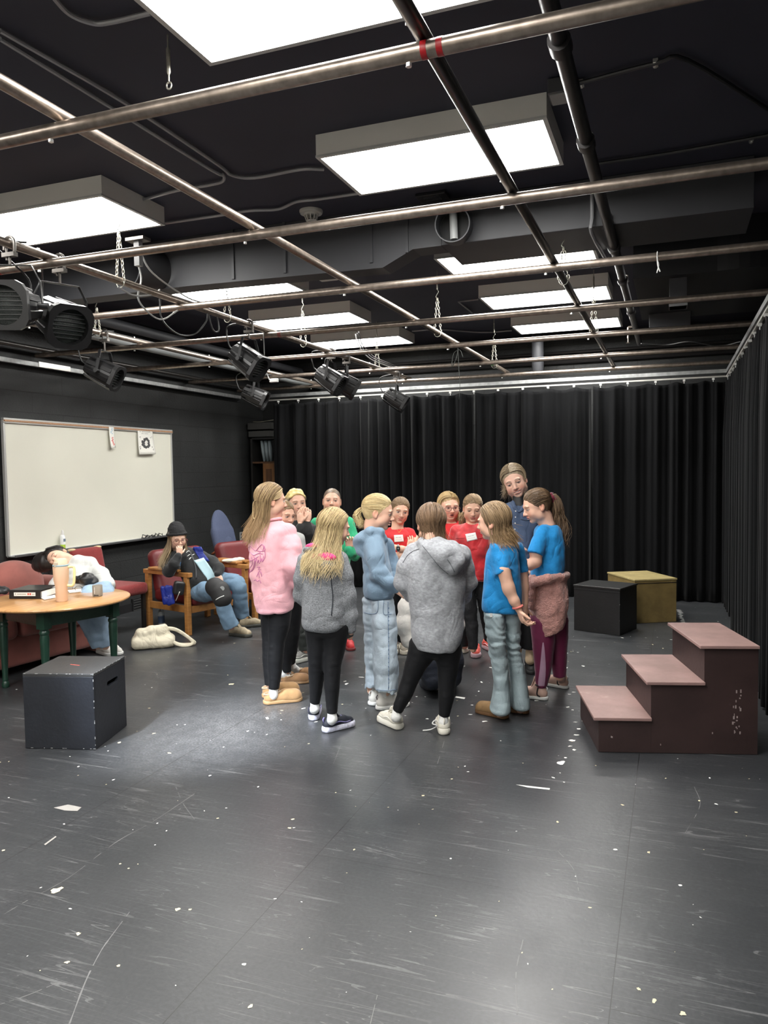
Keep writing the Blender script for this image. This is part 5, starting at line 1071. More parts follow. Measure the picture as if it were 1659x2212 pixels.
    # ---- garments
    def garment(s,name,m,st=None,sleeves=(),vox=.0075,disp=None,p=2.3,extra=None,cols=None,cuts=(),body=True,shrink=.032,ksl=.03,armr=.024,handless=False,neck=None,label=None,hem=False):
        sd=Sdf()
        if st is not None:
            S_=s.st(st) if not isinstance(st[0][0],np.floating) else st; sd.loft(S_,p=p); s.tst=S_
            if body:
                zz=sorted(S_); zl,zh=zz[0][0]+.05,zz[-1][0]-.012; A_=np.array(zz); s.sd.loft([(z,)+tuple(np.interp(z,A_[:,0],A_[:,i]) for i in(1,2,3,4)) for z in np.linspace(zl,zh,9)],k=.01,p=p,grow=-shrink)
        for sl in sleeves:
            P_,r_=s.ch(sl)
            if hem:
                dd=P_[-1]-P_[-2]; dd/=np.linalg.norm(dd); hp=P_[-1]; sd.limb(list(P_)+[hp+dd*.07],list(r_)+[r_[-1]],hp+dd*.02,dd,k=ksl)
            else: sd.chain(P_,r_,k=ksl)
            if body: s.sd.chain(P_,[max(v-armr,.012) for v in r_],k=.01)
        if extra: extra(sd)
        for c_ in cuts: sd.cut(*c_)
        if neck is not None: sd.cone(s.J(*neck[:3]),s.J(neck[0],neck[1]-30,neck[2]),neck[3],neck[3],.004,'s')
        o=sdfobj(name,sd,vox,m,s.t,disp,cols)
        if label: o['label']=label
        return o
    def legs(s,name,m,chains,pelvis=None,vox=.0075,disp=None,cols=None,hemcut=True,thin=.013,k=.02,label=None):
        sd=Sdf()
        if pelvis: sd.loft(s.st(pelvis),p=2.2); s.sd.loft(s.st(pelvis),k=.01,grow=-.03)
        for c_ in chains:
            P_,r_=s.ch(c_); P2=list(P_); d=P_[-1]-P_[-2]; d/=np.linalg.norm(d)
            P2.append(P_[-1]+d*.08); r2=list(r_)+[r_[-1]]; sd.limb(P2,r2,P_[-1],d,k=k)
            s.sd.chain(P_,[max(v-thin,.02) for v in r_[:-1]]+[min(.030,max(r_[-1]-thin,.018))],k=.01)
        o=sdfobj(name,sd,vox,m,s.t,disp,cols)
        if label: o['label']=label
        return o
    def leglofts(s,name,m,lofts,vox=.008,disp=None,cols=None,pelvis=None,p=2.2,hollow=True):
        sd=Sdf()
        if pelvis: sd.loft(s.st(pelvis)); s.sd.loft(s.st(pelvis),k=.02,grow=-.02)
        for L_ in lofts: sd.loft(s.st(L_),k=.012,p=p)
        for L_ in lofts:
            S_=s.st(L_); pts=[RT*q[1]+FW*q[2]+UP*q[0] for q in S_]; s.sd.chain(pts,[.045]*(len(pts)-1)+[.03],k=.01)
            if hollow:
                z=min(q[0] for q in S_); lo=[q for q in sorted(S_)][:2]; a=sorted(S_)[0]; sd.loft([(z-.05,a[1],a[2],a[3]-.006,a[4]-.006),(z+.04,a[1],a[2],a[3]-.010,a[4]-.010)],mode='s',p=p)
        o=sdfobj(name,sd,vox,m,s.t,disp,cols); return o
    def sock(s,pts,m,name='sock',logo=None):
        if not hasattr(s,'pend'): s.pend=[]
        s.pend.append((pts,m,name))
    def mksock(s,ank):
        if not getattr(s,'pend',None): return
        pts,m,name=s.pend.pop(0); P_,r_=s.ch(pts[:-1] if len(pts)>2 else pts[:1]); q=.88 if name=='sock' else .95; sd=Sdf(); sd.chain(list(P_)+[ank],[v*q for v in r_]+[.027],k=.01); s.lastsock=sdfobj(name,sd,.005,m,s.t,noise_disp((.0012,(60,60,60))))
    # ---- shoes: heel / toe ground pixels
    def shoe(s,heel,toe,kind='sneaker',upper=None,sole=None,accent=None,L=None,scale=1.,name=None,trim=None):
        a,b=onz(*heel),onz(*toe); x=(b-a)*[1,1,0]; l=np.linalg.norm(x); x/=l; y=np.array([-x[1],x[0],0.])
        if L: l=L
        l=max(min(l,.30),.20); q=l/.25; a=a*[1,1,0]; P=lambda u,v,z:a+x*u*q+y*v*q+UP*z*q; M=np.stack([x,y,UP],1)
        hs={'sneaker':.030,'slipper':.024,'boot':.026,'hightop':.026,'chunky':.040}[kind]
        s.mksock(P(.060,0,.055)); so=Sdf(); so.cone(P(.036,0,hs/2),P(.200,.004,hs/2),.038*q,.046*q); so.cut(P(0,0,hs),UP,k=0); so.cut(P(0,0,.001),-UP)
        sole_o=None
        u=Sdf()
        if kind in('slipper','boot'):
            u.cone(P(.042,0,.036),P(.195,.004,.030),.036*q,.043*q).cone(P(.14,.002,.045),P(.195,.004,.030),.038*q,.042*q,k=.02*q)
            if kind=='boot': u.cone(P(.05,0,.05),P(.055,0,.12),.038*q,.040*q,k=.02*q)
            else: u.cone(P(.045,0,.04),P(.05,0,.060),.036*q,.036*q,k=.015*q); u.ell(P(.055,0,.085),np.array([.050,.030,.040])*q,M,.006*q,'s')
        else:
            top=.135 if kind=='hightop' else .085
            u.cone(P(.040,0,.045),P(.150,.003,.050),.034*q,.034*q,k=.01).cone(P(.150,.003,.046),P(.205,.004,.032),.036*q,.034*q,k=.02*q).cone(P(.048,0,.05),P(.060,0,top),.034*q,.033*q,k=.02*q).cone(P(.11,0,.06),P(.07,0,top-.02),.03*q,.03*q,k=.02*q)
            u.cut(P(0,0,top),UP+x*.15*0); u.cone(P(.062,0,top-.012),P(.062,0,top+.05),.026*q,.03*q,.004,'s')
        u.cut(P(0,0,hs-.004),-UP)
        o=sdfobj(name or {'slipper':'slipper','boot':'ankle_boot','hightop':'high_top_shoe'}.get(kind,'sneaker'),u,.0048,upper,s.t)
        def ss(V): return None
        so_=sdfobj('sole',so,.0055,sole,o,noise_disp((.0012,60)))
        if kind=='slipper':
            pts=[P(.055+.050*math.cos(t),.030*math.sin(t),.066+.006*math.cos(t)) for t in np.linspace(0,2*PI,24,endpoint=False)]; f=MB().tube(pts,.0065*q,7,closed=True).build('collar_trim',trim or sole,o,smooth=True)
        if kind in('sneaker','chunky','hightop'):
            lb=MB(); nL=4
            for k_ in range(nL):
                t=k_/(nL-1); c=P(.165-.07*t,.003,.079+.012*t) ; lb.tube(smooth_path([c-y*.024*q-UP*.008*q,c+UP*.003*q,c+y*.024*q-UP*.008*q+x*.008*q],3),.0028*q,6)
            lb.build('lace',accent or sole,o,smooth=True)
            tg=Sdf().cone(P(.125,.002,.080),P(.098,.001,.108 if kind!='hightop' else .15),.017*q,.020*q,flat=(x,.35)); sdfobj('tongue',tg,.004,upper,o)
            MB().tube([P(.012,0,.062),P(.004,0,.085),P(.014,0,.098)],.0045*q,6).build('heel_tab',accent or sole,o,smooth=True)
            if kind=='chunky':
                for v_ in(-1,1): MB().tube(smooth_path([P(.05,v_*.037,.050),P(.10,v_*.038,.062),P(.15,v_*.040,.050),P(.19,v_*.040,.052)],4),.0035*q,5).build('side_seam',accent or sole,o,smooth=True)
        return o
    # ---- hair
    def strands(s,paths,r,cols,name='hair',cap=None,n=3,m=None,taper=.35):
        P=np.asarray(paths); N,K,_=P.shape; T=np.gradient(P,axis=1); T/=np.maximum(np.linalg.norm(T,axis=2,keepdims=True),1e-9)
        ref=np.array([.31,.77,.2]); U=np.cross(T,ref); U/=np.maximum(np.linalg.norm(U,axis=2,keepdims=True),1e-9); W_=np.cross(T,U); rr=r*(1-(1-taper)*np.linspace(0,1,K)**2)[None,:,None]*np.ones((N,1,1)); rr[:,0]*=.6
        V=np.stack([P+rr*(math.cos(2*PI*j/n)*U+math.sin(2*PI*j/n)*W_) for j in range(n)],2).reshape(-1,3); base=(np.arange(N)[:,None]*K+np.arange(K-1)[None])[...,None]*n+np.arange(n); nx=(np.arange(N)[:,None]*K+np.arange(K-1)[None])[...,None]*n+(np.arange(n)+1)%n
        F=np.stack([base,nx,nx+n,base+n],-1).reshape(-1,4); C=np.repeat(np.asarray(cols).reshape(N*K,3),n,0)
        if cap is not None: Vc,Fc,Cc=cap; F=np.concatenate([Fc,F+len(Vc)]); V=np.concatenate([Vc,V]); C=np.concatenate([Cc,C])
        return mkmesh(name,V,F,m or HAIR,s.t,True,C)
    def cap(s,c0,c1,off=.006,extra=None,line=0.,low=-.075,vox=.0045,bump_=.0028,grain=(90,90,18),hl=(.072,.066),fringe=False):
        c,R,k=s.hc,s.hR,s.hk; sd=Sdf(); W=lambda x,y,z:c+R@(np.array([x,y,z])*k)
        sd.ell(W(0,-.014,.032),np.array([.0735+off,.092+off,.082+off])*k,R); sd.ell(W(0,-.036,-.012),np.array([.058+off*.6,.048+off*.6,.058])*k,R,.03*k)
        if extra: extra(sd,W,k,R)
        nrm=R@np.array([0,.785,-.62]); sd.cut(W(0,hl[0]+line,hl[1]),nrm,(W(0,0,0)-.16,W(0,0,0)+.16)); 
        if low is not None: sd.cut(W(0,0,low),-R[:,2],(W(0,0,-.1)-.09,W(0,0,-.1)+.09))
        V,F=sd.mesh(vox,disp=lambda P:(bump_*vnoise(((P-c)@R),grain,3)).astype(np.float32)); q=((V-c)@R)/k
        n1=vnoise(q,(80,60,14),5)*.5+.5; n2=vnoise(q,(14,10,6),6)*.5+.5; w=np.clip(.65*n1+.5*n2-.1,0,1)[:,None]; C=np.array(c0)*(1-w)+np.array(c1)*w
        return V,F,C
    def pushout(s,P,extra=.004):                # keep strands outside the head and the torso garment
        c,R,k=s.hc,s.hR,s.hk; q=((P-c)@R)/k-np.array([0,-.014,.030]); e=q/np.array([.0765,.0945,.084]); l=np.linalg.norm(e,axis=-1,keepdims=True); q2=np.where(l<1,q/np.maximum(l,1e-6),q); P=c+((q2+np.array([0,-.014,.030]))*k)@R.T
        q=((P-c)@R)/k-np.array([0,-.036,-.012]); e=q/np.array([.067,.060,.066]); l=np.linalg.norm(e,axis=-1,keepdims=True); q2=np.where(l<1,q/np.maximum(l,1e-6),q); P=c+((q2+np.array([0,-.036,-.012]))*k)@R.T
        if getattr(s,'tst',None) is not None:
            S_=np.array(sorted(s.tst)); z=P[...,2]; cu,cw,a,b=[np.interp(z,S_[:,0],S_[:,i]) for i in(1,2,3,4)]; u=P@RT-cu; w=P@FW-cw; a=a+extra; b=b+extra; l=np.sqrt((u/a)**2+(w/b)**2); ins=(l<1)&(z<S_[-1,0])&(z>S_[0,0]); f=np.where(ins,1/np.maximum(l,.25)-1,0); f=np.minimum(f,.5/np.maximum(l,.3)); P=P+(u*f)[...,None]*RT+(w*f)[...,None]*FW
        return P
    def longhair(s,c0,c1,zend,n=330,phimin=62,K=20,r=.0026,spread=.02,drift=(0,0,0),wave=.004,part=0.,behind=False,layer=.012,lo=.0,seed=1,cap_kw={},jit=.05,sides=(-1,1),phimax=178,tipc=None,inner=.0,taper=.35,frontfall=None):
        n=int(n*1.7); r=r*.72; rng=np.random.default_rng(seed); c,R,k=s.hc,s.hR,s.hk; nc=max(12,n//9); phc=rng.uniform(phimin,phimax,nc)*rng.choice(sides,nc); ci=rng.integers(0,nc,n); ph=phc[ci]+rng.normal(0,5,n); ph=np.sign(ph)*np.clip(np.abs(ph),phimin,phimax)
        lay=rng.uniform(0,1,n); K1=K//2; a=np.radians(np.abs(ph)); sg=np.sign(ph)
        t0=np.clip((np.abs(ph)-phimin)/(180-phimin),0,1); yr=1.45-2.3*t0**.6*rng.uniform(.55,1,n)
        d0=np.stack([part+sg*rng.uniform(.02,.10,n),yr,np.full(n,.9)],1); d1=np.stack([sg*np.sin(a),np.cos(a),-.28-.25*t0+rng.uniform(-.1,.1,n)],1)
        t=np.linspace(0,1,K1)[None,:,None]; d=d0[:,None]*(1-t)+d1[:,None]*t; mid=np.sin(t*PI); d=d+mid*np.stack([sg*.55*np.sin(a),-.12+0*sg,.22+0*sg],1)[:,None]; d/=np.linalg.norm(d,axis=2,keepdims=True)
        rad=np.array([.0735,.092,.082])+.004+layer*lay[:,None,None]; loc=d*rad+np.array([0,-.014,.032]); A=c+(loc*k)@R.T
        end=A[:,-1]; ze=s.J(0,zend)[2] if np.isscalar(zend) else None
        ze=ze+rng.normal(0,jit*.5,n)-0*lay; K2=K-K1; t=np.linspace(0,1,K2+1)[1:][None,:,None]
        out=(end-c)*np.array([1,1,0]); out/=np.maximum(np.linalg.norm(out,axis=1,keepdims=True),1e-6); cend=end[:,None]*0
        tgt=np.stack([end[:,0],end[:,1],ze],1)+out*spread-out*inner+np.array(RT*drift[0]-FW*drift[2])[None]; cl=rng.normal(0,.012,(nc,3))*[1,1,.6]; tgt=tgt+cl[ci]+rng.normal(0,.005,(n,3))
        B=end[:,None]*(1-t)+tgt[:,None]*t; B=B+np.sin(t*PI)*(-out[:,None]*.018); wv=wave*np.sin(t*8+rng.uniform(0,6,nc)[ci][:,None,None])*t; B=B+wv*np.cross(out,UP)[:,None]
        Pt=np.concatenate([A,B],1); Pt=s.pushout(Pt,.004+.010*lay[:,None]) ; 
        b=rng.uniform(0,1,n)**1.0; cc=np.array(c0)*(1-b[:,None])+np.array(c1)*b[:,None]; cc=cc*rng.uniform(.85,1.12,(n,1)); C=np.repeat(cc[:,None],K,1)
        if tipc is not None: tt=smoothstep(np.linspace(0,1,K),.45,1.)[None,:,None]; C=C*(1-tt)+np.array(tipc)*tt*rng.uniform(.8,1.1,(n,1,1))
        return s.strands(Pt,r,C,cap=s.cap(c0,c1,**cap_kw),taper=taper)
    def slickhair(s,c0,c1,tie,tail,n=260,r=.0024,K=18,tail_r=.022,seed=1,cap_kw={},tipc=None,tailn=200,curl=0.,wisps=10,fmin=30):
        # hair swept back to a tie (local direction), then a tail along world points
        n=int(n*1.6); tailn=int(tailn*1.6); r=r*.74; rng=np.random.default_rng(seed); c,R,k=s.hc,s.hR,s.hk; td=np.array(tie,float); td/=np.linalg.norm(td)
        ph=rng.uniform(-170,170,n); el=rng.uniform(-.8,1.2,n); a=np.radians(ph); d0=np.stack([np.sin(a),np.cos(a),el],1); d0/=np.linalg.norm(d0,axis=1,keepdims=True)
        # hairline: start no further forward than the line
        for _ in range(8):
            y=d0[:,1]*.092-.014; z=d0[:,2]*.082+.032; bad=(.785*(y-.066)-.62*(z-.070))>0; d0[bad]=d0[bad]*.85+np.array([0,-.12,.16]); d0/=np.linalg.norm(d0,axis=1,keepdims=True)
        bad=(d0[:,2]*.082+.032<-.06); d0[bad,2]+=.3; d0/=np.linalg.norm(d0,axis=1,keepdims=True)
        t=np.linspace(0,1,K)[None,:,None]; tdj=td+rng.normal(0,.05,(n,3)); d=d0[:,None]*(1-t)+tdj[:,None]*t; d/=np.linalg.norm(d,axis=2,keepdims=True); rad=np.array([.0735,.092,.082])+.006+.004*rng.uniform(0,1,(n,1,1)); A=c+((d*rad+np.array([0,-.014,.032]))*k)@R.T
        b=rng.uniform(0,1,n); cc=(np.array(c0)*(1-b[:,None])+np.array(c1)*b[:,None])*rng.uniform(.85,1.12,(n,1)); paths=[A]; cols=[np.repeat(cc[:,None],K,1)]
        if tail is not None:
            T=np.array(smooth_path(tail,4)); TT=np.array([T[int(round(i))] for i in np.linspace(0,len(T)-1,K)]); m=tailn; f=np.linspace(0,1,K)
            off=rng.normal(0,1,(m,3)); off/=np.maximum(np.linalg.norm(off,axis=1,keepdims=True),1e-6); off*=rng.uniform(.2,1,(m,1)); rr=tail_r*(.35+.9*np.sin(np.clip(f*1.25,0,1)*PI/2))*(1-.35*f**3); B=TT[None]+off[:,None]*rr[None,:,None]
            if curl: 
                pz=rng.uniform(0,6,(m,1)); B=B+curl*np.stack([np.sin(f*13+pz),np.cos(f*13+pz),0*f+0*pz],2)*f[None,:,None]
            L_=np.clip(rng.normal(.93,.1,(m,1,1)),.6,1.1); B=TT[0]+ (B-TT[0])*(1-(1-L_)*f[None,:,None]); b=rng.uniform(0,1,m); c2=(np.array(c0)*(1-b[:,None])+np.array(c1)*b[:,None])*rng.uniform(.8,1.15,(m,1)); paths.append(B); C2=np.repeat(c2[:,None],K,1)
            if tipc is not None: tt=smoothstep(f,.2,1.)[None,:,None]; C2=C2*(1-tt)+np.array(tipc)*tt
            cols.append(C2)
        return s.strands(np.concatenate(paths),r,np.concatenate(cols),cap=s.cap(c0,c1,**cap_kw))
    # ---- surface decals: project picture-plane outlines onto a finished part
    def bvh(s,o):
        v=[Vector(p.co)+origin(o) for p in o.data.vertices]; return BVHTree.FromPolygons(v,[tuple(p.vertices) for p in o.data.polygons])
    def hit(s,tree,px,py,off=.0025,lo=1.):
        d=Vector(ray(px,py)).normalized(); h=tree.ray_cast(Vector(CAMP)+d*lo,d,12)
        if h[0] is None: return None
        return np.array(h[0]-d*off)
    def lines(s,o,polys,r,m,name,parent=None):
        tr=s.bvh(o); mb=MB()
        for pl in polys:
            Q=[s.hit(tr,*q[:2]) for q in (smooth_path([(a,b,0) for a,b in pl],5) if len(pl)>2 else [(a,b,0) for a,b in pl])]; Q=[q for q in Q if q is not None]
            if len(Q)>1: mb.tube(Q,r,5,caps=True)
        if mb.v: return mb.build(name,m,parent or o,smooth=True)
    def patch(s,o,corners,m,name,n=6,thick=.0012,off=.003,parent=None,marks=None,mm=None):
        tr=s.bvh(o); V=[]; c=[np.array(q,float) for q in corners]; g=lambda u,v:(c[0]*(1-u)+c[1]*u)*(1-v)+(c[3]*(1-u)+c[2]*u)*v
        last=None; H=[]
        for j in range(n+1):
            for i in range(n+1):
                h=s.hit(tr,*g(i/n,j/n),off=off); H.append(h)
        if any(h is None for h in H): 
            D=np.mean([h@FW for h in H if h is not None]) if any(h is not None for h in H) else s.D-.15
            H=[h if h is not None else onD(*g((k%(n+1))/n,(k//(n+1))/n),D) for k,h in enumerate(H)]
        V=np.array(H); 
        # flatten towards a plane so that the card stays a card
        w=V@FW; A=np.c_[V@RT,V[:,2],np.ones(len(V))]; sol=np.linalg.lstsq(A,w,rcond=None)[0]; wp=A@sol; V=V+FW*((wp-w)*.8-.0015)[:,None]
        F=[(j*(n+1)+i,j*(n+1)+i+1,(j+1)*(n+1)+i+1,(j+1)*(n+1)+i)[::-1] for j in range(n) for i in range(n)]
        oo=mkmesh(name,V,F,m,parent or o,True); md=oo.modifiers.new('S','SOLIDIFY'); md.thickness=thick; md.offset=0
        if marks:
            def at(u,v):
                x=u*n; y=v*n; i=min(int(x),n-1); j=min(int(y),n-1); fx,fy=x-i,y-j; q=lambda a,b:V[b*(n+1)+a]; return (q(i,j)*(1-fx)+q(i+1,j)*fx)*(1-fy)+(q(i,j+1)*(1-fx)+q(i+1,j+1)*fx)*fy-FW*.0018
            mb=MB()
            for (u0,v0,u1,v1) in marks: mb.add([at(u0,v0),at(u1,v0),at(u1,v1),at(u0,v1)],[(0,1,2,3)])
            mb.build('writing',mm,oo)
        return oo
    def finish(s,vox=.0115):
        def col(V): return s.headcol(V)
        V,F=s.sd.mesh(vox,s.fine,None); return mkmesh('body',V,F,SKIN,s.t,True,col(V))
def taglines(seed=1,rows=((.30,.42,.2,.78,7),(.62,.68,.15,.85,10))):
    r=random.Random(seed); out=[]
    for (v0,v1,u0,u1,n) in rows:
        for k in range(n):
            a=u0+(u1-u0)*k/n; out.append((a,v0,a+(u1-u0)/n*r.uniform(.5,.8),v1))
    return out
# ================================================================ THE PEOPLE
SWD=noise_disp((.006,(6,6,4)),(.0052,(8,8,15),1),(.0022,(26,26,20),1))
HANG=noise_disp((.008,(8,8,2.2)),(.007,(7,7,10),1),(.0028,(24,24,16),1))
TEE=noise_disp((.005,(7,7,5)),(.006,(13,13,8),1),(.0022,(30,30,24),1))
LEGD=noise_disp((.003,(9,9,9)),(.0015,(20,20,40),1))
JEAN=noise_disp((.005,(6,6,4)),(.006,(8,8,14),1),(.0028,(22,22,26),1))
BLKLEG=mat('black_leggings',(.0042,.0045,.0058),.7,spec=.3,sheen=.03,bump=.1,bscale=300); SOCKW=mat('white_sock',(.72,.72,.70),.85,bump=.3,bscale=200); SOLEW=mat('white_sole',(.68,.68,.66),.55)
TAN=mat('tan_suede',(.40,.235,.105),.85,noise=.12,nscale=25,sheen=.3); TANS=mat('tan_sole',(.44,.27,.13),.6); BRS=mat('brown_suede',(.235,.125,.055),.85,noise=.15,nscale=25,sheen=.3); BRSS=mat('brown_sole',(.30,.18,.09),.6); FUZZ=mat('fleece_trim',(.42,.32,.22),.95,bump=.5,bscale=400)
LB0,LB1=(.30,.19,.085),(.52,.37,.19)            # honey blonde hair tones
DB0,DB1=(.14,.085,.045),(.30,.20,.11)           # dark blonde
BR0,BR1=(.055,.033,.020),(.155,.095,.052)       # brown
PB0,PB1=(.42,.30,.14),(.70,.56,.32)             # pale blonde
def lam(*a): return a

# ---- 1 pink sweatshirt
p=Person('girl in a pink sweatshirt with script print, black leggings and tan slippers',5.27,(605,1512)); J=p.J
p.head(586,1082,.222,112,6,-3,0,neck_to=(592,1128,.02))
PINK=cloth('pink_fleece',col=(.80,.42,.47),noise=.05,nscale=9)
o=p.garment('sweatshirt',PINK,[(1120,577,606,.05,.01),(1130,566,618,.09,.01),(1142,552,628,.12),(1165,541,634,.14),(1195,538,632,.15),(1240,541,632,.155),(1285,546,634,.16),(1305,549,637,.16),(1312,552,635,.150),(1322,552,634,.150)],
  [[(620,1150,-.02,.070),(629,1180,-.05,.074),(634,1222,-.09,.066),(644,1258,-.02,.045),(650,1272,.08,.036)],[(556,1150,.06,.065),(556,1185,.10,.06),(575,1230,.18,.05)]],disp=SWD,neck=(589,1122,.01,.055))
MB().tube([J(589,1123.5,.01)+RT*.058*math.cos(a)+FW*.060*math.sin(a)+UP*.012*math.cos(a+.5) for a in np.linspace(0,2*PI,28,endpoint=False)],.010,8,closed=True).build('neck_rib',PINK,p.t,smooth=True)
sc=[]; S1=lambda l:[(500+x/3.6875,1000+y/3.6875) for x,y in l]
for l in [[(128,690),(150,665),(190,700),(215,675),(245,650),(268,690),(240,705),(205,700)],[(135,740),(150,780),(190,760),(215,745)],[(160,745),(168,800),(140,850),(150,870),(178,820),(185,760)],[(130,850),(165,860),(190,800),(178,740)],[(190,790),(200,760),(208,800),(215,770),(222,800)],[(228,730),(232,790),(240,760),(248,790),(256,740)],[(205,830),(225,830),(215,850),(235,850)],[(210,880),(225,860),(240,890)],[(200,905),(215,880),(222,915)],[(235,870),(242,905)],[(178,938),(195,930),(205,945),(222,935),(235,960)],[(222,700),(228,715)],[(250,700),(262,660),(268,740),(255,780)],[(140,700),(175,735),(215,720),(250,725)]]: sc.append(S1(l))
p.lines(o,sc,.0022,mat('mauve_script',(.52,.17,.34),.7),'script_print')
p.legs('leggings',BLKLEG,[[(604,1308,-.02,.088),(603,1345,-.02,.078),(598,1385,-.02,.060),(595,1425,-.02,.056),(592,1488,-.02,.036)],[(588,1310,.10,.085),(586,1345,.10,.076),(584,1385,.09,.058),(582,1425,.08,.054),(583,1480,.06,.036)]],disp=LEGD)
p.sock([(592,1482,-.02,.034),(590,1502,-.02,.036),(592,1512,-.03,.036)],SOCKW); p.sock([(582,1474,.06,.033),(579,1498,.06,.034)],SOCKW)
p.shoe((569,1521),(655,1512),'slipper',TAN,TANS,trim=FUZZ); p.shoe((566,1507),(650,1497),'slipper',TAN,TANS,trim=FUZZ)
p.longhair(DB0,LB1,1168,n=420,phimin=92,K=22,r=.0027,drift=(-.05,0,-.02),wave=.008,seed=3,spread=.035,jit=.05,tipc=(.42,.27,.14))
# half-up lock to the back of the head
c,R,k=p.hc,p.hR,p.hk; W=lambda x,y,z:c+R@(np.array([x,y,z])*k)
mb=MB()
for q in range(6): mb.tube(smooth_path([W(.045,.06,.085-.008*q),W(.080,.02,.055-.008*q),W(.060,-.075,.020-.004*q),W(.01,-.118,-.005),W(.0,-.125,-.05-.01*q),W(.005*q,-.115,-.13)],5),.0055,6,flat=.6)
tag(mkmesh('pinned_lock',mb.v,mb.f,HAIR,p.t,True,np.tile([.50,.36,.19],(len(mb.v),1))),'lighter lock drawn back over the long hair')
p.finish()

# ---- 2 little girl behind her
p=Person('small girl in brown slippers half hidden behind the pink sweatshirt',5.74,(635,1478)); J=p.J
p.head(613,1112,.200,48,8,4,0,neck_to=(618,1150,.02),squint=.85)
p.garment('hooded_top',cloth('pale_grey_fleece',col=(.36,.37,.36)),[(1143,606,634,.05),(1152,598,646,.09),(1170,596,648,.11),(1210,598,646,.115),(1260,600,646,.12),(1300,600,646,.12)],[[(644,1165,-.02,.055),(650,1195,-.04,.052),(645,1230,-.08,.045),(635,1255,-.12,.036)],[(602,1165,.0,.05),(598,1200,0,.05),(602,1240,-.06,.04)]],disp=SWD)
p.legs('leggings',BLKLEG,[[(614,1300,0,.075),(615,1370,0,.058),(616,1410,0,.050),(619,1452,0,.034)],[(634,1300,0,.072),(632,1370,0,.056),(629,1405,.02,.048),(628,1432,.06,.034)]],disp=LEGD)
p.sock([(617,1440,0,.034),(612,1455,0,.034),(611,1468,-.01,.036)],SOCKW);p.sock([(627,1425,.10,.034),(631,1440,.12,.035),(636,1448,.12,.036)],SOCKW)
p.shoe((605,1479),(663,1474),'slipper',BRS,BRSS,L=.235,trim=FUZZ); p.shoe((628,1462),(676,1462),'slipper',BRS,BRSS,L=.225,trim=FUZZ)
p.lines(p.lastsock,[[(622,1436),(626,1437.5),(630,1435)]],.0022,INK,'swoosh_mark')
p.slickhair(DB0,LB0,(-.1,-1,.1),[p.hc+p.hR@np.array([0,-.10,.01]),p.hc+p.hR@np.array([0,-.14,-.04]),p.hc+p.hR@np.array([0,-.12,-.12])],n=260,seed=5)
p.finish()

# ---- 3 bleached boy
p=Person('boy with bleached curly hair and black hoodie, cupping both hands over his mouth',6.45,(655,1428)); J=p.J
p.head(640,1087,.222,22,2,-4,0,neck_to=(648,1130,.04),smile=.9,squint=.62,hairc=(.20,.15,.09))
BH=cloth('black_hoodie',col=(.012,.012,.0125))
p.garment('hoodie',BH,[(1122,632,662,.06,.03),(1132,625,680,.10,.02),(1150,622,690,.12,.02),(1200,626,688,.13,.02),(1250,628,684,.13,.02),(1290,630,682,.13,.02)],[[(632,1148,-.05,.055),(640,1190,-.16,.052),(648,1150,-.22,.043),(649,1138,-.22,.036)],[(680,1148,-.03,.055),(684,1188,-.13,.052),(668,1150,-.20,.043),(664,1132,-.20,.036)]],disp=SWD)
w1,w2=J(649,1132,-.22),J(664,1128,-.20)
p.hand(w1,V3(-.05,1,-.25),V3(.55,-.05,-.75),thumb=-1,L=.165,curl=(10,20,15)); p.hand(w2,V3(.05,1,-.25),V3(-.45,-.05,-.8),thumb=1,L=.165,curl=(18,30,25))
p.sd.cone(J(649,1150,-.22),w1,.026,.021); p.sd.cone(J(667,1148,-.20),w2,.026,.021)
DKT=cloth('dark_track_trousers',col=(.014,.018,.016),rough=.6)
p.legs('track_trousers',DKT,[[(642,1285,.02,.085),(645,1340,.02,.080),(654,1375,.0,.070),(660,1405,0,.058)],[(668,1285,.04,.085),(676,1340,.05,.08),(684,1375,.08,.07),(690,1395,.10,.058)]],disp=JEAN)
p.shoe((672,1424),(642,1431),'chunky',mat('grey_knit_shoe',(.22,.22,.21),.7),mat('off_white_sole',(.55,.57,.52),.6),L=.25); p.shoe((684,1415),(700,1428),'chunky',MATS['grey_knit_shoe'],MATS['off_white_sole'],L=.25)
V,F,C=p.cap((.30,.22,.12),(.62,.47,.20),off=.010,bump_=.012,grain=(38,38,38),line=-.002,hl=(.070,.074)); q=((V-p.hc)@p.hR)/p.hk; top=smoothstep(q[:,2],.035,.065)[:,None]; n_=(vnoise(q,55,2)*.5+.5)[:,None]; C=(np.array([.17,.125,.075])*(1-top)+top*(np.array([.45,.31,.10])*(1-n_)+np.array([.85,.68,.32])*n_))
mkmesh('hair',V,F,HAIR,p.t,True,C); p.finish()

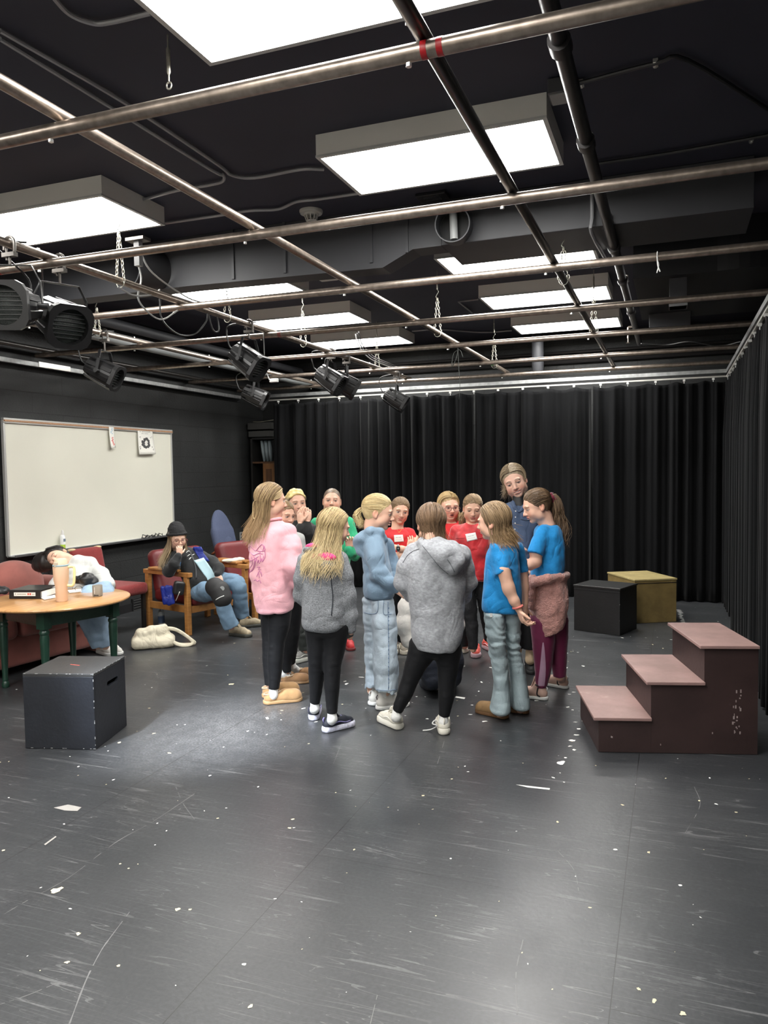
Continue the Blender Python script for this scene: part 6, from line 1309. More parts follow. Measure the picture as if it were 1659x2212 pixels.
# ---- 4 green boy
p=Person('boy with cropped hair in a bright green sweatshirt and red trainers, one hand raised',6.76,(740,1408)); J=p.J
p.head(717,1083,.222,3,-6,2,0,neck_to=(718,1125,.02),smile=.1,mouth_open=.35,hairc=(.12,.08,.055),squint=.6,brow=(.30,.20,.14),fat=1.03,skin=None) if False else p.head(717,1083,.222,3,-6,2,0,neck_to=(718,1125,.02),smile=.1,mouth_open=.35,hairc=(.12,.08,.055),squint=.6,brow=(.30,.20,.14),fat=1.03)
GRN=cloth('green_fleece',col=(.03,.40,.19))
p.garment('sweatshirt',GRN,[(1110,706,733,.06),(1118,690,748,.10),(1130,680,757,.12),(1160,677,759,.13),(1210,680,757,.13),(1250,682,756,.13)],[[(752,1130,0,.062),(763,1165,-.04,.056),(766,1198,-.10,.052),(757,1192,-.20,.045),(754,1186,-.22,.038)],[(684,1132,0,.062),(674,1170,0,.056),(672,1210,-.04,.05),(676,1240,-.06,.04)]],disp=SWD,neck=(718,1112,0,.052))
w1=J(756,1186,-.22); p.sd.cone(J(758,1196,-.2),w1,.026,.022); p.hand(w1,V3(-.12,1,.15),V3(.15,-.1,.9),thumb=1,L=.165,curl=(28,50,35),spread=.25)
p.legs('trousers',DKT,[[(704,1250,0,.085),(702,1320,0,.075),(700,1385,0,.055)],[(738,1250,0,.085),(744,1320,0,.070),(753,1368,0,.045),(756,1376,0,.040)]],disp=LEGD)
REDS=mat('red_trainer',(.55,.03,.035),.6); p.shoe((750,1394),(760,1408),'hightop',REDS,mat('dark_red_sole',(.20,.03,.03),.6),accent=mat('red_lace',(.6,.06,.07),.6),L=.24); p.shoe((702,1400),(696,1416),'hightop',REDS,MATS['dark_red_sole'],accent=MATS['red_lace'],L=.24)
V,F,C=p.cap((.10,.07,.045),(.20,.145,.095),off=.001,bump_=.0015,hl=(.074,.078)); mkmesh('hair',V,F,HAIR,p.t,True,C); p.finish()

# ---- 5 grey hoodie, pink lining
p=Person('blonde girl in a heather grey hoodie with pink hood lining and navy trainers',4.68,(712,1572)); J=p.J
p.head(722,1140,.212,112,10,2,0,neck_to=(708,1185,.0))
HG=mat('heather_grey_knit',(.20,.21,.225),.85,fold=.34,fscale=4.5,noise=.5,nscale=110,bump=.25,bscale=240,stretch=(1,1,2.2)); HP=cloth('pink_lining',col=(.80,.055,.22),noise=.25,nscale=30)
o=p.garment('hoodie',HG,[(1189,672,724,.06),(1198,656,738,.10),(1212,651,744,.12),(1240,651,747,.13),(1280,651,749,.135),(1320,650,750,.14),(1345,650,751,.14),(1350,652,750,.134),(1360,653,749,.134)],
  [[(733,1212,-.02,.058),(744,1245,-.03,.056),(752,1285,-.03,.050),(757,1330,-.02,.042),(758,1358,-.01,.037)],[(660,1212,0,.055),(652,1250,.0,.052),(650,1285,.04,.046),(664,1305,.12,.036)]],disp=noise_disp((.007,(6,6,5)),(.004,(10,10,14),1)))
ring=[J(698,1196,0)+RT*.105*math.cos(a)+FW*(.085*math.sin(a))-UP*(.02*math.cos(a)+.03*math.sin(a)) for a in np.linspace(0,2*PI,30,endpoint=False)]
h=Sdf(); h.chain(ring+[ring[0]],[.019]*31,k=.01); h.ell(J(697,1219,-.115),(.080,.040,.040),k=.03); ho=sdfobj('hood',h,.007,HG,p.t,noise_disp((.006,(12,12,12),1)))
h=Sdf(); ring=[J(699,1190,0)+RT*.098*math.cos(a)+FW*(.078*math.sin(a))-UP*(.02*math.cos(a)+.03*math.sin(a)) for a in np.linspace(0,2*PI,30,endpoint=False)]; h.chain(ring+[ring[0]],[.020]*31); h.ell(J(699,1204,-.112),(.088,.034,.038),k=.02); li=sdfobj('hood_lining',h,.007,HP,ho,noise_disp((.006,(16,16,16),1))); li.parent=ho
p.lines(o,[[(665,1219),(675,1212),(684,1222),(676,1230),(668,1226)],[(676,1230),(672,1236),(684,1232)],[(667,1222),(664,1214)],[(714,1232),(716,1260),(719,1290),(716,1330)]],.0035,mat('charcoal_print',(.03,.035,.045),.7),'back_print')
MB().tube([J(x,1349.5+(x-652)*.03,-.137 if 665<x<738 else -.10) for x in ()] or [J(652,1348,-.02),J(660,1348,-.1),J(700,1350,-.142),J(740,1351,-.1),J(750,1351,-.02)],.003,5).build('hem_seam',mat('seam_grey',(.08,.085,.09),.8),p.t,smooth=True)
p.sd.cone(J(758,1350,-.01),J(758,1366,-.01),.020,.018)
p.legs('leggings',BLKLEG,[[(688,1352,0,.086),(687,1390,0,.070),(684,1430,0,.055),(683,1465,.02,.048),(680,1519,.04,.031)],[(724,1355,-.02,.088),(723,1395,-.02,.070),(718,1435,-.03,.055),(717,1480,-.04,.048),(717,1541,-.05,.033)]],pelvis=[(1340,664,745,.10),(1372,668,744,.11)],disp=LEGD)
p.sock([(717,1534,-.05,.031),(718,1553,-.05,.034),(720,1566,-.05,.036)],SOCKW); p.sock([(680,1512,.04,.030),(680,1530,.04,.033),(679,1543,.05,.035)],SOCKW)
NV=mat('navy_trainer',(.010,.012,.022),.65,bump=.2,bscale=200); SPK=mat('speckled_white_sole',(.60,.60,.72),.6,noise=.35,nscale=45)
for h_,t_ in [((697,1583),(765,1566)),((677,1558),(684,1531))]:
    o=p.shoe(h_,t_,'chunky',NV,SPK,accent=mat('lilac_lace',(.22,.20,.42),.6),L=.24)
o2=p.lines(o,[[(676,1528),(676.5,1540)],[(682,1528),(682,1540)]],.003,SOLEW,'heel_stripe')
p.longhair((.20,.13,.065),(.62,.48,.25),1236,n=430,phimin=64,K=22,r=.0026,drift=(-.035,0,.04),wave=.024,seed=9,spread=.055,jit=.06,tipc=(.68,.54,.30),layer=.014)
p.finish()

# ---- 6 light blue hoodie
p=Person('blonde girl in profile with a light blue hoodie, pale wide-leg jeans and white high tops',5.14,(822,1525)); J=p.J
p.head(817,1107,.228,84,6,4,0,neck_to=(806,1156,.0),smile=1.,mouth_open=.3,squint=.75,teeth=True,brow=(.32,.22,.12))
LBH=cloth('light_blue_fleece',col=(.205,.30,.40),noise=.06,nscale=8)
def hood(sd):
    sd.chain([J(833,1166,-.04),J(822,1150,-.07),J(800,1150,-.085),J(784,1162,-.05),J(777,1172,.0),J(784,1160,.07),J(812,1150,.08),J(833,1166,.04)],[.022,.030,.036,.045,.05,.04,.03,.022],k=.02)
    sd.chain([J(777,1168,-.03),J(780,1190,-.04),J(788,1200,-.05)],[.045,.034,.018],k=.03)
p.garment('hoodie',LBH,[(1152,792,826,.07),(1162,785,832,.11),(1180,780,838,.13),(1205,781,843,.14),(1232,784,849,.14),(1258,782,854,.15),(1276,782,857,.155),(1282,785,854,.145),(1293,786,851,.14)],
  [[(808,1172,-.08,.062),(811,1205,-.13,.060),(817,1238,-.15,.055),(838,1256,-.15,.047),(853,1270,-.10,.040)],[(836,1175,.09,.05),(846,1210,.12,.048),(856,1250,.08,.042)]],disp=SWD,extra=hood)
p.sd.chain([J(850,1268,-.10),J(858,1276,-.08)],[.020,.022]); p.hand(J(853,1268,-.1),V3(.75,-.55,.1),V3(.1,-.2,-1),thumb=1,L=.15,curl=(30,40,30))
MB().tube([J(855,1266,-.1)+.029*(np.array(V3(.5,.8,0))*math.cos(a)+FW*math.sin(a)) for a in np.linspace(0,2*PI,20,endpoint=False)],.004,6,closed=True).build('teal_wristband',mat('teal_rubber',(.10,.62,.52),.5),p.t,smooth=True)
MB().tube([J(859,1270,-.1)+.029*(np.array(V3(.5,.8,0))*math.cos(a)+FW*math.sin(a)) for a in np.linspace(0,2*PI,20,endpoint=False)],.007,6,closed=True).build('dark_wristband',DARK,p.t,smooth=True)
DEN=mat('pale_denim',(.43,.51,.58),.85,fold=.34,fscale=4.5,noise=.28,nscale=7,bump=.3,bscale=260,stretch=(1,1,.7))
o=p.leglofts('wide_jeans',DEN,[[(1288,781,822,.10,.03),(1340,784,822,.11,.05),(1400,787,820,.10,.07),(1450,787,820,.11,.08),(1492,786,819,.115,.08)],[(1288,796,851,.11,-.02),(1340,801,858,.12,-.03),(1400,806,861,.12,-.04),(1450,805,864,.13,-.04),(1496,807,859,.13,-.04)]],disp=JEAN)
p.lines(o,[[(838,1300),(838.5,1350),(840,1420),(839,1490)],[(783,1322),(800,1326),(815,1322),(817,1292)],[(829,1296),(829,1326),(846,1326)],[(808,1489),(835,1492),(858,1489)]],.0022,mat('denim_seam',(.20,.28,.40),.8),'seam')
p.lines(o,[[(x,y),(x+.2,y+3)] for x,y in [(839.5,1312+9*k) for k in range(20)]],.0038,MATS['denim_seam'],'worn_stitch')
CANV=mat('white_canvas',(.62,.60,.56),.7)
p.sock([(830,1494,-.05,.03),(826,1520,-.05,.034)],SOCKW); p.sock([(806,1490,.07,.03),(806,1515,.07,.034)],SOCKW)
p.shoe((812,1533),(878,1524),'hightop',CANV,SOLEW,accent=mat('dark_lace',(.12,.10,.10),.6),L=.25); p.shoe((797,1524),(850,1512),'hightop',CANV,SOLEW,L=.25)
c,R,k=p.hc,p.hR,p.hk; W=lambda x,y,z:c+R@(np.array([x,y,z])*k)
p.slickhair((.42,.30,.13),(.80,.66,.38),(0,-1,-.12),[W(0,-.105,.012),W(0,-.125,-.01),W(.0,-.135,-.045),W(.005,-.115,-.085),W(.01,-.09,-.10)],n=330,tail_r=.026,curl=.012,seed=12,tailn=230)
MB().tube([W(.016*math.cos(a),-.112+.004*math.sin(a),.012+.016*math.sin(a)) for a in np.linspace(0,2*PI,14,endpoint=False)],.004,6,closed=True).build('hair_tie',mat('tan_hair_tie',(.35,.24,.13),.7),p.t,smooth=True)
p.finish()

# ---- 7 red t-shirt with crossed arms
p=Person('girl with folded arms in a plain red t-shirt, smartwatch and white name label',6.61,(870,1415),skin=(.70,.43,.31)); J=p.J
p.head(864,1103,.215,10,8,8,0,neck_to=(858,1145,.02),smile=.8,fat=.97)
REDT=cloth('red_tee',col=(.55,.018,.022)); tp=[(1138,843,876,.05,.02),(1144,832,888,.09,.02),(1155,828,894,.115),(1180,832,890,.12),(1215,836,888,.12),(1250,838,887,.12)]
o=p.garment('t_shirt',REDT,tp,[[(836,1152,0,.050),(831,1164,-.02,.052),(828,1172,-.03,.054)],[(886,1152,0,.050),(892,1164,-.02,.052),(894,1172,-.03,.054)]],disp=TEE,neck=(859,1140,.01,.058),armr=.02,hem=True)
p.arm([(828,1165,-.02),(833,1190,-.10),(843,1201,-.20)],(.040,.036,.034)); p.arm([(843,1201,-.20),(868,1200,-.24),(878,1194,-.20)],(.034,.028,.022)); p.arm([(896,1165,-.02),(898,1180,-.10),(893,1190,-.20)],(.040,.036,.032)); p.arm([(893,1190,-.20),(868,1186,-.26),(845,1180,-.22)],(.032,.026,.021))
p.hand(J(845,1180,-.22),V3(-1,.3,-.5),V3(0,.1,-1),thumb=1,L=.15,curl=(15,20,15)); p.hand(J(884,1187,-.24),V3(.25,1,-.2),V3(-.2,.1,-1),thumb=-1,L=.15,curl=(20,30,20))
wp=J(860,1184,-.265); wt=MB().box(wp-FW*.026,(.030,.034,.010),np.stack([RT,UP,-FW],1)); a0=wt.build('watch_face',mat('watch_glass',(.01,.01,.012),.15),p.t,bevel=.003); a0.name='watch'
MB().tube([wp+.029*(UP*math.cos(a)+FW*math.sin(a)) for a in np.linspace(0,2*PI,20,endpoint=False)],.009,6,closed=True,flat=.4,up=(0,0,1)).build('strap',mat('grey_strap',(.25,.26,.27),.5),a0,smooth=True)
CARD=mat('white_label_card',(.78,.78,.74),.6); WRT=mat('label_writing',(.42,.42,.38),.6)
p.patch(o,[(851,1156),(870,1155),(872.5,1170),(852,1171)],CARD,'name_label',marks=taglines(2),mm=WRT)
p.lines(o,[[(857,1143),(860,1148),(862,1150),(865,1147),(868,1143)]],.0012,mat('gold_chain',(.6,.4,.1),.3,metal=.8),'necklace')
p.legs('trousers',BLKLEG,[[(850,1240,0,.085),(850,1300,0,.068),(852,1350,0,.052),(854,1385,0,.042)],[(876,1240,0,.085),(878,1300,0,.068),(876,1350,0,.052),(873,1388,0,.042)]],disp=LEGD)
BEI=mat('beige_trainer',(.42,.38,.31),.7); p.shoe((871,1402),(874,1418),'chunky',BEI,mat('cream_sole',(.58,.54,.45),.6),L=.24); p.shoe((853,1402),(848,1417),'chunky',BEI,MATS['cream_sole'],L=.24)
c,R,k=p.hc,p.hR,p.hk; p.slickhair(DB0,(.34,.22,.12),(0,-1,-.1),[c+R@np.array([0,-.10,0]),c+R@np.array([0,-.13,-.05]),c+R@np.array([0,-.11,-.14])],n=330,seed=14,tail_r=.02); p.finish()

# ---- 9 girl with glasses (behind the two in red)
p=Person('blonde girl with thin glasses in a red shirt, behind the red velour sweatshirt',6.63,(998,1415),skin=(.72,.42,.31)); J=p.J
p.head(969,1095,.232,14,4,0,0,neck_to=(970,1140,.02),fat=1.14,smile=.1,mouth_open=.2,neck_r=.052,squint=.8)
p.garment('shirt',REDT,[(1124,952,990,.07,.01),(1134,938,1004,.11,.01),(1150,932,1010,.13),(1200,934,1008,.14),(1240,936,1006,.14)],[[(938,1150,0,.065),(932,1190,0,.06),(936,1220,-.04,.05)],[(1003,1150,0,.065),(1008,1190,0,.06),(1004,1225,-.04,.05)]],disp=TEE,neck=(970,1128,.0,.066))
p.legs('trousers',BLKLEG,[[(955,1240,0,.09),(960,1310,0,.07),(968,1390,0,.045)],[(990,1240,0,.09),(998,1310,0,.075),(1003,1395,0,.045)]],disp=LEGD)
p.shoe((1009,1398),(996,1415),'chunky',BEI,MATS['cream_sole'],L=.25); p.shoe((968,1398),(960,1415),'chunky',BEI,MATS['cream_sole'],L=.25)
p.longhair((.34,.23,.11),(.66,.50,.26),1140,n=420,phimin=66,K=20,r=.0028,drift=(0,0,.05),seed=15,jit=.03,spread=.03)
c,R,k=p.hc,p.hR,p.hk; g=thing('eyeglasses','',''); 
for q in('label','category'): 
    if q in g: del g[q]
g.parent=p.t; g.location=(0,0,0); glasses(c+R@np.array([0,.098,-.004])*k,R[:,0],R[:,1],R[:,2],1.12,'',mat('mauve_frame',(.12,.05,.06),.3),parent=g); p.finish()

# ---- 10 red velour
p=Person('girl in a shiny red velour sweatshirt with a tilted white name label and coral trainers',6.30,(1027,1432),skin=(.70,.42,.30)); J=p.J
p.head(1021,1098,.215,-4,14,2,0,neck_to=(1021,1136,.03),smile=.25,squint=.55)
VR=mat('red_velour',(.52,.020,.026),.6,fold=.34,fscale=4.5,noise=.32,nscale=14,bump=.3,bscale=30,sheen=.6)
o=p.garment('sweatshirt',VR,[(1126,1004,1040,.06),(1134,993,1052,.09),(1146,982,1060,.115),(1170,979,1062,.125),(1200,982,1060,.13),(1240,986,1056,.135),(1254,988,1053,.13)],[[(986,1148,.02,.060),(979,1180,.05,.055),(984,1215,.10,.048),(1000,1235,.16,.04)],[(1056,1148,.02,.060),(1062,1180,.05,.055),(1060,1215,.10,.048),(1040,1235,.16,.04)]],disp=noise_disp((.008,(7,7,5)),(.006,(13,13,10),1),(.003,(30,30,30))),neck=(1021,1128,0,.058))
p.lines(o,[[(985,1163),(995,1162.5),(1004,1162)],[(1034,1163),(1040,1162),(1045,1161)]],.0022,mat('dark_red_seam',(.25,.008,.01),.7),'yoke_seam')
p.patch(o,[(1005,1154),(1027,1150),(1031,1165),(1009,1170)],CARD,'name_label',marks=taglines(4),mm=WRT)
BJ=mat('black_jeans',(.010,.010,.012),.7,bump=.3,bscale=120)
p.legs('jeans',BJ,[[(1003,1250,.02,.085),(1012,1300,.0,.072),(1019,1350,0,.055),(1022,1402,0,.042)],[(1042,1250,.02,.085),(1048,1300,.05,.070),(1053,1350,.12,.055),(1056,1382,.16,.042)]],disp=JEAN)
COR=mat('coral_trainer',(.72,.10,.075),.6,noise=.15,nscale=60); PKS=mat('pink_white_sole',(.62,.42,.46),.6)
o=p.shoe((1027,1408),(1027,1434),'chunky',COR,PKS,accent=mat('coral_lace',(.7,.2,.2),.6),L=.25); p.shoe((1045,1399),(1062,1406),'chunky',COR,PKS,L=.24)
c,R,k=p.hc,p.hR,p.hk; p.slickhair((.17,.105,.055),(.42,.29,.16),(.5,-1,-.25),[c+R@np.array([.03,-.09,-.03]),c+R@np.array([.075,-.08,-.08]),c+R@np.array([.085,-.06,-.15]),c+R@np.array([.08,-.06,-.2])],n=340,seed=17,tail_r=.026)
for q in(-1,1): sdfobj('pearl_earring',Sdf().ell(c+R@np.array([q*.080,.0,-.032])*k,(.0045,)*3),.0015,SOLEW,p.t)
p.finish()

# ---- 12 tall woman in denim
p=Person('tall smiling woman in a blue denim work shirt at the back of the circle',5.94,(1145,1458),skin=(.73,.45,.34)); J=p.J
p.head(1112,1040,.248,-16,5,-20,0,neck_to=(1124,1084,.04),smile=1.3,teeth=True,mouth_open=.22,squint=.6,brow=(.12,.08,.055),lip=(.42,.14,.12))
DS=mat('denim_shirt',(.058,.088,.155),.8,fold=.34,fscale=4.5,noise=.14,nscale=10,bump=.3,bscale=200)
o=p.garment('denim_shirt',DS,[(1080,1108,1140,.07,.01),(1088,1098,1152,.10,.01),(1100,1092,1160,.12),(1130,1090,1163,.13),(1170,1092,1161,.135),(1210,1092,1160,.135),(1250,1092,1160,.14)],[[(1096,1104,0,.062),(1090,1150,-.02,.056),(1098,1190,-.08,.05),(1120,1200,-.16,.04)],[(1158,1104,.02,.062),(1166,1150,.02,.056),(1168,1200,0,.05),(1164,1240,-.03,.04)]],disp=TEE,neck=(1122,1082,-.01,.060))
mb=Sdf(); mb.chain([J(1108,1084,-.05),J(1112,1096,-.10),J(1120,1106,-.115)],[.013,.017,.008],flat=(FW,.5)); mb.chain([J(1137,1072,.02),J(1138,1082,-.06),J(1133,1096,-.11),J(1124,1104,-.12)],[.014,.018,.018,.010],flat=(FW,.5),k=.01); sdfobj('collar',mb,.005,DS,p.t)
sdfobj('black_undershirt',Sdf().cone(J(1121,1078,-.02),J(1122,1096,-.045),.052,.050),.006,DARK,p.t)
p.patch(o,[(1130,1108),(1144,1107),(1144,1115),(1130,1116)],mat('patch_white',(.6,.55,.55),.7),'chest_emblem',marks=[(.0,.1,1,.35),(.02,.55,.2,.95),(.25,.5,.45,.95),(.5,.5,.7,.95),(.75,.5,.98,.95)],mm=mat('patch_red',(.45,.05,.06),.7))
p.lines(o,[[(1125,1122),(1136,1124),(1147,1123)]],.002,mat('pocket_seam',(.02,.03,.055),.8),'pocket_seam')
bt=MB()
for k_ in range(5):
    tr=p.bvh(o) if k_==0 else tr; h=p.hit(tr,1114-.6*k_,1104+13*k_,.003)
    if h is not None: bt.lathe([(0,-.002),(.005,-.002),(.005,.002),(0,.002)],h,8,np.stack([RT,UP,-FW],1),caps=False)
bt.build('shirt_button',SOLEW,o)
p.legs('trousers',BLKLEG,[[(1110,1245,0,.095),(1114,1320,0,.075),(1118,1400,.0,.05)],[(1146,1245,-.01,.095),(1147,1320,-.01,.072),(1146,1402,-.01,.052)]],pelvis=[(1230,1094,1160,.11),(1270,1098,1160,.11)],disp=LEGD)
TS=mat('tan_sock',(.55,.42,.28),.9,bump=.4,bscale=120); p.sock([(1146,1396,0,.042),(1145,1425,0,.042),(1144,1442,0,.042)],TS); p.sock([(1118,1394,0,.042),(1118,1430,0,.04)],TS)
DK=mat('dark_grey_shoe',(.03,.032,.032),.6); p.shoe((1143,1440),(1150,1462),'sneaker',DK,DARK,L=.26); p.shoe((1120,1436),(1112,1450),'sneaker',DK,DARK,L=.26)
p.longhair((.20,.145,.09),(.45,.36,.24),1080,n=420,phimin=74,K=20,r=.0026,drift=(0,0,.0),wave=.009,seed=21,jit=.05,spread=.0,inner=.0)
p.finish()

# ---- 13 blue tee, ponytail, fleece round the waist
p=Person('girl with a scrunchied ponytail in a blue t-shirt, pink fleece tied round her waist',5.32,(1180,1505)); J=p.J
p.head(1160,1093,.222,-84,16,-2,0,neck_to=(1182,1136,.0),smile=1.1,mouth_open=.15,squint=.6)
BT=cloth('blue_tee',col=(.006,.215,.52))
p.garment('t_shirt',BT,[(1129,1167,1199,.06),(1137,1160,1209,.10),(1150,1156,1215,.13),(1175,1153,1220,.14),(1210,1150,1221,.14),(1240,1146,1218,.14),(1250,1146,1218,.135)],[[(1172,1150,-.08,.052),(1163,1172,-.12,.055),(1157,1192,-.14,.058)],[(1200,1150,.09,.05),(1195,1172,.12,.052),(1188,1188,.13,.054)]],disp=TEE,neck=(1184,1131,0,.058),armr=.02,hem=True)
p.arm([(1162,1178,-.12),(1159,1192,-.13),(1157,1213,-.14)],(.038,.043,.040)); p.arm([(1157,1213,-.14),(1145,1221,-.14),(1134,1214,-.13)],(.040,.033,.026)); p.hand(J(1135,1215,-.13),V3(-.5,.85,0),V3(.8,.4,-.3),thumb=1,L=.155,curl=(50,60,40))
p.arm([(1192,1170,.12),(1180,1215,.12),(1150,1235,.05)],(.04,.034,.028))
FL=mat('pink_fleece_knit',(.42,.215,.185),.95,bump=1.0,bscale=110,noise=.15,nscale=60,sheen=.4)
sk=Sdf().loft(p.st([(1238,1143,1220,.14),(1262,1141,1224,.155),(1300,1142,1227,.165),(1340,1146,1222,.165),(1378,1154,1210,.15)]),p=2.1); sk.chain([J(1142,1262,-.10),J(1160,1256,-.165),J(1185,1250,-.165),J(1212,1246,-.12),J(1224,1243,-.02)],[.026,.028,.028,.028,.026],k=.02); sk.chain([J(1143,1258,-.11),J(1146,1280,-.12),J(1147,1310,-.11)],[.034,.028,.022],k=.02)
sk.cut(J(1185,1363,0),np.array(-UP*1.0+RT*-.0)-RT*.0+( -RT*-.42)) ; 
sdfobj('tied_fleece',sk,.0075,FL,p.t,noise_disp((.008,(9,9,4)),(.0035,(45,45,45)),(.004,(18,18,8),1)))
MAR=mat('maroon_leggings',(.13,.008,.048),.6,sheen=.2)
o=p.legs('leggings',MAR,[[(1172,1340,-.05,.088),(1174,1385,-.05,.080),(1174,1425,-.05,.066),(1172,1455,-.05,.055),(1168,1485,-.05,.042)],[(1202,1340,.05,.085),(1203,1385,.05,.076),(1206,1420,.05,.062),(1208,1445,.05,.052),(1209,1462,.05,.044)]],disp=LEGD)
pn=[(1173,1390),(1171,1397),(1168,1420),(1164,1450),(1161,1478),(1176,1480),(1180,1450),(1178,1415),(1175,1395)]
tr=p.bvh(o); hh=[p.hit(tr,*q,off=.0015) for q in pn]; cq=p.hit(tr,1171,1440,off=.002)
V=[];F=[]
rows=[(1388,1172,1174.5),(1400,1170.5,1176),(1415,1169,1177.5),(1430,1167.5,1178.5),(1445,1166,1179),(1460,1164,1178.5),(1472,1162.5,1177.5),(1482,1162,1176)]
for (y_,a,b_) in rows:
    for f in(0,.25,.5,.75,1): h=p.hit(tr,a+(b_-a)*f,y_,off=.0016); V.append(h if h is not None else J(a+(b_-a)*f,y_,-.1))
for j in range(len(rows)-1):
    for i in range(4): F.append((j*5+i,j*5+i+1,j*5+i+6,j*5+i+5))
tag(mkmesh('calf_panel',V,F,mat('lilac_panel',(.42,.26,.36),.7),o,True),'pale lilac inset panel down the calf')
HT=mat('blush_high_top',(.55,.36,.29),.7); HW=mat('white_panel_shoe',(.66,.65,.63),.6)
p.sock([(1169,1478,-.05,.040),(1170,1500,-.05,.042)],HT,'padded_collar'); p.sock([(1209,1456,.05,.040),(1212,1478,.05,.042)],HT,'padded_collar')
for h_,t_ in [((1184,1512),(1142,1507)),((1228,1488),(1186,1480))]:
    o=p.shoe(h_,t_,'hightop',HT,SOLEW,accent=HW,L=.235,name='high_top_shoe'); hx=h_[0]
    p.lines(o,[[(hx-2,h_[1]-38),(hx-14,h_[1]-30),(hx-28,h_[1]-33)],[(hx-22,h_[1]-28),(hx-24,h_[1]-12),(hx-16,h_[1]-6)]],.005,DARK,'ankle_strap')
c,R,k=p.hc,p.hR,p.hk; W=lambda x,y,z:c+R@(np.array([x,y,z])*k)
p.slickhair(BR0,(.22,.14,.08),(0,-1,-.02),[W(0,-.110,.026),W(0,-.135,.005),J(1207,1115,0),J(1214,1145,.0),J(1214,1168,-.02)],n=360,tail_r=.045,seed=23,tailn=330,curl=.018)
sdfobj('scrunchie',Sdf().chain([W(.026*math.cos(a),-.118+.006*math.sin(3*a),.022+.026*math.sin(a)) for a in np.linspace(0,2*PI,14)],[.016]*14),.005,mat('wine_velvet',(.14,.006,.025),.8,sheen=.4),p.t,noise_disp((.008,(50,50,50),1)))
p.finish()

# ---- 11 blue tee, flared jeans
p=Person('girl with long brown hair in a blue t-shirt, faded flared jeans and tan ankle boots',4.88,(1090,1550)); J=p.J
p.head(1066,1127,.226,-118,2,-4,0,neck_to=(1080,1170,.0),smile=.3)
o=p.garment('t_shirt',BT,[(1164,1068,1102,.06),(1172,1058,1112,.10),(1190,1050,1120,.12),(1220,1045,1124,.125),(1255,1042,1126,.13),(1290,1040,1127,.13),(1325,1040,1125,.125)],[[(1074,1188,-.07,.052),(1081,1210,-.10,.056),(1088,1232,-.12,.060)],[(1118,1188,.07,.05),(1125,1210,.09,.048),(1129,1230,.10,.046)]],disp=HANG,neck=(1085,1166,0,.058),armr=.02,hem=True)
MB().box(J(1061,1329,-.115),(.016,.003,.022)).build('shirt_tag',SOLEW,p.t)
p.arm([(1088,1232,-.13),(1098,1268,-.14),(1100,1275,-.14)],(.042,.038,.037)); p.arm([(1100,1275,-.14),(1111,1298,-.15),(1121,1316,-.15)],(.036,.031,.023)); p.hand(J(1121,1316,-.15),V3(.28,-1,.1),V3(.9,.25,-.2),thumb=1,L=.165,curl=(32,45,30),spread=.2)
p.arm([(1130,1230,.10),(1133,1270,.10),(1134,1310,.08)],(.032,.028,.020)); p.hand(J(1134,1312,.08),V3(.1,-1,0),V3(.6,.2,.3),thumb=-1,L=.155,curl=(25,40,30))
MB().tube([J(1118.5,1311,-.15)+.030*(np.array(V3(.95,.3,0))*math.cos(a)+FW*math.sin(a)) for a in np.linspace(0,2*PI,20,endpoint=False)],.007,6,closed=True).build('coral_wristband',mat('coral_band',(.55,.14,.12),.5),p.t,smooth=True)
FJ=mat('faded_flare_denim',(.30,.375,.40),.85,fold=.34,fscale=4.5,noise=.25,nscale=6,bump=.3,bscale=240)
def kneefold(P): 
    z=P[:,2]; w=np.exp(-((z-.50)/.17)**2); return .0055*w*np.sin(z*130+11*vnoise(P,(9,9,5),2))*(.5+.5*vnoise(P,(6,6,4),7))+.004*vnoise(P,(7,7,5),3)+.005*(.4+w)*(1-2*np.abs(vnoise(P,(12,12,26),4)))
p.leglofts('flared_jeans',FJ,[[(1318,1044,1088,.105,-.02),(1350,1046,1091,.10,-.02),(1400,1054,1096,.085,-.03),(1440,1062,1098,.075,-.03),(1480,1066,1101,.08,-.03),(1510,1062,1103,.095,-.03),(1540,1057,1103,.11,-.03)],[(1318,1078,1128,.105,.05),(1350,1085,1126,.10,.06),(1400,1094,1122,.085,.07),(1430,1098,1130,.08,.07),(1470,1102,1138,.085,.07),(1510,1103,1143,.095,.07),(1531,1103,1146,.10,.07)]],disp=kneefold,hollow=False)
BOOT=mat('tan_boot_suede',(.24,.14,.06),.8,noise=.15,nscale=30); BSO=mat('boot_sole',(.17,.085,.035),.6)
p.shoe((1097,1553),(1040,1538),'boot',BOOT,BSO,L=.255); p.shoe((1143,1541),(1098,1535),'boot',BOOT,BSO,L=.25)
p.longhair((.13,.082,.045),(.36,.245,.135),1186,n=430,phimin=66,K=22,r=.0027,drift=(.03,0,.0),wave=.010,seed=27,spread=.010,jit=.05,tipc=(.30,.19,.095))
p.finish()

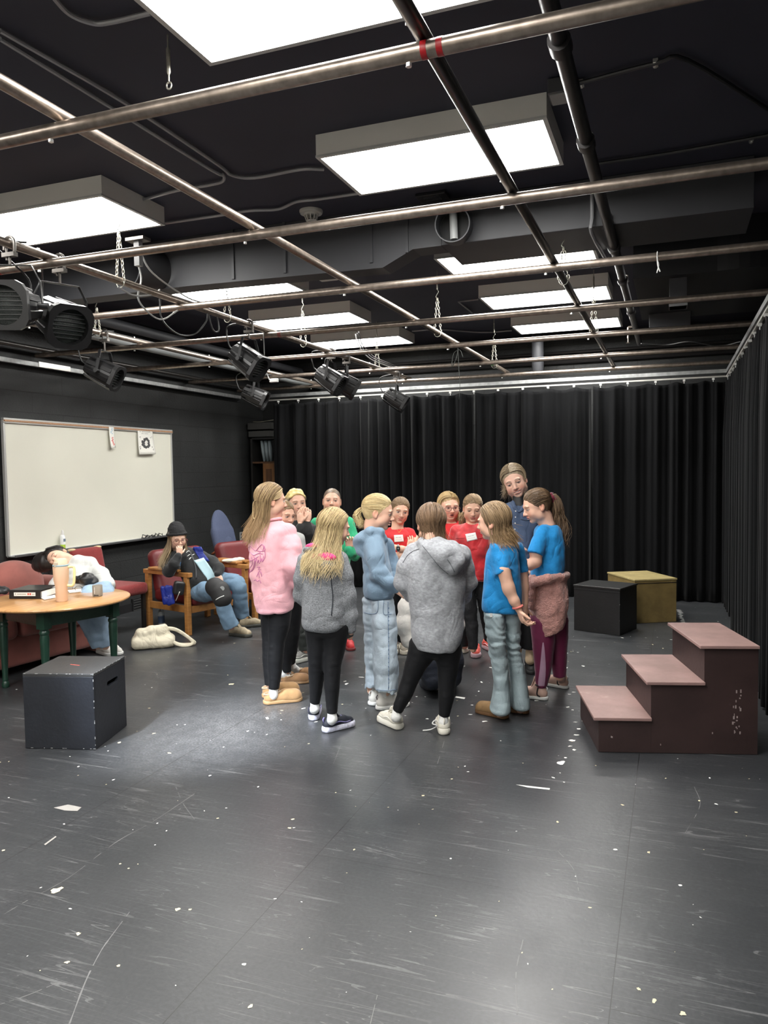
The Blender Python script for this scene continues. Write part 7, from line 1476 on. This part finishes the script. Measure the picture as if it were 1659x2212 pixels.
# ---- 14 kneeling adult in the middle
p=Person('person kneeling inside the circle, white sweatshirt and navy trousers, behind the big grey hoodie',5.45,(935,1485)); J=p.J
p.head(932,1215,.225,180,20,0,.10,neck_to=(930,1262,.05))
p.garment('sweatshirt',cloth('white_fleece',col=(.66,.63,.58)),[(1255,908,955,.08,.05),(1275,892,975,.12,.05),(1320,886,985,.15,.03),(1370,888,984,.16,0),(1400,892,980,.16,0)],[[(896,1275,0,.07),(882,1310,-.02,.072),(876,1350,-.04,.072),(886,1385,-.05,.055),(905,1395,.05,.04)],[(972,1275,0,.07),(982,1310,-.02,.065),(985,1350,0,.06),(970,1385,.08,.045)]],disp=SWD)
NVY=mat('navy_trousers',(.012,.016,.028),.75,bump=.25,bscale=200)
p.legs('trousers',NVY,[[(920,1400,0,.12),(925,1430,-.06,.12),(937,1464,-.10,.082),(925,1476,.15,.06),(918,1478,.35,.05)],[(960,1400,.05,.12),(970,1430,.0,.11),(975,1462,-.02,.078),(968,1474,.2,.06),(962,1476,.38,.05)]],disp=LEGD,hemcut=False)
p.slickhair(BR0,BR1,(0,-1,0),None,n=200,seed=29); p.finish(.014)

# ---- 8 big grey hoodie, seen from behind
p=Person('girl with brown hair seen from behind in an oversized grey hoodie, black leggings, off-white trainers',4.62,(910,1580)); J=p.J
p.head(931,1133,.226,186,16,3,.0,neck_to=(938,1176,.0))
GH=mat('grey_marl_fleece',(.30,.31,.33),.88,fold=.34,fscale=4.5,noise=.22,nscale=55,bump=.25,bscale=220,sheen=.15,stretch=(1,1,1.6))
def hood8(sd):
    sd.chain([J(903,1180,.04),J(915,1173,-.05),J(945,1172,-.10),J(978,1182,-.08),J(1004,1198,-.0)],[.026,.030,.034,.036,.032],k=.03)
    sd.chain([J(925,1186,-.11),J(958,1200,-.15),J(985,1212,-.15)],[.038,.060,.058],k=.045); sd.chain([J(962,1204,-.15),J(977,1226,-.165),J(981,1234,-.165)],[.055,.036,.020],k=.035); sd.chain([J(985,1200,-.12),J(1004,1206,-.06)],[.05,.035],k=.04)
o=p.garment('hoodie',GH,[(1168,912,968,.08),(1178,898,985,.12),(1192,886,998,.14),(1220,878,1004,.155),(1255,876,1005,.16),(1295,880,1004,.165),(1340,884,1003,.17),(1375,887,1000,.175),(1392,892,994,.17),(1406,898,988,.165)],
  [[(893,1196,0,.066),(882,1225,0,.070),(873,1258,.02,.064),(888,1286,.12,.050),(905,1295,.2,.04)],[(996,1198,0,.064),(1003,1228,.03,.062),(1008,1258,.06,.058),(1000,1285,.14,.048),(980,1298,.22,.04)]],disp=noise_disp((.013,(6,6,2.6)),(.007,(8,8,7),1),(.0025,(28,28,20))),extra=hood8,cuts=[(J(938,1403,0),-UP+(-RT*.12),([-9,-9,.2],[9,9,.62]))])
p.lines(o,[[(870,1216),(880,1200),(893,1190),(905,1186)],[(912,1178),(930,1200),(950,1225),(968,1240)],[(966,1208),(975,1222),(982,1236)]],.002,mat('hoodie_seam',(.11,.115,.125),.85),'seam')
p.legs('leggings',BLKLEG,[[(914,1400,.0,.094),(898,1436,.0,.066),(889,1460,0,.056),(876,1495,0,.050),(858,1536,0,.032)],[(966,1400,-.02,.094),(968,1436,-.02,.068),(966,1465,-.02,.057),(964,1500,-.02,.050),(959,1547,-.02,.032)]],pelvis=[(1385,900,988,.11),(1405,902,986,.11),(1416,906,984,.10)],disp=LEGD)
p.sock([(858,1530,0,.030),(856,1548,0,.034),(855,1562,0,.036)],SOCKW); p.sock([(959,1541,-.02,.028),(958,1560,-.02,.033),(957,1572,-.02,.035)],SOCKW)
OW=mat('off_white_trainer',(.60,.57,.49),.7,noise=.06,nscale=40); OS=mat('off_white_sole2',(.68,.65,.57),.6)
p.shoe((866,1577),(828,1557),'chunky',OW,OS,L=.25); p.shoe((960,1589),(956,1561),'chunky',OW,OS,L=.25)
MB().tube(smooth_path([J(948,1563,.0),J(940,1556,-.02),J(934,1563,-.03),J(944,1568,-.04),onz(930,1576,.012),onz(913,1578,.004)],6),.004,6).build('untied_lace',SOCKW,p.t,smooth=True)
p.longhair((.085,.05,.028),(.25,.155,.09),1187,n=520,phimin=58,K=20,r=.0030,drift=(.01,0,.0),seed=31,spread=.0,jit=.016,wave=.003)
p.finish()
# ================================================================ SEATED WOMEN
# ---- 15 asleep on the sofa
p=Person('woman in a white sweater asleep on the sofa, her dark hair spilling over a cushion',6.50,(225,1405),skin=(.66,.42,.31)); J=p.J
p.head(128,1205,.222,-4,-6,-66,.0,neck_to=(160,1228,.02),closed=True,smile=.0,blush=.3,brow=(.04,.025,.02))
WS=cloth('white_sweater',col=(.52,.53,.51))
def ch(l): return [J(*q[:3]) for q in l],[q[3] for q in l]
sd=Sdf(); P_,r_=ch([(160,1235,.02,.085),(172,1245,.0,.13),(188,1262,-.02,.145),(205,1282,-.05,.13)]); sd.chain(P_,r_,k=.04); p.sd.chain(P_,[v-.03 for v in r_],k=.03)
P_,r_=ch([(195,1222,.0,.060),(218,1240,-.08,.062),(232,1262,-.14,.055),(215,1272,-.20,.042)]); sd.chain(P_,r_,k=.04); p.sd.chain(P_,[v-.016 for v in r_])
P_,r_=ch([(140,1240,.0,.06),(124,1262,-.06,.058),(122,1285,-.12,.05),(150,1290,-.2,.04)]); sd.chain(P_,r_,k=.04); p.sd.chain(P_,[v-.016 for v in r_])
P_,r_=ch([(158,1222,-.02,.05),(168,1214,.0,.06),(195,1216,.02,.06)]); sd.chain(P_,r_,k=.04); p.tst=None
sdfobj('sweater',sd,.009,WS,p.t,SWD)
PJ=mat('ripped_pale_denim',(.27,.38,.50),.85,noise=.2,nscale=8,bump=.3,bscale=240)
p.legs('jeans',PJ,[[(205,1288,-.02,.11),(225,1278,-.28,.085),(228,1286,-.36,.078),(216,1330,-.36,.070),(224,1375,-.32,.066),(228,1396,-.30,.062)],[(190,1290,.0,.11),(195,1285,-.30,.085),(190,1295,-.38,.078),(188,1340,-.38,.070),(206,1378,-.34,.066),(212,1396,-.32,.062)]],disp=JEAN,hemcut=False)
for (a,b) in [((226,1408),(254,1414)),((212,1409),(236,1416))]: p.shoe(a,b,'sneaker',CANV,SOLEW,L=.25)
sd=Sdf(); P_,r_=ch([(172,1252,-.15,.045),(190,1250,-.17,.060),(203,1258,-.17,.045)]); sd.chain(P_,r_,k=.03,flat=(UP,.8)); tag(sdfobj('belt_bag',sd,.007,mat('black_leather',(.012,.012,.013),.4),None,noise_disp((.010,(22,22,22),1)),loc=J(188,1252,-.16)),'black leather bag hugged on the sleeping woman\'s lap','bag')
MB().tube([J(152,1222,.02)+.056*(V3(.45,.9,.1)*math.cos(a)+FW*math.sin(a)) for a in np.linspace(0,2*PI,22,endpoint=False)],.006,6,closed=True,flat=1.5).build('choker',DARK,p.t,smooth=True)
c,R,k=p.hc,p.hR,p.hk; W=lambda x,y,z:c+R@(np.array([x,y,z])*k)
rng=np.random.default_rng(4); n=300; K=18; paths=[]
for i in range(n):
    s_=rng.choice([-1,1]); a0=W(s_*rng.uniform(.0,.05),rng.uniform(-.02,.06),.112); b0=W(s_*.078,rng.uniform(-.06,.03),rng.uniform(.02,.06)); e=J(rng.uniform(82,112),rng.uniform(1212,1240),rng.uniform(.0,.08)); m_=J(rng.uniform(86,105),rng.uniform(1195,1215),rng.uniform(-.03,.06))
    P_=smooth_path([a0,W(0,rng.uniform(-.05,.0),.125)*.4+b0*.6 if rng.random()<.5 else b0,m_,e],6); paths.append([P_[int(round(x))] for x in np.linspace(0,len(P_)-1,K)])
cc=np.array([.012,.009,.008])+rng.uniform(0,.016,(n,1)); V,F,C=p.cap((.010,.008,.007),(.025,.02,.018),off=.012); m2=Sdf(); m2.ell(J(98,1212,.02),(.11,.08,.085)).ell(J(88,1222,.03),(.07,.07,.055),k=.03); V2,F2=m2.mesh(.006,disp=noise_disp((.006,(40,40,14)))); C2=np.tile([.014,.011,.010],(len(V2),1))
p.strands(np.array(paths),.0028,np.repeat(cc[:,None],K,1),cap=(np.concatenate([V,V2]),np.concatenate([F,F2+len(V)]),np.concatenate([C,C2])))
p.finish()

# ---- 16 beanie woman in the oak armchair
seat=AP(-.32,.40,.45); p=Person('woman in a black beanie and glasses sitting in the oak armchair, hand over her mouth',float(seat@FW),(430,1360),skin=(.66,.42,.31)); J=p.J
D0=p.D; p.D=7.72; J=p.J
p.head(383,1163,.225,32,14,-4,-.02,neck_to=(393,1197,.02),smile=.5,squint=.4,brow=(.12,.08,.05))
BHD=cloth('black_hooded_jacket',col=(.012,.013,.014))
sd=Sdf(); P_,r_=ch([(398,1197,.05,.07),(405,1208,.03,.125),(420,1230,.0,.145),(432,1254,-.02,.15),(430,1272,.0,.14)]); sd.chain(P_,r_,k=.05); p.sd.chain(P_,[v-.03 for v in r_],k=.03)
P_,r_=ch([(378,1202,-.04,.062),(362,1220,-.10,.065),(364,1234,-.18,.060),(376,1218,-.26,.048),(384,1202,-.24,.038)]); sd.chain(P_,r_,k=.035); p.sd.chain(P_,[v-.016 for v in r_])
P_,r_=ch([(436,1202,.02,.065),(458,1215,-.02,.062),(472,1228,-.08,.054),(470,1240,-.16,.042)]); sd.chain(P_,r_,k=.035); p.sd.chain(P_,[v-.016 for v in r_])
o=sdfobj('hoodie',sd,.009,BHD,p.t,SWD)
p.patch(o,[(417,1182),(434,1181),(452,1212),(432,1213)],mat('royal_blue_satin',(.008,.022,.22),.45,fold=.4,fscale=6),'blue_scarf_panel',n=8,thick=.01,off=.008)
p.patch(o,[(419,1211),(441,1204),(474,1258),(456,1268)],mat('pale_blue_satin',(.42,.60,.66),.35,noise=.14,nscale=5),'pale_satin_panel',n=8,thick=.008,off=.02)
p.lines(o,[[(402,1194),(408,1190),(412,1198)],[(404,1202),(411,1198),(416,1205)],[(408,1209),(414,1204),(420,1211)],[(413,1200),(420,1197)]],.004,SOLEW,'chest_print')
p.lines(o,[[(410,1192),(422,1222),(424,1250)]],.010,mat('grey_strap2',(.04,.042,.045),.6),'bag_strap')
w1=J(387,1200,-.22); p.sd.cone(J(385,1206,-.24),w1,.027,.022); p.hand(w1,V3(.05,1,-.1),V3(-.5,.15,-1),thumb=-1,L=.155,curl=(45,65,45))
w2=J(471,1240,-.16); p.hand(w2,V3(.25,-.9,.25),V3(-.2,-.3,-.9),thumb=-1,L=.175,curl=(10,18,12),spread=.15)
BJ2=mat('mid_blue_denim',(.13,.21,.30),.85,noise=.25,nscale=8,bump=.3,bscale=240)
p.legs('jeans',BJ2,[[(425,1276,.0,.12),(450,1278,-.22,.100),(474,1276,-.42,.085),(478,1284,-.45,.080),(484,1320,-.44,.076),(500,1355,-.40,.085)],[(440,1268,.12,.12),(480,1256,-.05,.10),(510,1258,-.16,.084),(516,1270,-.18,.078),(520,1300,-.14,.074),(522,1332,-.10,.082)]],disp=JEAN,hemcut=False)
kb=Sdf(); P_,r_=ch([(464,1268,-.40,.092),(474,1276,-.44,.098),(480,1292,-.46,.092)]); kb.chain(P_,r_); ko=sdfobj('knee_brace',kb,.007,mat('black_neoprene',(.014,.014,.015),.7),p.t); p.lines(ko,[[(466,1296),(474,1291),(484,1287)]],.004,SOLEW,'brace_strap')
tr=p.bvh(ko); h=p.hit(tr,480,1271,.002); MB().lathe([(0,0),(.022,0),(.022,.003),(0,.003)],h,20,np.stack([RT,UP,-FW],1),caps=False).build('brace_disc',mat('silver_disc',(.5,.52,.53),.3,metal=.6),ko,smooth=True,autos=40)
OLV=mat('olive_walking_shoe',(.30,.25,.17),.8,noise=.2,nscale=40); ODK=mat('dark_olive_rubber',(.035,.036,.03),.6)
p.shoe((496,1372),(534,1376),'sneaker',OLV,ODK,accent=mat('cord_lace',(.4,.35,.25),.7),L=.27); p.shoe((516,1357),(537,1355),'sneaker',OLV,ODK,L=.27)
c,R,k=p.hc,p.hR,p.hk; W=lambda x,y,z:c+R@(np.array([x,y,z])*k)
be=Sdf(); be.ell(W(0,-.016,.055),np.array([.086,.102,.090])*k,R).ell(W(0,-.035,.105),np.array([.062,.07,.060])*k,R,.04); be.cut(W(0,.09,.062),R@np.array([0,.42,-1.]),(W(0,0,0)-.16,W(0,0,0)+.16)); be.chain([W(.088*math.sin(a),-.016+.100*math.cos(a),.042+.024*math.cos(a)) for a in np.linspace(0,2*PI,25)],[.012]*25,k=.006)
bo=sdfobj('beanie',be,.005,mat('black_knit',(.012,.012,.013),.9,bump=.6,bscale=180),p.t,noise_disp((.003,(30,30,60)))); MB().box(onD(363,1151,(c@FW)-.085),(.022,.004,.02),headR(-10,0,20)).build('beanie_patch',mat('grey_patch',(.10,.09,.08),.6),bo)
p.longhair((.10,.065,.035),(.38,.27,.15),1222,n=330,phimin=60,K=20,r=.0028,drift=(.0,0,.10),wave=.02,seed=41,spread=.07,jit=.06,tipc=(.42,.31,.18))
g=thing('eyeglasses','',''); 
for q in('label','category'):
    if q in g: del g[q]
g.parent=p.t; g.location=(0,0,0); glasses(W(0,.098,-.004),R[:,0],R[:,1],R[:,2],1.15,'',mat('wine_frame',(.16,.03,.035),.3),parent=g)
p.finish()
# her blue jacket over the arm and small things
sd=Sdf(); P_=[AP(.0-.25,.02,.52),AP(-.18,-.06,.42),AP(-.16,-.05,.30),AP(-.20,-.04,.22)]; P_=[AP(-.40,.10,.45),AP(-.34,.09,.36)]
q0,q1,q2=onD(360,1268,7.55),onD(363,1288,7.5),onD(366,1302,7.47); sd.rbox((q0+q2)/2,(.062,.022,.095),.02,headR(0,0,-8)); sd.rbox((q0+q2)/2+RT*.02-UP*.06,(.045,.026,.05),.02,headR(0,0,-18),k=.02); tag(sdfobj('blue_jacket',sd,.008,MATS['royal_blue_satin'],None,noise_disp((.010,(22,22,5),1)),loc=q1),'royal blue satin jacket bunched beside the woman in the oak armchair','jacket')
sd=Sdf(); q=onD(386,1270,7.5); sd.rbox(q,(.055,.035,.07),.025,headR(30,0,12)); t=thing('shoulder_bag','small black shoulder bag wedged under the arm of the oak armchair','bag',q-np.array([0,0,.07])); sdfobj('bag_body',sd,.007,MATS['black_leather'],t,noise_disp((.004,20))); MB().tube(smooth_path([q+RT*.02-UP*.03-FW*.04,q+RT*.0-UP*.08-FW*.05,q-RT*.02-UP*.12-FW*.05],4),.004,6).build('chain_strap',CHN,t,smooth=True)
q=AP(-.14,0,.656); t=thing('water_bottle','small clear water bottle standing on the left arm of the oak armchair','bottle',q); MB().lathe([(0,0),(.028,0),(.031,.006),(.031,.09),(.026,.11),(.012,.13),(.012,.145),(0,.145)],q,20,caps=False).build('bottle_body',CLR,t,smooth=True,autos=40); MB().lathe([(.0316,.03),(.0316,.075)],q,20,caps=False).build('label',mat('blue_label',(.05,.2,.45),.4),t,smooth=True)
